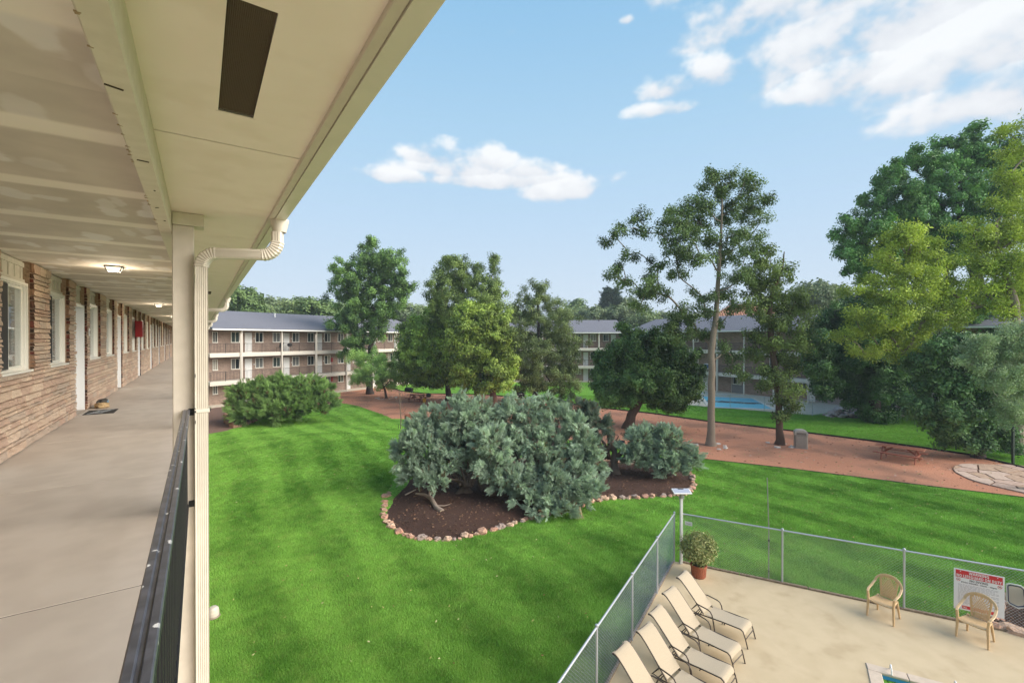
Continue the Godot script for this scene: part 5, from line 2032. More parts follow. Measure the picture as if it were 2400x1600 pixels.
func pool_area() -> void:
	var galv := plain("galvanised", lin(0.46, 0.48, 0.52), 0.4, 0.55)
	fence_run("chain_link_fence", "galvanised chain-link fence along the left side of the pool deck", [deck_at(0, -0.1), deck_at(1.96, -0.1), deck_at(4.1, -0.1), deck_at(6.2, -0.1), deck_at(8.3, -0.1)], 1.41, 0.068, 0.0025, galv)
	fence_run("chain_link_fence", "galvanised chain-link fence along the far side of the pool deck", [deck_at(-0.1, 0.06), deck_at(-0.1, 2.62), deck_at(-0.1, 5.15), deck_at(-0.1, 7.7), deck_at(-0.1, 10.3)], 1.41, 0.068, 0.0025, galv)
	# kerb of weathered timber
	var kerb := mottled("weathered timber", lin(0.16, 0.115, 0.075), lin(0.27, 0.20, 0.135), 0.6, 0.9, 0.2)
	var k0 := 0
	for q in [[-0.1, -0.1, 0.0, 1.0], [0.0, 0.0, 0.0, 0.0]]:
		pass
	var kt := thing("timber_kerb", "weathered timber kerb at the foot of the far pool fence", "kerb", deck_at(-0.09, 0))
	for k in 6:
		var b := MB.new()
		b.bar(ACROSS * (k * 1.6 + 0.01) + Vector3(0, 0.005, 0), ACROSS * (k * 1.6 + 1.59) + Vector3(0, 0.005 + 0.01 * (k % 2), 0), 0.08, 0.07, Vector3.UP, 0.008)
		part(kt, "timber", b, kerb)
	kt = thing("timber_kerb", "weathered timber kerb at the foot of the left pool fence", "kerb", deck_at(0, -0.13))
	for k in 6:
		var b := MB.new()
		b.bar(ALONG * (k * 1.6 + 0.01), ALONG * (k * 1.6 + 1.59), 0.06, 0.06, Vector3.UP, 0.008)
		part(kt, "timber", b, kerb)

	# pool: coping, wall, water
	var b := MB.new()
	var coping := mottled("pool coping", lin(0.50, 0.40, 0.31), lin(0.55, 0.44, 0.345), 0.8, 0.8)
	var pl := thing("swimming_pool", "corner of the near pool with pale coping at the bottom right", "swimming pool", deck_at(2.62, 4.12, 0))
	for k in 8:
		b = MB.new()
		b.bar(ALONG * 0.11 + ACROSS * (k * 0.64) + Vector3(0, 0.095, 0), ALONG * 0.11 + ACROSS * (k * 0.64 + 0.632) + Vector3(0, 0.095, 0), 0.22, 0.05, Vector3.UP, 0.01)
		part(pl, "coping_stone", b, coping)
	for k in 12:
		b = MB.new()
		b.bar(ACROSS * 0.11 + ALONG * (0.225 + k * 0.64) + Vector3(0, 0.095, 0), ACROSS * 0.11 + ALONG * (0.225 + k * 0.64 + 0.632) + Vector3(0, 0.095, 0), 0.22, 0.05, Vector3.UP, 0.01)
		part(pl, "coping_stone", b, coping)
	b = MB.new()
	var o := ALONG * 0.205 + ACROSS * 0.205
	var tile := plain("pool wall", lin(0.07, 0.33, 0.66), 0.3)
	b.quad(o + Vector3(0, 0.09, 0), o + ACROSS * 5 + Vector3(0, 0.09, 0), o + ACROSS * 5 + Vector3(0, -1.2, 0), o + Vector3(0, -1.2, 0), ALONG)
	b.quad(o + Vector3(0, 0.09, 0), o + ALONG * 8 + Vector3(0, 0.09, 0), o + ALONG * 8 + Vector3(0, -1.2, 0), o + Vector3(0, -1.2, 0), ACROSS)
	part(pl, "pool_wall", b, tile)
	b = MB.new()
	b.quad(o + Vector3(0, -1.2, 0), o + ACROSS * 5 + Vector3(0, -1.2, 0), o + ACROSS * 5 + ALONG * 8 + Vector3(0, -1.2, 0), o + ALONG * 8 + Vector3(0, -1.2, 0), Vector3.UP)
	part(pl, "pool_floor", b, plain("pool floor", lin(0.03, 0.30, 0.62), 0.5))
	b = MB.new()
	b.quad(o + Vector3(0, -0.06, 0), o + ACROSS * 5 + Vector3(0, -0.06, 0), o + ACROSS * 5 + ALONG * 8 + Vector3(0, -0.06, 0), o + ALONG * 8 + Vector3(0, -0.06, 0), Vector3.UP)
	var water := plain("water", Color(0.55, 0.8, 0.95, 0.25), 0.03)
	water.transparency = BaseMaterial3D.TRANSPARENCY_ALPHA
	water.normal_enabled = true
	water.normal_scale = 0.5
	var wn := noise_tex(0.03, 3, [], 55)
	wn.as_normal_map = true
	water.normal_texture = wn
	water.uv1_triplanar = true
	water.uv1_world_triplanar = true
	setting("water", b, water).position = deck_at(2.62, 4.12, 0)
	var hr := thing("pool_handrail", "white looped handrail ends at the near pool's corner", "handrail", deck_at(2.63, 4.5, 0.12))
	for q in [0.0, 0.95]:
		b = MB.new()
		var pts := []
		for k in 9:
			var a := PI * k / 8.0
			pts.append(ACROSS * q + ALONG * (0.1 - 0.1 * cos(a)) + Vector3(0, 0.13 * sin(a), 0))
		b.path(pts, 0.012, 8)
		part(hr, "hoop", b, plain("white plate", lin(0.75, 0.75, 0.74), 0.4))

	loungers()
	garden_chairs()
	sign_and_net()

	# solar lamp on a white post in the fence corner
	var lp_ := thing("solar_lamp_post", "white post with a flat solar lamp at the pool fence corner", "lamp post", gp(1598, 1322, 0.1))
	var wp := plain("white post", lin(0.66, 0.65, 0.63), 0.45)
	b = MB.new()
	b.box(Vector3(-0.035, 0, -0.035), Vector3(0.035, 1.92, 0.035), 0.006)
	part(lp_, "post", b, wp)
	b = MB.new()
	b.rod(Vector3(0, 1.90, 0), Vector3(0, 2.04, 0), 0.05, 10)
	b.path([Vector3(-0.06, 1.86, 0.01), Vector3(-0.07, 1.96, 0.01), Vector3(0.07, 1.96, 0.01), Vector3(0.06, 1.86, 0.01)], 0.012, 6)
	part(lp_, "bracket", b, plain("dull steel", lin(0.35, 0.35, 0.36), 0.35, 0.9))
	b = MB.new()
	b.obox(Vector3(0, 2.10, 0.02), Vector3(0.52, 0.035, 0.27), Basis(Vector3.RIGHT, 0.25), 0.01)
	var head := part(lp_, "lamp_head", b, wp)
	b = MB.new()
	b.obox(Vector3(0, 2.119, 0.02), Vector3(0.46, 0.004, 0.21), Basis(Vector3.RIGHT, 0.25))
	part(head, "solar_panel", b, plain("solar cell", lin(0.34, 0.36, 0.44), 0.12))
	b = MB.new()
	b.obox(Vector3(0, 2.14, -0.06), Vector3(0.16, 0.02, 0.03), Basis(Vector3.RIGHT, 0.25))
	part(head, "clip", b, plain("numeral black", lin(0.03, 0.03, 0.03), 0.5))
	b = MB.new()
	b.box(Vector3(-0.04, 0.55, 0.03), Vector3(0.03, 0.67, 0.06), 0.006)
	part(lp_, "junction_box", b, plain("numeral black", lin(0.03, 0.03, 0.03), 0.5))
	# small white plate tied to the fence
	var sp := thing("fence_plate", "small white plate wired under the fence rail right of the solar lamp post", "sign", deck_at(-0.065, 0.28, 1.27), heading_basis(ALONG))
	b = MB.new()
	b.box(Vector3(-0.10, -0.055, 0), Vector3(0.10, 0.055, 0.008), 0.002)
	part(sp, "plate", b, wp)
	b = MB.new()
	b.box(Vector3(-0.06, -0.01, 0.008), Vector3(0.06, 0.004, 0.0095))
	part(sp, "print", b, plain("print grey", lin(0.35, 0.35, 0.36), 0.6))
	# tall thin pole in front of the fence
	var pole := thing("tall_pole", "tall thin grey pole standing at the far pool fence", "pole", gp(1804, 1362, 0.08))
	b = MB.new()
	b.tube(PackedVector3Array([Vector3.ZERO, Vector3(0.0, 1.3, 0), Vector3(-0.05, 2.78, 0)]), PackedFloat32Array([0.016, 0.015, 0.013]), 8)
	part(pole, "shaft", b, plain("dull steel", lin(0.35, 0.35, 0.36), 0.35, 0.9))
	b = MB.new()
	b.rod(Vector3(0, 1.06, 0), Vector3(0, 1.12, 0), 0.024, 8)
	b.rod(Vector3(0, 0.24, 0), Vector3(0, 0.28, 0), 0.022, 8)
	part(pole, "clamp", b, plain("numeral black", lin(0.03, 0.03, 0.03), 0.5))
	# potted plant
	var at := gp(1639, 1352, 0.1)
	var pot := thing("potted_plant", "variegated leafy plant in a reddish ribbed pot in the fence corner", "potted plant", at)
	var terra := mottled("terracotta", lin(0.27, 0.075, 0.035), lin(0.36, 0.115, 0.06), 0.3, 0.7)
	b = MB.new()
	b.lathe([Vector2(0.0, 0.0), Vector2(0.165, 0.0), Vector2(0.18, 0.02), Vector2(0.20, 0.27), Vector2(0.215, 0.275), Vector2(0.22, 0.34), Vector2(0.19, 0.34), Vector2(0.18, 0.28), Vector2(0.0, 0.28)], Vector3.ZERO, 24)
	for k in 18:
		var a := TAU * k / 18.0
		var d := Vector3(cos(a), 0, sin(a))
		b.bar(d * 0.178 + Vector3(0, 0.02, 0), d * 0.2 + Vector3(0, 0.27, 0), 0.02, 0.012, d)
	part(pot, "pot", b, terra)
	b = MB.new()
	b.lathe([Vector2(0.19, 0.315), Vector2(0.0, 0.325)], Vector3.ZERO, 16)
	part(pot, "soil", b, plain("soil", lin(0.04, 0.025, 0.017), 0.95))
	b = MB.new()
	for k in 26:
		var a := rng.randf() * TAU
		var r := rng.randf_range(0.1, 0.42)
		b.tube(PackedVector3Array([Vector3(cos(a) * 0.08, 0.3, sin(a) * 0.08), Vector3(cos(a) * r * 0.5, 0.55, sin(a) * r * 0.5), Vector3(cos(a) * r, 0.6 + rng.randf() * 0.5, sin(a) * r)]), PackedFloat32Array([0.007, 0.005, 0.002]), 4)
	part(pot, "stems", b, plain("stem green", lin(0.12, 0.17, 0.05), 0.7))
	var xf := []
	var tn := []
	for k in 900:
		var d := ellipse_dir()
		var r := pow(rng.randf(), 0.45)
		var p := Vector3(d.x * 0.46 * r, 0.78 + d.y * 0.42 * r, d.z * 0.46 * r)
		if p.y < 0.36: p.y = 0.36 + rng.randf() * 0.1
		var s := rng.randf_range(0.7, 1.4)
		xf.append(Transform3D(aim(Vector3(d.x, 0.5 + rng.randf_range(-0.7, 0.7), d.z), rng.randf() * TAU).scaled(Vector3(s, s, s)), p))
		tn.append(Color(0.17, 0.22, 0.07).lerp(Color(0.50, 0.47, 0.22), rng.randf() * rng.randf_range(0.4, 1.0)))
	many(pot, "leaves", sprig_mesh(5, 0.075, 0.034, 0.10, 900), leaf_mat(), xf, tn, true)

func loungers() -> void:
	var bronze := plain("bronze tube", lin(0.075, 0.055, 0.042), 0.4, 0.3)
	var sling := mottled("sling fabric", lin(0.37, 0.295, 0.205), lin(0.42, 0.34, 0.24), 0.25, 0.85, 0.04, false, 0.05)
	sling.rim_enabled = true
	sling.rim = 0.3
	var w := 0.235
	var h := Vector3(0.68, 0, 0.73).normalized()
	var wv := Vector3.UP.cross(h)
	var first: Node3D
	var tops := [[1590.7, 1356.0], [1556.0, 1396.0], [1526.0, 1441.0], [1496.0, 1487.0], [1443.0, 1534.0]]
	var labels := ["beige sling sun lounger nearest the potted plant, first of the row", "beige sling sun lounger, second from the potted plant", "beige sling sun lounger in the middle of the row along the left fence", "beige sling sun lounger, fourth from the potted plant", "beige sling sun lounger at the bottom edge, farthest from the potted plant"]
	for k in 5:
		var p := gp(tops[k][0], tops[k][1], 1.02)
		var a := p + h * 0.70
		# local x runs along wv, which points to the walkway side or away; keep the measured corner on the near side
		var side := 1.0 if wv.z > 0.0 else -1.0
		var at := a - wv * side * w
		at.y = 0.1
		var turn := heading_basis(h) * Basis(Vector3.UP, [0.03, -0.03, 0.05, -0.02, 0.06][k])
		if first:
			copy(first, at, turn, labels[k])
			continue
		var t := thing("sun_lounger", labels[k], "sun lounger", at, turn, "loungers along the left pool fence")
		first = t
		var b := MB.new()
		for s in [-1.0, 1.0]:
			var x: float = w * s
			b.path([Vector3(x, 0.0, 0.83), Vector3(x, 0.20, 0.78), Vector3(x, 0.32, 0.735), Vector3(x, 0.355, 0.68), Vector3(x, 0.345, 0.3), Vector3(x, 0.315, -0.08), Vector3(x, 0.30, -0.30)], 0.013, 7)
		b.rod(Vector3(-w, 0.18, 0.785), Vector3(w, 0.18, 0.785), 0.011, 6)
		b.rod(Vector3(-w, 0.30, -0.28), Vector3(w, 0.30, -0.28), 0.011, 6)
		b.rod(Vector3(-w, 0.30, 0.3), Vector3(w, 0.30, 0.3), 0.010, 6)
		part(t, "frame", b, bronze)
		b = MB.new()
		for s in [-1.0, 1.0]:
			var x: float = w * s
			b.path([Vector3(x, 0.34, -0.10), Vector3(x, 0.58, -0.31), Vector3(x, 0.80, -0.52), Vector3(x, 0.90, -0.63), Vector3(x, 0.925, -0.69), Vector3(x, 0.92, -0.74)], 0.013, 7)
		b.rod(Vector3(-w, 0.92, -0.74), Vector3(w, 0.92, -0.74), 0.012, 6)
		part(t, "back_frame", b, bronze)
		b = MB.new()
		for s in [-1.0, 1.0]:
			var x: float = (w - 0.02) * s
			b.path([Vector3(x, 0.50, -0.24), Vector3(x, 0.31, -0.40), Vector3(x, 0.30, -0.30)], 0.009, 6)
			b.path([Vector3(x, 0.42, -0.16), Vector3(x, 0.26, -0.26)], 0.009, 6)
		b.rod(Vector3(-w, 0.31, -0.40), Vector3(w, 0.31, -0.40), 0.009, 6)
		part(t, "recline_bracket", b, bronze)
		for s in [-1.0, 1.0]:
			var x: float = (w + 0.03) * s
			b = MB.new()
			b.path([Vector3(x, 0.0, 0.17), Vector3(x, 0.26, 0.13), Vector3(x, 0.41, 0.10), Vector3(x, 0.475, 0.06), Vector3(x, 0.50, 0.0), Vector3(x, 0.515, -0.12), Vector3(x, 0.525, -0.22), Vector3(w * s, 0.53, -0.265)], 0.0135, 7)
			b.path([Vector3(w * s, 0.31, -0.26), Vector3(w * s, 0.16, -0.32), Vector3(w * s, 0.0, -0.38)], 0.0125, 7)
			b.rod(Vector3(x, 0.325, 0.12), Vector3(w * s, 0.325, 0.12), 0.01, 6)
			part(t, "arm", b, bronze)
		b = MB.new()
		var prof := [[0.342, -0.06], [0.335, 0.0], [0.333, 0.2], [0.338, 0.45], [0.35, 0.62], [0.352, 0.69], [0.325, 0.735], [0.26, 0.755]]
		strip(b, prof, w - 0.006, 0.008, 0.014)
		part(t, "seat_sling", b, sling)
		b = MB.new()
		prof = [[0.36, -0.105], [0.46, -0.20], [0.58, -0.315], [0.70, -0.43], [0.80, -0.525], [0.88, -0.61], [0.922, -0.67], [0.938, -0.72], [0.915, -0.765]]
		strip(b, prof, w - 0.006, 0.008, 0.02)
		part(t, "back_sling", b, sling)

func strip(b: MB, prof: Array, w: float, thick: float, sag: float) -> void:
	# cloth stretched between two rails, sagging a little in the middle
	var n := 6
	var rows := []
	for k in prof.size():
		var p0: Array = prof[maxi(k - 1, 0)]
		var p1: Array = prof[mini(k + 1, prof.size() - 1)]
		var nn := Vector3(0, p1[1] - p0[1], -(p1[0] - p0[0])).normalized()
		if nn.y < 0.0 and absf(nn.y) > 0.3: nn = -nn
		var r := []
		for j in n + 1:
			var x := lerpf(-w, w, float(j) / n)
			var e := 1.0 - (x / w) * (x / w)
			r.append([Vector3(x, prof[k][0], prof[k][1]) + nn * (0.012 - sag * e), nn])
		rows.append(r)
	for k in prof.size() - 1:
		for j in n:
			for s in [0.0, 1.0]:
				var q := []
				for c in [[k, j], [k, j + 1], [k + 1, j + 1], [k + 1, j]]:
					q.append((rows[c[0]][c[1]][0] as Vector3) - (rows[c[0]][c[1]][1] as Vector3) * thick * s)
				var f := 1.0 if s == 0.0 else -1.0
				var n0: Vector3 = rows[k][j][1] * f
				var n1: Vector3 = rows[k + 1][j][1] * f
				b.tri(q[0], q[1], q[2], n0, n0, n1)
				b.tri(q[0], q[2], q[3], n0, n1, n1)

func garden_chairs() -> void:
	var tan_ := mottled("tan plastic", lin(0.60, 0.40, 0.205), lin(0.66, 0.445, 0.24), 0.4, 0.4, 0.0, false)
	var fwd := Vector3(-0.335, 0, 0.21).normalized()
	var first: Node3D
	for q in [[Vector3(8.70, 0.1, -10.72), 0.0, "tan plastic armchair with lattice back nearest the fence post, left of the warning sign"], [Vector3(10.05, 0.1, -9.93), -0.06, "tan plastic armchair with lattice back in front of the warning sign"]]:
		var turn := heading_basis(fwd) * Basis(Vector3.UP, q[1])
		if first:
			copy(first, q[0], turn, q[2])
			continue
		var t := thing("garden_chair", q[2], "chair", q[0], turn, "tan plastic chairs on the pool deck")
		first = t
		# seat: a dished panel
		var b := MB.new()
		var n := 8
		var g := []
		for i in n + 1:
			var r := []
			for j in n + 1:
				var x := lerpf(-1, 1, float(j) / n)
				var z := lerpf(-1, 1, float(i) / n)
				var hw := lerpf(0.185, 0.225, (z + 1) * 0.5)
				var y := 0.405 - 0.018 * (1.0 - x * x) * (1.0 - z * z) - (0.03 * smoothstep(0.7, 1.0, z)) + 0.02 * z
				r.append(Vector3(x * hw, y, 0.02 + z * 0.205))
			g.append(r)
		for i in n:
			for j in n:
				b.quad(g[i][j], g[i][j + 1], g[i + 1][j + 1], g[i + 1][j], Vector3.UP)
				b.quad(g[i][j] - Vector3(0, 0.006, 0), g[i][j + 1] - Vector3(0, 0.006, 0), g[i + 1][j + 1] - Vector3(0, 0.006, 0), g[i + 1][j] - Vector3(0, 0.006, 0), Vector3.DOWN)
		b.path([Vector3(-0.225, 0.39, 0.22), Vector3(-0.12, 0.375, 0.235), Vector3(0.12, 0.375, 0.235), Vector3(0.225, 0.39, 0.22)], 0.017, 7)
		for s in [-1.0, 1.0]:
			b.path([Vector3(0.185 * s, 0.39, -0.185), Vector3(0.228 * s, 0.40, 0.22)], 0.015, 6)
		part(t, "seat", b, tan_)
		# backrest: arched rim, and a lattice of crossing bars with real holes
		b = MB.new()
		var rim := []
		for k in 15:
			var a := PI * k / 14.0
			rim.append(Vector3(-0.255 * cos(a), 0.70 + 0.20 * sin(a), -0.20 - 0.085 * sin(a)))
		for k in rim.size() - 1:
			b.bar(rim[k], rim[k + 1] + (rim[k + 1] - rim[k]) * 0.12, 0.02, 0.05, Vector3(0, 0.35, 1).cross(rim[k + 1] - rim[k]), 0.006)
		part(t, "back_rim", b, tan_)
		b = MB.new()
		var half := func(v: float) -> float: return lerpf(0.125, 0.175, v) if v < 0.75 else lerpf(0.175, 0.12, (v - 0.75) * 4.0)
		var pt := func(u: float, v: float) -> Vector3: return Vector3(u * (half.call(v) as float), 0.40 + v * 0.475, -0.185 - 0.095 * v - 0.02 * (1.0 - u * u))
		for s in [-1.0, 1.0]:
			for k in 16:
				# one diagonal, walked in short pieces while it stays inside
				var off := -1.6 + k * 0.26
				var prev = null
				for j in 21:
					var v := j / 20.0
					var u: float = (off + v * 1.9) * s
					if absf(u) <= 1.0:
						var here: Vector3 = pt.call(u, v)
						if prev != null:
							b.bar(prev, here, 0.011, 0.017, Vector3(0, 0.2, 1).cross(here - prev))
						prev = here
					else:
						prev = null
			var edge := []
			for j in 11:
				edge.append(pt.call(s, j / 10.0))
			for j in 10:
				b.bar(edge[j], edge[j + 1], 0.014, 0.04, Vector3(0, 0.2, 1).cross(edge[j + 1] - edge[j]))
		# solid band low in the back and at the top
		for q2 in [[0.0, 0.06], [0.93, 1.0]]:
			b.quad(pt.call(-1.0, q2[0]), pt.call(1.0, q2[0]), pt.call(1.0, q2[1]), pt.call(-1.0, q2[1]), Vector3.BACK)
			b.quad(pt.call(-1.0, q2[0]) - Vector3(0, 0, 0.01), pt.call(1.0, q2[0]) - Vector3(0, 0, 0.01), pt.call(1.0, q2[1]) - Vector3(0, 0, 0.01), pt.call(-1.0, q2[1]) - Vector3(0, 0, 0.01), Vector3.FORWARD)
		part(t, "backrest", b, tan_)
		for s in [-1.0, 1.0]:
			b = MB.new()
			var arm := [Vector3(-0.255 * -s, 0.71, -0.20), Vector3(0.268 * s, 0.66, -0.10), Vector3(0.272 * s, 0.62, 0.02), Vector3(0.268 * s, 0.60, 0.14), Vector3(0.255 * s, 0.57, 0.20)]
			for k in arm.size() - 1:
				b.bar(arm[k], arm[k + 1] + (arm[k + 1] - arm[k]) * 0.1, 0.05, 0.022, Vector3.UP, 0.006)
			part(t, "arm", b, tan_)
			b = MB.new()
			b.tube(PackedVector3Array([Vector3(0.255 * s, 0.58, 0.20), Vector3(0.24 * s, 0.40, 0.205), Vector3(0.255 * s, 0.0, 0.235)]), PackedFloat32Array([0.026, 0.028, 0.019]), 6)
			part(t, "leg", b, tan_)
			b = MB.new()
			b.tube(PackedVector3Array([Vector3(0.18 * s, 0.41, -0.17), Vector3(0.20 * s, 0.2, -0.20), Vector3(0.215 * s, 0.0, -0.235)]), PackedFloat32Array([0.027, 0.023, 0.018]), 6)
			part(t, "leg", b, tan_)

func lettering(parent: Node, text: String, at: Vector3, height: float, width: float, m: Material, bold := true) -> void:
	var tm := TextMesh.new()
	var sf := SystemFont.new()
	sf.font_names = PackedStringArray(["Droid Sans"])
	sf.font_weight = 700 if bold else 400
	tm.font = sf
	tm.text = text
	tm.font_size = 32
	tm.pixel_size = 0.01
	tm.depth = 0.02
	var box := tm.get_aabb()
	var sy := height / maxf(box.size.y, 0.01)
	var sx := width / maxf(box.size.x, 0.01)
	inst(parent, "lettering", tm, m, Transform3D(Basis.from_scale(Vector3(sx, sy, 0.06)), at - Vector3(box.get_center().x * sx, box.get_center().y * sy, 0)))

func sign_and_net() -> void:
	# the sign hangs on the deck side of the fence; local x to the right, y up, z towards the deck
	var a := deck_at(-0.06, 6.04)
	var sg := thing("warning_sign", "white and red pool warning sign wired to the far fence behind a tan chair", "sign", Vector3(a.x, 0.40, a.z), heading_basis(ALONG) )
	var w := 0.83
	var h := 0.93
	var bx := sg.transform.basis.x
	var flip := 1.0 if bx.dot(ACROSS) > 0.0 else -1.0
	var board := plain("sign white", lin(0.72, 0.72, 0.75), 0.35)
	var red := plain("sign red", lin(0.55, 0.022, 0.035), 0.4)
	var black := plain("sign black", lin(0.03, 0.03, 0.04), 0.5)
	var grey := plain("sign print grey", lin(0.30, 0.30, 0.34), 0.6)
	var b := MB.new()
	b.box(Vector3(0, 0, 0), Vector3(w, h, 0.008), 0.003)
	part(sg, "board", b, board)
	b = MB.new()
	b.box(Vector3(0.03, h - 0.19, 0.008), Vector3(w - 0.03, h - 0.025, 0.0105))
	part(sg, "red_band", b, red)
	lettering(sg, "WARNING", Vector3(w * 0.5, h - 0.066, 0.0118), 0.062, 0.33, board)
	lettering(sg, "NO LIFEGUARD ON DUTY", Vector3(w * 0.5, h - 0.147, 0.0118), 0.062, 0.74, board)
	lettering(sg, "NO DIVING", Vector3(w * 0.5, h - 0.232, 0.0095), 0.045, 0.30, black)
	lettering(sg, "POOL HOURS : 10am - 10pm", Vector3(w * 0.5, h - 0.295, 0.0095), 0.042, 0.58, black)
	for x in [0.075, w - 0.075]:
		b = MB.new()
		var y := h - 0.245
		for k in 20:
			var p0 := Vector3(x + cos(TAU * k / 20) * 0.034, y + sin(TAU * k / 20) * 0.034, 0.0088)
			var p1 := Vector3(x + cos(TAU * (k + 1) / 20) * 0.034, y + sin(TAU * (k + 1) / 20) * 0.034, 0.0088)
			b.bar(p0, p1, 0.007, 0.0016, Vector3.BACK)
		b.bar(Vector3(x - 0.025, y + 0.022, 0.0092), Vector3(x + 0.025, y - 0.022, 0.0092), 0.006, 0.0016, Vector3.BACK)
		part(sg, "prohibition_ring", b, red)
		b = MB.new()
		b.bar(Vector3(x - 0.018, y - 0.008, 0.0086), Vector3(x + 0.012, y + 0.012, 0.0086), 0.011, 0.0012, Vector3.BACK)
		b.bar(Vector3(x + 0.004, y + 0.010, 0.0086), Vector3(x + 0.018, y - 0.012, 0.0086), 0.006, 0.0012, Vector3.BACK)
		part(sg, "diver_mark", b, black)
	b = MB.new()
	for k in 17:
		var y := h - 0.35 - k * 0.0265
		if y < 0.125: break
		var x := 0.07
		var end := w - 0.07 - (rng.randf() * 0.25 if k % 3 == 2 else 0.02)
		while x < end:
			var l := minf(rng.randf_range(0.02, 0.07), end - x)
			b.box(Vector3(x, y, 0.008), Vector3(x + l, y + 0.008, 0.0092))
			x += l + 0.012
	part(sg, "small_print", b, grey)
	b = MB.new()
	b.box(Vector3(0.14, 0.035, 0.008), Vector3(w - 0.16, 0.105, 0.0105), 0.001)
	part(sg, "red_band", b, red)
	lettering(sg, "CALL", Vector3(0.19, 0.07, 0.0118), 0.036, 0.075, board)
	for q in [[0.05, h - 0.05], [w - 0.05, h - 0.05]]:
		b = MB.new()
		b.lathe([Vector2(0.01, 0.0), Vector2(0.008, 0.003), Vector2(0, 0.004)], Vector3(q[0] + 0.06 * (1 if q[0] < 0.4 else -1), q[1], 0.0105), 8, Basis(Vector3.RIGHT, PI / 2))
		part(sg, "screw", b, board)
	# leaf skimmer net hung on the fence
	var n0 := deck_at(-0.05, 6.93)
	var net := thing("skimmer_net", "pool skimmer net with blue-black rim hung on the fence right of the warning sign", "skimmer net", Vector3(n0.x, 0.72, n0.z), heading_basis(ALONG))
	var outl := [Vector3(0.0, 0.42, 0.02), Vector3(0.05, 0.45, 0.02), Vector3(0.20, 0.445, 0.02), Vector3(0.25, 0.40, 0.02), Vector3(0.275, 0.10, 0.02), Vector3(0.25, 0.04, 0.02), Vector3(0.16, 0.0, 0.02), Vector3(0.04, 0.05, 0.02), Vector3(0.01, 0.10, 0.02), Vector3(0.0, 0.42, 0.02)]
	b = MB.new()
	b.path(outl, 0.011, 7)
	part(net, "rim", b, plain("net rim", lin(0.03, 0.04, 0.10), 0.4))
	b = MB.new()
	var outer := []
	for p in outl:
		outer.append((p - Vector3(0.135, 0.23, 0)) * 1.13 + Vector3(0.135, 0.23, -0.008))
	b.path(outer, 0.015, 7)
	part(net, "guard", b, plain("net guard", lin(0.52, 0.52, 0.5), 0.5))
	b = MB.new()
	var fab := PackedVector2Array()
	for k in outl.size() - 1:
		fab.append(Vector2(outl[k].x, outl[k].y))
	b.prism(fab, 0.010, 0.013, Transform3D(Basis(Vector3.RIGHT, Vector3.BACK, Vector3.UP), Vector3.ZERO))
	for k in 12:
		b.bar(Vector3(0.02 + k * 0.02, 0.38, 0.014), Vector3(0.03 + k * 0.018, 0.08, 0.03), 0.004, 0.004)
	part(net, "netting", b, plain("netting", lin(0.50, 0.46, 0.40), 0.9))
	b = MB.new()
	b.rod(Vector3(0.275, 0.22, 0.02), Vector3(1.6, 0.27, 0.02), 0.014, 8)
	part(net, "pole", b, plain("white plate", lin(0.75, 0.75, 0.74), 0.4))


# ---------------------------------------------------------------- planting

func leaf_mat(key := "leaf", light := 0.28) -> StandardMaterial3D:
	if mats.has(key):
		return mats[key]
	var m := plain(key, Color.WHITE, 0.5)
	m.vertex_color_use_as_albedo = true
	m.metallic_specular = 0.35
	m.backlight_enabled = true
	m.backlight = Color(light, light, light * 0.5).linear_to_srgb()
	return m

# leaves round a short twig; about 'spread' metres in all
func sprig_mesh(leaves: int, length: float, width: float, spread: float, seed_: int) -> ArrayMesh:
	var r := RandomNumberGenerator.new()
	r.seed = seed_
	var b := MB.new()
	for k in leaves:
		var t := (k + 0.5) / leaves
		var a := k * 2.4 + r.randf_range(-0.4, 0.4)
		var side := Vector3(cos(a), 0, sin(a))
		var base := Vector3(0, (t - 0.4) * spread, 0) + side * spread * 0.28 * r.randf()
		var d := (side + Vector3(0, r.randf_range(-0.55, 0.75), 0)).normalized()
		var l := length * r.randf_range(0.75, 1.25)
		var w := width * r.randf_range(0.8, 1.2)
		var x := d.cross(Vector3(r.randf_range(-0.6, 0.6), 1, r.randf_range(-0.6, 0.6))).normalized()
		var up := x.cross(d).normalized()
		var tip := base + d * l - up * l * 0.18
		var m := base + d * l * 0.45 + up * l * 0.04
		b.ftri(base, m + x * w * 0.5 + up * w * 0.12, tip, up)
		b.ftri(base, tip, m - x * w * 0.5 + up * w * 0.12, up)
	return b.mesh()

# a flat feathery juniper spray, pointing along y
func spray_mesh(seed_: int) -> ArrayMesh:
	var r := RandomNumberGenerator.new()
	r.seed = seed_
	var b := MB.new()
	var n := 23
	for k in n:
		var t := float(k) / (n - 1)
		var s := 1.0 if k % 2 else -1.0
		var base := Vector3(sin(t * 2.0) * 0.02, t * 0.34, t * t * 0.05)
		var l := lerpf(0.19, 0.10, t) * r.randf_range(0.7, 1.25)
		var d := Vector3(s * lerpf(0.85, 0.30, t), 0.8, r.randf_range(-0.45, 0.45)).normalized()
		if k == n - 1: d = Vector3(0, 1, 0.2).normalized()
		var x := d.cross(Vector3(r.randf_range(-0.5, 0.5), 0.1, 1)).normalized()
		var w := 0.0115 * r.randf_range(0.8, 1.3)
		for q in 2:
			var o := x if q == 0 else x.cross(d)
			var e := base + d * l
			var m := base + d * l * 0.45
			b.ftri(base, m + o * w, e, d.cross(o))
			b.ftri(base, e, m - o * w, d.cross(o))
	return b.mesh()

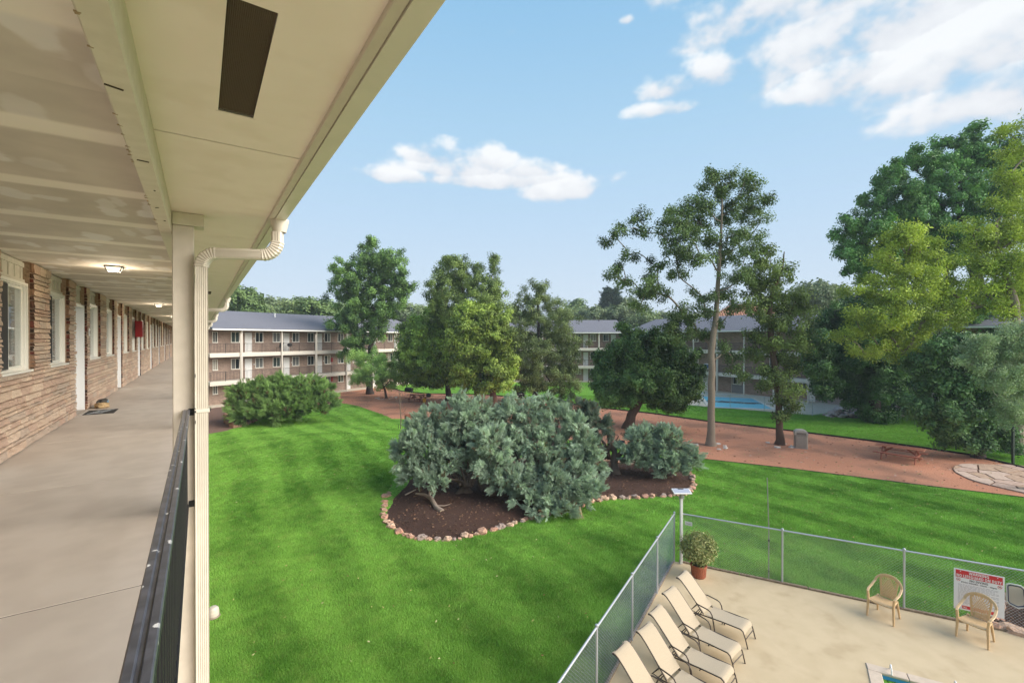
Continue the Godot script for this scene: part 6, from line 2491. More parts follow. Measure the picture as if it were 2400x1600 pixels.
func wobble_limb(b: MB, p0: Vector3, p1: Vector3, r0: float, r1: float, rise: float, sides := 5) -> void:
	var pts := PackedVector3Array()
	var rr := PackedFloat32Array()
	var n := 6
	var l := p0.distance_to(p1)
	var o := ellipse_dir() * l * 0.09
	var o2 := ellipse_dir() * l * 0.05
	for k in n + 1:
		var t := float(k) / n
		var p := p0.lerp(p1, t) + Vector3.UP * rise * sin(t * PI) + o * sin(t * PI) + o2 * sin(t * TAU)
		pts.append(p)
		rr.append(lerpf(r0, r1, pow(t, 0.75)))
	b.tube(pts, rr, sides, false)

# a tree whose trunk and crown masses are given where they stand: [u, v, half width, half height] of the photograph at a depth in metres
func tree(called: String, label: String, category: String, depth: float, trunk: Array, masses: Array, o: Dictionary) -> Node3D:
	var foot := ray(trunk[0][0], trunk[0][1], depth)
	foot.y = 0.0
	var t := thing(called, label, category, foot, Basis.IDENTITY, o.get("group", ""))
	var bark: Material = o.bark
	var b := MB.new()
	var tp := PackedVector3Array()
	var tr := PackedFloat32Array()
	for q in trunk:
		var p := ray(q[0], q[1], depth + (q[3] if q.size() > 3 else 0.0)) - foot
		tp.append(p)
		tr.append(q[2] / F * depth * 0.5 * o.get("stout", 0.66))
	tp[0].y = -0.05
	# finer trunk with a flared foot
	var fp := PackedVector3Array()
	var fr := PackedFloat32Array()
	for k in tp.size() - 1:
		for j in 3:
			var w := j / 3.0
			fp.append(tp[k].cubic_interpolate(tp[k + 1], tp[maxi(k - 1, 0)], tp[mini(k + 2, tp.size() - 1)], w) + ellipse_dir() * tr[k] * 0.12)
			var rad := lerpf(tr[k], tr[k + 1], w)
			if k == 0:
				rad *= 1.0 + 0.45 * pow(1.0 - w, 3.0)
			fr.append(rad)
	fp.append(tp[-1]); fr.append(tr[-1])
	b.tube(fp, fr, 10, false)
	part(t, "trunk", b, bark)
	var twigs := MB.new()
	var limbs := MB.new()
	var xf := []
	var tn := []
	var c0: Color = o.c0
	var c1: Color = o.c1
	var cr: float = o.get("clump", 0.5) * 0.76
	var per: int = o.get("per", 14)
	var dens: float = o.get("dens", 1.0)
	var size: float = o.get("size", 1.0)
	var flat: float = o.get("flat", 0.75)
	var swell: float = o.get("swell", 1.22)
	# the masses in order of their distance from the trunk; each hangs on the trunk or on one nearer to it
	var lobes := []
	for q in masses:
		var rx: float = q[2] / F * depth * swell
		var ry: float = q[3] / F * depth * swell
		var rz: float = (rx + ry) * 0.5 * o.get("thick", 1.0)
		var dd: float = q[4] if q.size() > 4 else rng.randf_range(-1, 1) * (rx + ry) * 0.5 * o.get("deep", 0.7)
		var c := ray(q[0], q[1], depth + dd) - foot
		var near := 1e9
		for p in fp:
			near = minf(near, p.distance_to(c))
		lobes.append([near, c, rx, ry, rz])
	lobes.sort_custom(func(a, e): return a[0] < e[0])
	var knots := []
	for k in fp.size():
		if fp[k].y > fp[-1].y * o.get("bare", 0.22):
			knots.append([fp[k], -1, 0, fr[k]])
	var first := knots.size()
	for l in lobes:
		var c: Vector3 = l[1]
		var best := 0
		var bd := 1e9
		for k in knots.size():
			var p: Vector3 = knots[k][0]
			var d := p.distance_to(c)
			var rise := (c.y - p.y) / maxf(d, 0.01)
			var cost := d * (1.0 + 0.9 * maxf(0.0, 0.45 - rise)) + (0.25 * d if k < first else 0.0)
			if cost < bd:
				bd = cost; best = k
		knots.append([c, best, 1, 0.0])
	for k in range(knots.size() - 1, first - 1, -1):
		if knots[k][1] >= first:
			knots[knots[k][1]][2] += knots[k][2]
	for k in range(first, knots.size()):
		var up: Array = knots[knots[k][1]]
		var thick: float = 0.017 * depth / 30.0 * sqrt(knots[k][2] + 0.6) * o.get("limb", 1.0)
		var r0 := minf(thick * 1.5, (up[3] as float) * (0.7 if knots[k][1] < first else 1.0))
		knots[k][3] = minf(thick, r0)
		wobble_limb(limbs, up[0], knots[k][0], r0, knots[k][3], (up[0] as Vector3).distance_to(knots[k][0]) * o.get("rise", 0.08) * rng.randf_range(-0.6, 1.6), 6)
	for q in lobes:
		var c: Vector3 = q[1]
		var rx: float = q[2]
		var ry: float = q[3]
		var rz: float = q[4]
		var n := maxi(4, int(dens * o.get("thin", 0.42) * (rx * ry + rx * rz + ry * rz) / 3.0 * 3.2 / (cr * cr)))
		var lobe_tone := rng.randf_range(-0.18, 0.18)
		for k in n:
			var dir := ellipse_dir()
			var rr := pow(rng.randf(), 0.40)
			if rng.randf() < 0.16: rr = rng.randf_range(1.0, 1.4)
			var p := c + Vector3(dir.x * rx, dir.y * ry, dir.z * rz) * rr
			if k % 3 == 0 or rr > 1.0:
				wobble_limb(twigs, c, p, 0.012, 0.004, 0.05, 3)
			var s := cr * rng.randf_range(0.65, 1.25)
			var tone := 0.5 + lobe_tone + rng.randf_range(-0.3, 0.3)
			for j in per:
				var g := ellipse_dir() * pow(rng.randf(), 0.5)
				var at := p + Vector3(g.x, g.y * flat, g.z) * s
				var y := (g + dir * 0.6 + Vector3(0, o.get("up", 0.25), 0) + ellipse_dir() * 0.5).normalized()
				var z := size * rng.randf_range(0.7, 1.35)
				xf.append(Transform3D(aim(y, rng.randf() * TAU).scaled(Vector3(z, z, z)), at))
				var w := clampf(tone + rng.randf_range(-0.25, 0.25), 0.0, 1.0)
				tn.append(c0.lerp(c1, w))
	part(t, "limbs", limbs, bark)
	if twigs.v.size():
		part(t, "twigs", twigs, bark)
	many(t, "crown", o.mesh, leaf_mat(), xf, tn, true)
	return t

func juniper(called: String, label: String, depth: float, foot: Vector3, stems: Array, masses: Array, o: Dictionary) -> void:
	var t := thing(called, label, "juniper", foot, Basis.IDENTITY, o.get("group", ""))
	var bark: Material = o.bark
	var b := MB.new()
	for s in stems:
		var pts := PackedVector3Array()
		var rr := PackedFloat32Array()
		var src: Array = s
		var raw := []
		for q in src:
			raw.append([ray(q[0], q[1], depth + q[3]) - foot, q[2] / F * depth * 0.5])
		for k in raw.size() - 1:
			for j in 4:
				var w := j / 4.0
				pts.append((raw[k][0] as Vector3).cubic_interpolate(raw[k + 1][0], raw[maxi(k - 1, 0)][0], raw[mini(k + 2, raw.size() - 1)][0], w) + ellipse_dir() * 0.02)
				rr.append(lerpf(raw[k][1], raw[k + 1][1], w) * rng.randf_range(0.85, 1.15))
		pts.append(raw[-1][0]); rr.append(raw[-1][1])
		b.tube(pts, rr, 7)
	part(t, "stems", b, bark)
	var limbs := MB.new()
	var xf := []
	var tn := []
	var c0: Color = o.c0
	var c1: Color = o.c1
	var vm := 0.0
	for q in masses:
		vm += q[1]
	vm /= masses.size()
	for q in masses:
		var rx: float = q[2] / F * depth
		var ry: float = q[3] / F * depth
		var rz := (rx + ry) * 0.55
		var dd: float = q[4] if q.size() > 4 else -(q[1] - vm) / 100.0 * o.get("lean", 1.0) + rng.randf_range(-0.3, 0.3)
		var c := ray(q[0], q[1], depth + dd) - foot
		if c.y - ry * 0.5 < 0.1: c.y = 0.1 + ry * 0.5
		wobble_limb(limbs, Vector3(rng.randf_range(-0.3, 0.3), 0.5, rng.randf_range(-0.2, 0.2)), c, 0.07, 0.02, 0.2, 5)
		var area := (rx * ry + rx * rz + ry * rz) / 3.0 * 4.0 * PI
		var tuft := rng.randf_range(-0.15, 0.15)
		# boughs: little groups of sprays that share a direction
		var boughs := int(area * o.get("dens", 1.0) * 7.4)
		for k in boughs:
			var dir := ellipse_dir()
			if dir.y < -0.35: dir.y *= 0.4
			dir = dir.normalized()
			var rr2 := rng.randf_range(0.55, 1.08)
			var p := c + Vector3(dir.x * rx, dir.y * ry, dir.z * rz) * rr2
			if p.y < 0.12: continue
			var ax := (dir * 0.9 + Vector3(0, o.get("up", 0.30), 0) + ellipse_dir() * 0.45).normalized()
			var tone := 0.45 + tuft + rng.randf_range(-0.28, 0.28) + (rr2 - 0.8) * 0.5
			if k % 5 == 0:
				wobble_limb(limbs, c, p, 0.02, 0.006, 0.03, 3)
			for j in o.get("per", 11):
				var off := ellipse_dir() * 0.2 * rng.randf()
				var y := (ax + ellipse_dir() * 0.42).normalized()
				var z: float = rng.randf_range(0.45, 1.4) * o.get("size", 1.0)
				xf.append(Transform3D(aim(y, rng.randf() * TAU).scaled(Vector3(z, z, z)), p + off + ax * rng.randf() * 0.15))
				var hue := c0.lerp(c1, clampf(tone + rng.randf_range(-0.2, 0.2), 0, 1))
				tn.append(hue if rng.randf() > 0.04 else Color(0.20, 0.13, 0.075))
	part(t, "limbs", limbs, bark)
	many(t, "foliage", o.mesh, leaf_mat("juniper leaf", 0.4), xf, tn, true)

func planting() -> void:
	var grey_bark := mottled("grey bark", lin(0.17, 0.125, 0.09), lin(0.27, 0.21, 0.16), 0.35, 0.95, 1.6, true, 0.05)
	var brown_bark := mottled("brown bark", lin(0.085, 0.05, 0.034), lin(0.16, 0.10, 0.07), 0.3, 0.95, 2.0, true, 0.05)
	var pale_bark := mottled("pale bark", lin(0.20, 0.155, 0.115), lin(0.31, 0.25, 0.195), 0.5, 0.95, 1.5, true, 0.04)
	var dark_bark := mottled("dark bark", lin(0.045, 0.034, 0.028), lin(0.09, 0.07, 0.055), 0.4, 0.95, 1.6, true, 0.05)
	var broad := sprig_mesh(12, 0.135, 0.075, 0.34, 1)
	var small := sprig_mesh(14, 0.095, 0.05, 0.30, 2)
	var narrow := sprig_mesh(16, 0.12, 0.030, 0.32, 3)
	var feather := sprig_mesh(18, 0.075, 0.032, 0.30, 4)

	tree("tall_tree", "tall open-crowned green tree before the left wing, above the small multi-stemmed tree", "tree", 55.0,
		[[866, 924, 22], [866, 880, 19], [866, 840, 17], [872, 800, 16], [890, 770, 14], [905, 735, 11], [893, 690, 8], [880, 640, 6]],
		[[870, 598, 26, 26], [850, 620, 26, 24], [893, 612, 22, 26], [818, 640, 32, 28], [840, 665, 30, 24], [925, 622, 22, 30], [930, 660, 26, 30], [905, 650, 26, 30], [800, 680, 28, 24], [860, 690, 32, 28], [905, 700, 34, 28], [940, 690, 22, 26], [880, 725, 32, 24], [815, 725, 26, 24], [840, 745, 30, 26], [800, 760, 26, 18], [835, 785, 34, 26], [870, 770, 24, 22], [820, 815, 26, 22], [850, 830, 22, 20], [895, 760, 14, 30], [836, 700, 26, 22], [870, 570, 12, 14]],
		{"bark": dark_bark, "mesh": broad, "c0": Color(0.045, 0.096, 0.028), "c1": Color(0.256, 0.434, 0.116), "clump": 0.62, "per": 11, "dens": 1.0, "size": 1.75, "thin": 0.5})
	tree("small_tree", "small light green multi-stemmed tree on the red path before the left wing", "tree", 51.0,
		[[905, 932, 9], [902, 915, 7], [895, 895, 6], [888, 870, 4]],
		[[880, 850, 38, 26], [855, 868, 28, 22], [905, 862, 30, 24], [870, 838, 24, 16], [890, 885, 42, 20], [850, 890, 22, 16], [925, 885, 18, 18], [905, 900, 30, 12], [925, 858, 16, 14]],
		{"bark": brown_bark, "mesh": small, "c0": Color(0.191, 0.352, 0.104), "c1": Color(0.509, 0.737, 0.216), "clump": 0.5, "per": 10, "size": 1.7})
	tree("maple_tree", "bright yellow-green tree left in the middle group, dark trunk behind the far picnic table", "tree", 49.0,
		[[1051, 939, 22], [1050, 915, 20], [1046, 890, 16], [1038, 850, 12], [1025, 800, 8]],
		[[1000, 768, 36, 26], [975, 795, 34, 28], [1030, 748, 26, 24], [960, 830, 26, 26], [1005, 820, 40, 32], [1040, 800, 24, 40], [970, 860, 34, 24], [1015, 865, 40, 26], [1050, 860, 26, 30], [990, 888, 36, 16], [1040, 893, 34, 14], [955, 770, 14, 12], [1020, 785, 30, 26], [1000, 845, 40, 28]],
		{"bark": dark_bark, "mesh": broad, "c0": Color(0.058, 0.100, 0.023), "c1": Color(0.415, 0.624, 0.118), "clump": 0.6, "per": 11, "dens": 1.3, "size": 1.75, "thin": 0.6})
	tree("tall_tree", "tallest tree of the middle group, with bare twigs and a ragged double top", "tree", 46.5,
		[[1119, 950, 24], [1118, 900, 22], [1112, 840, 19], [1102, 780, 16], [1092, 730, 12], [1085, 680, 9], [1075, 640, 6]],
		[[1072, 618, 26, 16], [1060, 645, 34, 24], [1100, 640, 24, 20], [1035, 668, 26, 22], [1075, 670, 30, 22], [1115, 665, 26, 24], [1155, 640, 12, 26], [1150, 675, 24, 20], [1170, 690, 14, 14], [1020, 700, 20, 20], [1045, 710, 30, 24], [1130, 700, 30, 24], [1085, 700, 22, 20], [1160, 720, 24, 18], [1020, 735, 18, 16], [1060, 740, 26, 18], [1110, 735, 30, 20], [1158, 608, 9, 14], [1050, 615, 12, 12]],
		{"bark": brown_bark, "mesh": small, "c0": Color(0.055, 0.103, 0.030), "c1": Color(0.333, 0.445, 0.123), "clump": 0.52, "per": 9, "dens": 1.5, "size": 1.8, "thin": 0.5})
	tree("broad_tree", "yellow-green tree at the centre of the middle group with a reddish brown trunk", "tree", 43.5,
		[[1157, 962, 26], [1156, 925, 24], [1154, 890, 22], [1148, 850, 15], [1135, 800, 10]],
		[[1110, 735, 30, 20], [1140, 745, 30, 22], [1085, 765, 28, 24], [1120, 775, 40, 28], [1160, 785, 34, 28], [1075, 805, 28, 30], [1115, 820, 42, 30], [1160, 830, 34, 30], [1185, 800, 16, 34], [1085, 850, 34, 26], [1130, 865, 40, 26], [1170, 870, 28, 26], [1090, 890, 30, 18], [1130, 900, 30, 14], [1172, 903, 24, 12], [1195, 850, 16, 30], [1185, 748, 16, 14]],
		{"bark": mottled("reddish bark", lin(0.12, 0.06, 0.04), lin(0.20, 0.11, 0.08), 0.3, 0.95, 2.0, true, 0.05), "mesh": broad, "c0": Color(0.065, 0.100, 0.023), "c1": Color(0.452, 0.598, 0.122), "clump": 0.56, "per": 11, "dens": 1.3, "size": 1.65, "thin": 0.6})
	tree("willow_tree", "dense grey-olive tree with fine leaves at the right of the middle group", "tree", 48.0,
		[[1256, 945, 26], [1254, 910, 22], [1262, 860, 17], [1262, 800, 13], [1262, 740, 8], [1260, 690, 5]],
		[[1262, 676, 18, 16], [1235, 700, 24, 20], [1275, 702, 28, 22], [1305, 720, 22, 18], [1215, 735, 22, 20], [1255, 740, 36, 26], [1310, 750, 30, 24], [1225, 775, 34, 28], [1280, 785, 44, 30], [1330, 790, 30, 28], [1205, 815, 26, 28], [1250, 830, 44, 30], [1305, 835, 40, 30], [1345, 840, 20, 26], [1220, 865, 34, 26], [1275, 870, 44, 26], [1325, 875, 34, 24], [1230, 900, 34, 18], [1290, 905, 44, 16], [1335, 905, 22, 12], [1190, 845, 16, 24], [1340, 925, 14, 8]],
		{"bark": dark_bark, "mesh": small, "c0": Color(0.065, 0.10, 0.032), "c1": Color(0.28, 0.36, 0.135), "clump": 0.58, "per": 12, "dens": 1.05, "size": 1.7, "thin": 0.5, "swell": 1.24})
	tree("round_tree", "round dark green tree with a leaning brown trunk beside the blue junipers", "tree", 34.0,
		[[1472, 1004, 38], [1480, 975, 32], [1496, 945, 27], [1505, 910, 20], [1508, 860, 13], [1500, 810, 7]],
		[[1480, 792, 18, 18], [1500, 815, 42, 24], [1455, 830, 30, 22], [1545, 822, 36, 24], [1425, 855, 26, 24], [1480, 855, 44, 28], [1540, 860, 44, 28], [1590, 845, 30, 24], [1415, 890, 24, 24], [1460, 895, 40, 26], [1520, 900, 46, 26], [1580, 890, 40, 26], [1622, 880, 20, 24], [1435, 925, 30, 20], [1490, 928, 36, 16], [1555, 930, 40, 20], [1610, 915, 24, 18], [1575, 952, 30, 10], [1450, 945, 18, 8], [1466, 772, 7, 12], [1545, 795, 22, 14]],
		{"bark": brown_bark, "mesh": broad, "c0": Color(0.036, 0.085, 0.027), "c1": Color(0.182, 0.310, 0.090), "clump": 0.44, "per": 12, "dens": 1.15, "size": 1.45, "thin": 0.8})
	tree("airy_tree", "tall airy tree with a pale straight trunk rising from the red path", "tree", 28.5,
		[[1667, 1046, 38], [1668, 990, 33], [1668, 920, 31], [1669, 860, 30], [1668, 820, 30], [1675, 770, 26], [1680, 720, 22], [1683, 660, 19], [1687, 600, 15], [1690, 540, 11], [1692, 480, 8], [1688, 430, 5]],
		[[1682, 410, 20, 14], [1668, 432, 24, 16], [1702, 430, 22, 18], [1690, 455, 24, 16], [1745, 425, 14, 16], [1770, 425, 14, 16], [1755, 455, 26, 18], [1788, 470, 22, 16], [1725, 470, 18, 18], [1635, 475, 22, 14], [1610, 488, 22, 18], [1655, 490, 26, 16], [1570, 495, 16, 12], [1590, 520, 26, 16], [1640, 520, 30, 18], [1555, 525, 14, 12], [1695, 505, 26, 18], [1750, 500, 28, 18], [1785, 510, 16, 14], [1500, 512, 18, 14], [1480, 535, 18, 12], [1512, 545, 16, 14], [1440, 548, 14, 10], [1426, 566, 12, 8], [1560, 560, 26, 18], [1610, 555, 28, 18], [1660, 560, 26, 16], [1710, 555, 30, 18], [1760, 550, 26, 16], [1580, 590, 28, 18], [1640, 600, 28, 18], [1700, 600, 30, 18], [1755, 595, 26, 18], [1470, 600, 16, 12], [1455, 625, 18, 12], [1440, 645, 14, 12], [1465, 660, 16, 10], [1540, 625, 22, 16], [1525, 660, 24, 18], [1510, 690, 26, 16], [1500, 715, 20, 12], [1550, 690, 20, 14], [1590, 640, 22, 14], [1595, 725, 24, 14], [1650, 700, 26, 16], [1570, 760, 26, 14], [1620, 755, 28, 16], [1650, 730, 24, 14], [1700, 690, 24, 16], [1735, 650, 26, 20], [1720, 720, 22, 14], [1760, 640, 18, 18], [1600, 785, 28, 14], [1645, 790, 26, 14], [1700, 820, 16, 12], [1716, 835, 14, 10], [1718, 870, 12, 9], [1745, 880, 10, 6], [1690, 760, 18, 12]],
		{"bark": pale_bark, "mesh": small, "c0": Color(0.041, 0.076, 0.027), "c1": Color(0.208, 0.308, 0.099), "clump": 0.44, "per": 8, "dens": 1.2, "swell": 1.2, "thin": 0.62, "size": 1.45, "deep": 1.4, "rise": 0.10, "stout": 0.5})
	tree("leaning_tree", "ragged tree with a dark trunk and broken bare top beside the litter bin", "tree", 28.7,
		[[1830, 1043, 34], [1828, 990, 28], [1824, 930, 26], [1816, 860, 27], [1808, 790, 26], [1804, 720, 24], [1822, 660, 14], [1834, 625, 8], [1838, 590, 4]],
		[[1795, 595, 16, 16], [1780, 620, 18, 16], [1812, 625, 18, 18], [1765, 655, 20, 20], [1800, 660, 24, 18], [1850, 640, 10, 14], [1780, 690, 26, 18], [1830, 690, 22, 18], [1868, 700, 22, 18], [1775, 725, 24, 18], [1850, 725, 28, 18], [1885, 735, 20, 14], [1795, 760, 24, 18], [1840, 765, 30, 18], [1880, 775, 20, 16], [1770, 790, 20, 18], [1815, 800, 26, 18], [1860, 805, 24, 16], [1785, 830, 22, 18], [1835, 840, 26, 18], [1790, 865, 18, 16], [1850, 870, 20, 16], [1825, 890, 20, 16], [1800, 905, 14, 12], [1850, 910, 20, 14], [1836, 940, 18, 12], [1858, 955, 16, 12], [1830, 975, 10, 8]],
		{"bark": brown_bark, "mesh": small, "c0": Color(0.052, 0.085, 0.027), "c1": Color(0.287, 0.386, 0.109), "clump": 0.44, "per": 8, "dens": 1.4, "swell": 1.25, "thin": 0.6, "size": 1.55, "deep": 1.0, "stout": 0.52})
	tree("dark_tree", "broad dark green tree whose low branches hang over the far lawn by the cobble slope", "tree", 36.5,
		[[2052, 986, 40], [2050, 930, 36], [2045, 860, 30], [2040, 780, 20], [2040, 720, 10]],
		[[2030, 715, 36, 26], [1975, 740, 34, 26], [2080, 735, 40, 28], [1935, 770, 32, 28], [2000, 780, 40, 28], [2060, 785, 42, 30], [2115, 780, 36, 30], [1915, 810, 24, 28], [1960, 825, 38, 28], [2025, 835, 42, 30], [2085, 840, 42, 30], [2140, 830, 30, 34], [1910, 860, 20, 24], [1945, 875, 34, 24], [2000, 885, 40, 26], [2060, 895, 42, 28], [2115, 890, 40, 32], [1935, 912, 26, 14], [1985, 925, 32, 16], [2050, 935, 40, 24], [2105, 935, 36, 26], [2060, 970, 26, 18], [2075, 990, 16, 10], [2140, 880, 24, 30], [1900, 835, 14, 18]],
		{"bark": dark_bark, "mesh": broad, "c0": Color(0.029, 0.076, 0.029), "c1": Color(0.148, 0.284, 0.089), "clump": 0.5, "per": 12, "dens": 1.1, "size": 1.6, "thin": 0.85})
	tree("cottonwood_tree", "largest tree, a rich green crown reaching highest at the upper right", "tree", 38.0,
		[[2318, 985, 58], [2315, 880, 52], [2310, 780, 46], [2300, 700, 42], [2285, 640, 34], [2265, 580, 24], [2250, 510, 16], [2245, 440, 10]],
		[[2275, 320, 22, 18], [2250, 345, 30, 22], [2215, 335, 18, 14], [2295, 355, 30, 24], [2200, 370, 30, 22], [2160, 362, 22, 16], [2130, 378, 22, 16], [2235, 385, 36, 24], [2290, 400, 38, 26], [2100, 395, 22, 16], [2150, 405, 34, 22], [2195, 420, 36, 24], [2255, 435, 42, 28], [2320, 440, 36, 28], [2085, 430, 26, 18], [2125, 445, 34, 22], [2070, 462, 26, 18], [2030, 482, 26, 18], [2175, 465, 40, 26], [2235, 485, 42, 28], [2300, 490, 40, 28], [2080, 495, 36, 22], [2010, 510, 24, 18], [2130, 505, 40, 24], [1985, 535, 24, 18], [2045, 530, 36, 22], [1968, 552, 14, 10], [2100, 545, 42, 26], [2170, 530, 40, 26], [2230, 545, 40, 28], [2290, 560, 36, 28], [2010, 570, 32, 20], [1975, 598, 20, 14], [2060, 580, 40, 24], [2130, 590, 42, 26], [2020, 610, 30, 18], [2080, 620, 40, 24], [2200, 600, 42, 26], [2040, 640, 28, 16], [2350, 380, 34, 28], [2400, 400, 40, 40], [2370, 460, 40, 36], [2430, 480, 40, 50], [1990, 630, 16, 10], [2360, 345, 22, 16], [2255, 610, 34, 24], [2330, 690, 40, 26], [2385, 700, 40, 30], [2270, 730, 36, 26], [2340, 760, 40, 28], [2400, 770, 36, 30], [2200, 700, 34, 22], [2430, 640, 30, 40]],
		{"bark": dark_bark, "mesh": broad, "c0": Color(0.054, 0.125, 0.043), "c1": Color(0.238, 0.463, 0.136), "clump": 0.5, "per": 11, "dens": 0.95, "size": 1.6, "deep": 1.1, "thin": 0.5})
	tree("locust_tree", "bright yellow-green feathery tree in front of the darker trees at the right", "tree", 26.5,
		[[2386, 1072, 42], [2386, 960, 36], [2384, 860, 32], [2382, 780, 28], [2378, 710, 24], [2360, 650, 18], [2340, 590, 11], [2335, 520, 7]],
		[[2110, 540, 26, 12], [2140, 555, 30, 14], [2090, 565, 24, 12], [2175, 575, 28, 14], [2075, 592, 26, 12], [2125, 595, 34, 15], [2185, 605, 30, 15], [2065, 618, 20, 10], [2110, 628, 34, 14], [2165, 635, 36, 16], [2215, 620, 26, 15], [2040, 655, 26, 11], [2090, 660, 34, 14], [2150, 670, 36, 16], [2205, 660, 32, 16], [2020, 682, 26, 10], [2060, 690, 32, 13], [2120, 700, 38, 16], [2180, 705, 36, 17], [2235, 690, 32, 18], [2005, 740, 24, 10], [2050, 735, 32, 13], [2110, 745, 38, 16], [2170, 750, 38, 18], [2230, 745, 36, 20], [1980, 788, 16, 8], [2020, 775, 30, 12], [2080, 785, 36, 14], [2140, 795, 38, 16], [2025, 828, 24, 8], [2070, 820, 30, 11], [2120, 830, 30, 13], [2290, 540, 30, 18], [2325, 560, 34, 22], [2290, 580, 34, 18], [2370, 520, 30, 22], [2400, 560, 34, 26], [2340, 610, 38, 22], [2300, 620, 34, 18], [2385, 620, 36, 26], [2360, 480, 26, 20], [2395, 450, 30, 26], [2370, 410, 24, 18], [2400, 360, 30, 26], [2360, 660, 36, 20], [2310, 670, 30, 18], [2290, 720, 34, 18], [2340, 720, 36, 22], [2390, 700, 34, 24], [2430, 640, 34, 40], [2420, 300, 24, 22], [2350, 310, 14, 10]],
		{"bark": pale_bark, "mesh": feather, "c0": Color(0.143, 0.219, 0.035), "c1": Color(0.627, 0.737, 0.130), "clump": 0.34, "per": 8, "dens": 0.9, "limb": 1.4, "size": 2.0, "flat": 0.75, "swell": 1.25, "up": -0.1, "deep": 1.0, "thin": 0.45})
	tree("low_tree", "dark leafy tree at the right whose lowest branches nearly touch the lawn by the flagstones", "tree", 25.5,
		[[2296, 1072, 32], [2294, 1000, 28], [2288, 930, 22], [2280, 850, 14]],
		[[2250, 815, 40, 26], [2200, 835, 34, 24], [2300, 820, 40, 28], [2170, 860, 24, 22], [2220, 870, 38, 26], [2280, 870, 40, 28], [2335, 850, 30, 34], [2180, 900, 28, 24], [2235, 915, 38, 26], [2295, 925, 38, 28], [2340, 910, 26, 30], [2180, 945, 30, 22], [2235, 960, 38, 24], [2295, 970, 36, 26], [2165, 975, 22, 16], [2210, 995, 34, 18], [2265, 1010, 36, 18], [2315, 1000, 26, 20], [2240, 1030, 34, 14], [2285, 1040, 24, 12], [2355, 960, 20, 26], [2360, 1015, 14, 10], [2385, 1045, 14, 8]],
		{"bark": dark_bark, "mesh": broad, "c0": Color(0.040, 0.091, 0.040), "c1": Color(0.190, 0.331, 0.124), "clump": 0.42, "per": 12, "dens": 1.15, "size": 1.35, "thin": 0.8})
	tree("olive_tree", "silvery grey-green tree with drooping seed clusters at the right edge", "tree", 20.0,
		[[2432, 1125, 30], [2430, 1000, 24], [2420, 900, 18], [2400, 820, 10]],
		[[2380, 780, 24, 20], [2345, 800, 26, 16], [2310, 795, 20, 12], [2285, 815, 20, 10], [2395, 820, 22, 20], [2350, 835, 28, 16], [2300, 840, 22, 11], [2262, 850, 18, 8], [2385, 865, 24, 18], [2335, 870, 26, 15], [2290, 865, 18, 9], [2370, 905, 26, 16], [2330, 905, 18, 12], [2395, 930, 20, 20], [2360, 950, 18, 16], [2395, 975, 18, 14], [2360, 985, 12, 10], [2430, 860, 24, 40]],
		{"bark": mottled("silver bark", lin(0.33, 0.33, 0.25), lin(0.45, 0.45, 0.36), 0.4, 0.9, 0.6), "mesh": narrow, "c0": Color(0.204, 0.290, 0.157), "c1": Color(0.566, 0.679, 0.415), "clump": 0.26, "per": 10, "dens": 2.0, "size": 0.95, "up": -0.3, "rise": 0.12})

	# junipers
	var spray := spray_mesh(21)
	var jb := mottled("juniper bark", lin(0.12, 0.085, 0.065), lin(0.24, 0.18, 0.14), 0.25, 0.95, 1.5, true, 0.05)
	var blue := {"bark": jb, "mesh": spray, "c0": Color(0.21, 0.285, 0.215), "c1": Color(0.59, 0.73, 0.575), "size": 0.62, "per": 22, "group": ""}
	juniper("blue_juniper", "largest blue-green juniper, left half of the big mound in the island bed", 19.8, gp(1090, 1165, 0.1),
		[[[1100, 1168, 28, -0.6], [1085, 1130, 24, -0.3], [1098, 1095, 20, 0.0], [1070, 1050, 14, 0.2]], [[1060, 1190, 22, -1.0], [1075, 1160, 18, -0.7], [1105, 1120, 16, -0.3], [1120, 1080, 10, 0.0]], [[1135, 1150, 20, -0.4], [1125, 1115, 16, -0.1], [1150, 1080, 10, 0.1]]],
		[[1055, 968, 36, 24], [1015, 990, 38, 26], [1085, 985, 40, 28], [985, 1015, 36, 26], [1045, 1015, 50, 30], [1110, 1020, 46, 32], [955, 1050, 30, 26], [1005, 1050, 48, 30], [1070, 1050, 52, 30], [1130, 1055, 40, 32], [940, 1085, 22, 18], [985, 1092, 40, 22], [1045, 1085, 46, 22], [1015, 1125, 38, 16, -1.5], [970, 1120, 24, 12, -1.2], [1135, 1085, 36, 22, -0.5], [1070, 942, 22, 12], [1150, 985, 34, 26], [1120, 960, 30, 18], [1180, 965, 28, 18]], blue)
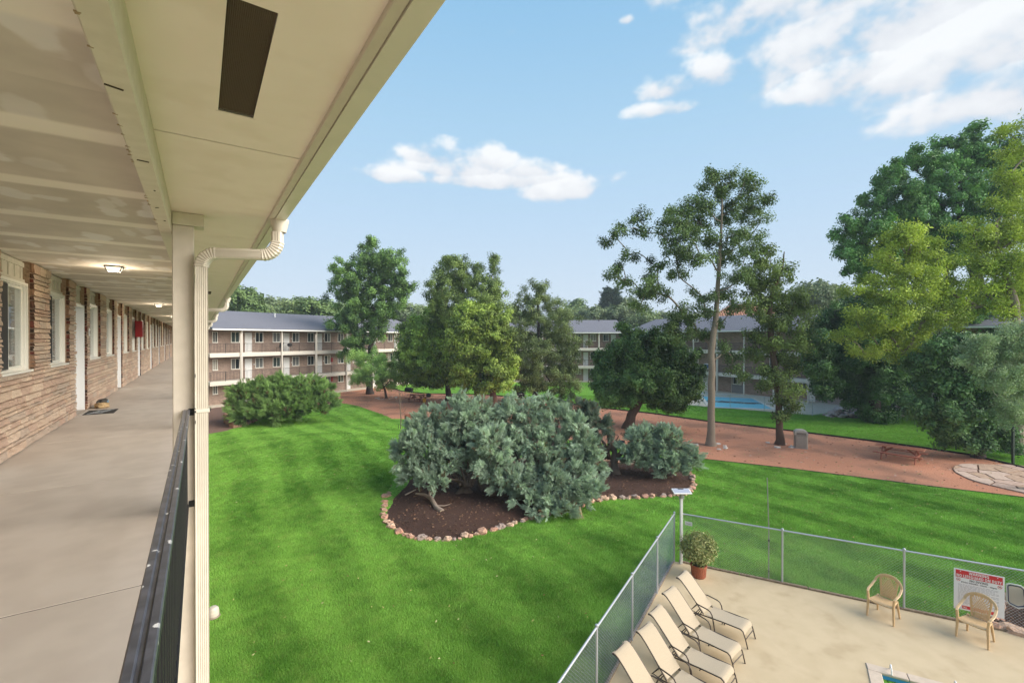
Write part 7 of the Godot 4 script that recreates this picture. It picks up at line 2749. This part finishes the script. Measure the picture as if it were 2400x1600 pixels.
	juniper("blue_juniper", "blue-green juniper forming the right half of the big mound, spilling over the rock edging", 19.4, gp(1260, 1165, 0.1),
		[[[1215, 1170, 26, -0.4], [1225, 1130, 22, -0.2], [1240, 1080, 16, 0.0], [1260, 1030, 10, 0.3]], [[1150, 1175, 16, -0.6], [1160, 1140, 14, -0.4], [1180, 1100, 10, -0.2]]],
		[[1225, 962, 44, 24], [1275, 952, 36, 18], [1185, 990, 40, 26], [1245, 1000, 50, 30], [1310, 985, 40, 26], [1355, 1005, 28, 26], [1200, 1040, 46, 30], [1265, 1045, 52, 32], [1330, 1040, 46, 32], [1375, 1050, 26, 32], [1170, 1085, 36, 24], [1225, 1090, 46, 28], [1290, 1090, 50, 30], [1350, 1090, 40, 28], [1390, 1092, 18, 18], [1150, 1040, 36, 34, -0.6], [1160, 1100, 34, 24, -1.0], [1180, 1135, 36, 16, -1.2], [1225, 1130, 44, 24, -1.2], [1290, 1130, 50, 26, -1.3], [1345, 1125, 42, 26, -1.2], [1245, 1170, 40, 16, -1.8], [1305, 1168, 46, 20, -1.9], [1360, 1155, 32, 14, -1.7], [1285, 1196, 34, 11, -2.3], [1340, 1186, 26, 10, -2.1], [1388, 1148, 20, 8, -1.5], [1320, 1205, 20, 7, -2.5], [1395, 1120, 14, 14, -1.0]], blue)
	juniper("blue_juniper", "darker juniper behind the big mound with twisted bare trunks at its right", 22.5, gp(1420, 1098, 0.1),
		[[[1452, 1124, 24, -0.8], [1440, 1095, 20, -0.5], [1441, 1060, 14, -0.2], [1432, 1040, 14, 0.0], [1424, 1000, 12, 0.2], [1395, 980, 8, 0.4]], [[1400, 1082, 12, 0.2], [1420, 1060, 14, 0.0], [1436, 1042, 14, 0.0], [1465, 1037, 10, -0.1]], [[1440, 1095, 10, -0.5], [1448, 1070, 12, -0.3], [1475, 1050, 12, -0.2], [1500, 1045, 8, 0.0]]],
		[[1345, 955, 30, 16], [1375, 970, 32, 20], [1400, 995, 28, 22], [1365, 1000, 30, 26], [1450, 1022, 16, 8], [1392, 1035, 16, 14], [1380, 1040, 22, 20]],
		{"bark": jb, "mesh": spray, "c0": Color(0.09, 0.13, 0.095), "c1": Color(0.29, 0.36, 0.28), "size": 0.62, "per": 22})
	juniper("blue_juniper", "low spreading blue-green juniper at the right end of the island bed", 21.5, gp(1550, 1128, 0.1),
		[[[1546, 1132, 12, 0.0], [1548, 1110, 11, 0.0], [1540, 1080, 8, 0.2]], [[1556, 1133, 12, -0.1], [1556, 1110, 11, 0.0], [1575, 1085, 8, 0.2]], [[1560, 1125, 10, 0.0], [1585, 1105, 8, 0.1], [1600, 1090, 6, 0.2]]],
		[[1535, 1012, 30, 16], [1500, 1030, 30, 18], [1560, 1030, 34, 20], [1480, 1055, 26, 18], [1525, 1055, 44, 22], [1580, 1050, 34, 20], [1500, 1078, 30, 16], [1550, 1078, 44, 20], [1600, 1075, 28, 18], [1520, 1098, 24, 11], [1575, 1100, 34, 14], [1615, 1092, 18, 12], [1628, 1070, 10, 8]], blue)
	juniper("green_juniper", "wide green spreading juniper in front of the left wing", 36.0, gp(655, 972, 0.1),
		[[[650, 968, 14, 0], [660, 940, 10, 0]], [[690, 962, 14, 0], [700, 930, 10, 0]]],
		[[672, 890, 26, 9], [712, 898, 44, 10], [636, 904, 36, 10], [745, 910, 28, 10], [690, 912, 40, 12], [596, 914, 30, 11], [570, 920, 26, 16], [650, 920, 40, 18], [725, 924, 46, 18], [760, 930, 20, 14], [600, 938, 38, 20], [558, 945, 20, 20], [650, 945, 44, 20], [710, 944, 48, 18], [764, 944, 20, 14], [560, 965, 18, 14], [615, 966, 34, 15], [670, 964, 42, 14], [580, 975, 26, 12], [730, 956, 34, 11], [640, 975, 26, 10]],
		{"bark": jb, "mesh": spray, "c0": Color(0.085, 0.165, 0.048), "c1": Color(0.37, 0.56, 0.18), "size": 1.05, "dens": 0.55, "per": 16, "lean": 3.2, "up": 0.5})
	driftwood(jb)

func driftwood(jb: Material) -> void:
	var p := gp(1015, 1185, 0.15)
	var log_ := thing("fallen_branch", "grey forked dead branch lying on the mulch under the big blue juniper", "branch", p)
	var b := MB.new()
	var wood := mottled("dead wood", lin(0.20, 0.15, 0.115), lin(0.36, 0.28, 0.22), 0.3, 0.9, 0.8, true, 0.05)
	var q := func(u: float, v: float, y: float) -> Vector3: return gp(u, v, y) - p
	b.tube(PackedVector3Array([q.call(1036, 1200, 0.18), q.call(1022, 1190, 0.25), q.call(1010, 1168, 0.34), q.call(995, 1160, 0.40), q.call(973, 1157, 0.46)]), PackedFloat32Array([0.11, 0.09, 0.085, 0.06, 0.035]), 8)
	part(log_, "limb", b, wood)
	b = MB.new()
	b.tube(PackedVector3Array([q.call(1006, 1166, 0.36), q.call(1006, 1155, 0.5), q.call(1007, 1148, 0.62)]), PackedFloat32Array([0.05, 0.04, 0.025]), 6)
	b.tube(PackedVector3Array([q.call(1024, 1186, 0.25), q.call(1040, 1186, 0.28), q.call(1055, 1182, 0.3)]), PackedFloat32Array([0.04, 0.025, 0.012]), 6)
	part(log_, "fork", b, wood)
	b = MB.new()
	var p2 := gp(955, 1152, 0.2)
	var st := thing("stick", "short pale stick lying on the mulch left of the forked branch", "stick", p2)
	b.tube(PackedVector3Array([gp(949, 1160, 0.22) - p2, gp(974, 1148, 0.24) - p2]), PackedFloat32Array([0.03, 0.02]), 6)
	part(st, "wood", b, plain("pale stick", lin(0.42, 0.34, 0.28), 0.9))
	b = MB.new()
	var p3 := gp(1358, 1215, 0.05)
	var fr := thing("dry_frond", "dry straw-coloured frond at the foot of the juniper on the lawn edge", "dry branch", p3)
	for k in 16:
		b.tube(PackedVector3Array([Vector3(0.02, 0.42, 0), Vector3(rng.randf_range(-0.08, 0.12), 0.22, rng.randf_range(-0.06, 0.06)), Vector3(rng.randf_range(-0.15, 0.22), 0.0, rng.randf_range(-0.06, 0.2))]), PackedFloat32Array([0.014, 0.010, 0.003]), 4)
	part(fr, "fronds", b, plain("straw", lin(0.42, 0.32, 0.19), 0.9))
	# white stones at the foot of the pale trunk and of the small tree
	for s in [[1667, 1046, 0.85, "ring of whitish stones at the foot of the pale straight trunk"], [905, 933, 1.1, "ring of whitish stones round the small multi-stemmed tree"], [1826, 1044, 0.75, "few whitish stones at the foot of the trunk beside the litter bin"]]:
		var c := gp(s[0], s[1])
		var ring := thing("stone_ring", s[3], "stone ring", c)
		var n := 9
		for k in n:
			if rng.randf() < 0.3 and s[0] > 1000: continue
			var a := TAU * k / n + rng.randf() * 0.4
			b = MB.new()
			b.rock(Vector3(cos(a) * s[2], 0.02, sin(a) * s[2]), Vector3(0.16, 0.05, 0.11) * rng.randf_range(0.6, 1.3), 30 + k, Basis(Vector3.UP, rng.randf() * 3.0), 7, 5)
			part(ring, "stone", b, plain("white stone", lin(0.52, 0.47, 0.43), 0.9))


# ---------------------------------------------------------------- beyond the roofs

func backdrop() -> void:
	var bark := mottled("dark bark", Color.WHITE, Color.WHITE, 1, 1)
	var big := sprig_mesh(11, 0.42, 0.25, 0.9, 8)
	var needle := spray_mesh(33)
	var protos := []
	for kind in 4:
		var t := thing("background_tree", "", "tree", Vector3.ZERO, Basis.IDENTITY, "trees beyond the roofs")
		var b := MB.new()
		b.tube(PackedVector3Array([Vector3(0, -1, 0), Vector3(0.1, 4, 0.1), Vector3(0, 9.5 if kind == 3 else 7, 0)]), PackedFloat32Array([0.35, 0.25, 0.06]), 7)
		part(t, "trunk", b, bark)
		var xf := []
		var tn := []
		var c0: Color = [Color(0.075, 0.128, 0.045), Color(0.112, 0.158, 0.075), Color(0.143, 0.195, 0.083), Color(0.042, 0.078, 0.048)][kind]
		var c1: Color = [Color(0.195, 0.285, 0.098), Color(0.240, 0.300, 0.150), Color(0.300, 0.390, 0.158), Color(0.105, 0.158, 0.090)][kind]
		var limbs := MB.new()
		if kind == 3:
			for k in 260:
				var y := pow(rng.randf(), 0.8)
				var r := (1.0 - y) * 2.6 * rng.randf_range(0.3, 1.1) + 0.15
				var a := rng.randf() * TAU
				for j in 7:
					var p := Vector3(cos(a) * r, 1.2 + y * 9.0 - r * 0.12, sin(a) * r) + ellipse_dir() * 0.35
					var z := rng.randf_range(1.6, 3.0)
					xf.append(Transform3D(aim(Vector3(cos(a), 0.25, sin(a)) + ellipse_dir() * 0.5, rng.randf() * TAU).scaled(Vector3(z, z, z)), p))
					tn.append(c0.lerp(c1, rng.randf()))
		else:
			for m in 22:
				var d := ellipse_dir()
				var c := Vector3(d.x * 2.6, 6.0 + d.y * 3.4, d.z * 2.6) * Vector3(1, 1, 1)
				var rad := rng.randf_range(0.8, 1.7)
				wobble_limb(limbs, Vector3(0, 3.5 + rng.randf() * 2.0, 0), c, 0.12, 0.03, 0.3, 4)
				var tone := rng.randf_range(-0.25, 0.25)
				for k in 70:
					var g := ellipse_dir() * pow(rng.randf(), 0.45)
					var z := rng.randf_range(0.6, 1.1)
					xf.append(Transform3D(aim(g + Vector3(0, 0.4, 0) + ellipse_dir() * 0.5, rng.randf() * TAU).scaled(Vector3(z, z, z)), c + Vector3(g.x, g.y * 0.8, g.z) * rad))
					tn.append(c0.lerp(c1, clampf(0.5 + tone + rng.randf_range(-0.35, 0.35), 0, 1)))
			part(t, "limbs", limbs, bark)
		many(t, "crown", needle if kind == 3 else big, leaf_mat(), xf, tn, true)
		protos.append(t)
	# where they stand: direction (photograph column), depth, top (photograph row), kind, width factor, words
	var list := [
		[552, 66, 662, 0, 1.0, "tall loose green tree beyond the left wing's roof, partly behind the gutter"],
		[590, 82, 696, 2, 1.2, "pale green tree beyond the left wing's roof, next to the gutter"],
		[622, 95, 690, 1, 1.2, "grey-green tree beyond the left wing's roof, second gap from the gutter"],
		[655, 90, 695, 1, 1.3, "hazy tree beyond the left wing's roof with brownish foliage"],
		[690, 86, 697, 2, 1.3, "pale hazy tree beyond the middle of the left wing's roof"],
		[722, 78, 692, 0, 1.5, "broad layered dark tree beyond the left wing's roof"],
		[760, 84, 698, 0, 1.2, "dark green tree beyond the left wing's roof just left of the tall open tree"],
		[800, 96, 706, 1, 1.3, "hazy tree beyond the left wing's roof behind the tall open tree"],
		[845, 104, 712, 2, 1.4, "pale tree beyond the left wing's roof hidden behind the tall open tree"],
		[905, 104, 708, 1, 1.3, "grey-green tree beyond the left wing's roof right of the tall open tree"],
		[955, 110, 700, 2, 1.3, "pale hazy tree in the gap between the tall open tree and the middle group"],
		[1000, 108, 716, 1, 1.2, "hazy tree behind the yellow-green tree of the middle group"],
		[1070, 112, 712, 0, 1.5, "tree beyond the back wing behind the tallest middle tree"],
		[1150, 116, 716, 1, 1.4, "hazy tree beyond the back wing behind the middle group"],
		[1220, 112, 718, 2, 1.4, "pale tree beyond the back wing behind the willow-like tree"],
		[1335, 108, 712, 2, 1.3, "pale round tree beyond the back wing just right of the willow-like tree"],
		[1368, 116, 694, 0, 1.0, "dark ragged tree standing above the hazy trees beyond the back wing"],
		[1392, 104, 712, 1, 1.2, "grey-green tree beyond the back wing left of the dark conifer"],
		[1432, 122, 678, 3, 1.0, "dark pointed conifer beyond the back wing's roof"],
		[1468, 126, 690, 1, 1.0, "distant hazy round tree right of the dark conifer"],
		[1462, 104, 708, 1, 1.3, "olive round tree beyond the back wing below the conifer"],
		[1510, 100, 722, 2, 1.2, "pale bush-like tree beyond the back wing behind the airy tree's left limb"],
		[1560, 108, 724, 1, 1.2, "hazy tree beyond the right wing behind the airy tree"],
		[1640, 106, 728, 2, 1.2, "pale tree beyond the right wing left of the tiled roof"],
		[1905, 74, 650, 1, 0.9, "grey loose tree beyond the right wing, right of the ragged tree"],
		[1948, 78, 655, 1, 0.8, "grey thin tree beyond the right wing left of the largest tree"],
		[2010, 80, 690, 0, 1.3, "tree beyond the right wing behind the yellow-green feathery tree"],
		[2120, 78, 680, 0, 1.4, "tree beyond the right wing behind the largest tree"],
		[2240, 76, 690, 2, 1.4, "pale tree beyond the right wing behind the largest tree's trunk"],
		[2370, 74, 680, 0, 1.4, "tree beyond the right wing at the right edge"]]
	var used := [false, false, false, false]
	for q in list:
		var d: float = q[1]
		var foot := ray(q[0], 794, d)
		foot.y = 0.0
		var top: float = EYE + (V0 - q[2]) / F * d
		var tall: float = 10.3 if q[3] == 3 else 10.6
		var sy: float = top / tall
		var turn := Basis(Vector3.UP, rng.randf() * TAU).scaled(Vector3(sy * q[4], sy, sy * q[4]))
		var proto: Node3D = protos[q[3]]
		if not used[q[3]]:
			used[q[3]] = true
			proto.transform = Transform3D(turn, foot)
			proto.set_meta("label", q[5])
		else:
			copy(proto, foot, turn, q[5])
	# neighbouring house with a clay tile roof
	var hp := ray(1745, 794, 96)
	hp.y = 0.0
	var house := thing("tiled_house", "house with an orange clay tile hip roof beyond the right wing, behind the airy tree", "house", hp, Basis(Vector3.UP, -0.25))
	var b := MB.new()
	b.box(Vector3(-9, 0, -7), Vector3(9, 9.2, 7))
	part(house, "wall", b, plain("stucco", lin(0.45, 0.36, 0.27), 0.9))
	b = MB.new()
	var e := [Vector3(-9.8, 9.0, 7.8), Vector3(9.8, 9.0, 7.8), Vector3(9.8, 9.0, -7.8), Vector3(-9.8, 9.0, -7.8)]
	var r0 := Vector3(-2.4, 13.8, 0)
	var r1 := Vector3(2.4, 13.8, 0)
	b.quad(e[0], e[1], r1, r0, Vector3(0, 1, 1))
	b.quad(e[2], e[3], r0, r1, Vector3(0, 1, -1))
	b.ftri(e[1], e[2], r1, Vector3(1, 1, 0))
	b.ftri(e[3], e[0], r0, Vector3(-1, 1, 0))
	var roof := part(house, "roof", b, plain("clay base", lin(0.34, 0.15, 0.085), 0.9))
	b = MB.new()
	for k in 40:
		var x := -9.6 + k * 0.49
		var t := clampf((absf(x) - 2.4) / 7.4, 0.0, 1.0)
		var up := Vector3(x, 13.8, 0.0) if t <= 0.0 else Vector3(x, lerpf(13.8, 9.0, t), lerpf(0.0, 7.8, t))
		b.bar(Vector3(x, 9.03, 7.82), up + Vector3(0, 0.03, 0.02), 0.27, 0.16, Vector3(0, 1, 0.6), 0.07)
	for k in 30:
		var z := -7.4 + k * 0.5
		var t := clampf(absf(z) / 7.8, 0.0, 1.0)
		b.bar(Vector3(9.82, 9.03, z), Vector3(lerpf(2.4, 9.8, t), lerpf(13.8, 9.0, t) + 0.03, z), 0.27, 0.16, Vector3(0.6, 1, 0), 0.07)
		b.bar(Vector3(-9.82, 9.03, z), Vector3(-lerpf(2.4, 9.8, t), lerpf(13.8, 9.0, t) + 0.03, z), 0.27, 0.16, Vector3(-0.6, 1, 0), 0.07)
	part(roof, "tile_courses", b, mottled("clay tile", lin(0.40, 0.18, 0.10), lin(0.55, 0.29, 0.18), 2.0, 0.9)).set_meta("kind", "stuff")
	b = MB.new()
	b.box(Vector3(-11.9, 9.0, 2.0), Vector3(-10.8, 10.9, 3.2), 0.05)
	b.box(Vector3(-12.0, 10.9, 1.9), Vector3(-10.7, 11.1, 3.3), 0.03)
	part(roof, "chimney", b, plain("stucco", lin(0.45, 0.36, 0.27), 0.9))


# ---------------------------------------------------------------- blades on the near lawn

func lawn_blades() -> void:
	var r := RandomNumberGenerator.new()
	r.seed = 77
	var shapes := []
	var b := MB.new()
	for k in 16:
		var a := k * 2.4
		var rad := 0.085 * sqrt((k + 0.5) / 16.0)
		var base := Vector3(cos(a) * rad, 0, sin(a) * rad)
		var d := Vector3(r.randf_range(-1, 1), 0, r.randf_range(-1, 1)) * 0.035
		var h := r.randf_range(0.035, 0.065)
		var s := Vector3(-d.z, 0, d.x).normalized() * 0.0055
		b.ftri(base - s, base + s, base + d + Vector3(0, h, 0), Vector3(d.x, 0.4, d.z) + Vector3(0, 0.3, 0))
	var mesh := b.mesh()
	var m := leaf_mat("grass blade", 0.3)
	m.metallic_specular = 0.25
	m.roughness = 0.7
	var avoid := [island_poly, path_poly, deck_poly, left_bed_poly, corner_bed_poly, gravel_poly]
	var xf := []
	var tn := []
	var tries := 0
	while xf.size() < 260000 and tries < 900000:
		tries += 1
		var d := 7.5 + 46.0 * pow(r.randf(), 1.7)
		var x := r.randf_range(-0.78, 1.15) * d
		var p := Vector2(x, -d)
		# nothing under the near block
		var across := x * cos(deg_to_rad(CORRIDOR)) - d * sin(deg_to_rad(CORRIDOR))
		if across < -0.1: continue
		var bad := false
		for poly in avoid:
			if Geometry2D.is_point_in_polygon(p, poly):
				bad = true
				break
		if bad: continue
		var s := r.randf_range(0.75, 1.25)
		xf.append(Transform3D(Basis(Vector3.UP, r.randf() * TAU).scaled(Vector3(s * 1.1, s, s * 1.1)), Vector3(x, lawn_height(x, -d), -d)))
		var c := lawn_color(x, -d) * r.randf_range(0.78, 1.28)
		if r.randf() < 0.05: c = c.lerp(Color(0.30, 0.27, 0.10), 0.5)
		tn.append(c)
	many(self, "grass", mesh, m, xf, tn, true)
	var leaf := sprig_mesh(1, 0.06, 0.035, 0.01, 17)
	var fx := []
	var ft := []
	for k in 1500:
		var d := 9.0 + 30.0 * r.randf()
		var x := r.randf_range(-0.75, 1.1) * d
		if x < 4.0 and r.randf() < 0.6: continue
		if x * cos(deg_to_rad(CORRIDOR)) - d * sin(deg_to_rad(CORRIDOR)) < 0.2: continue
		fx.append(Transform3D(aim(Vector3(r.randf_range(-0.6, 0.6), 1, r.randf_range(-0.6, 0.6)), r.randf() * TAU) * Basis(Vector3.RIGHT, 1.4), Vector3(x, lawn_height(x, -d) + 0.055, -d)))
		ft.append([Color(0.45, 0.42, 0.16), Color(0.40, 0.27, 0.12), Color(0.5, 0.5, 0.25)][r.randi() % 3])
	many(self, "fallen_leaves", leaf, leaf_mat(), fx, ft, true)
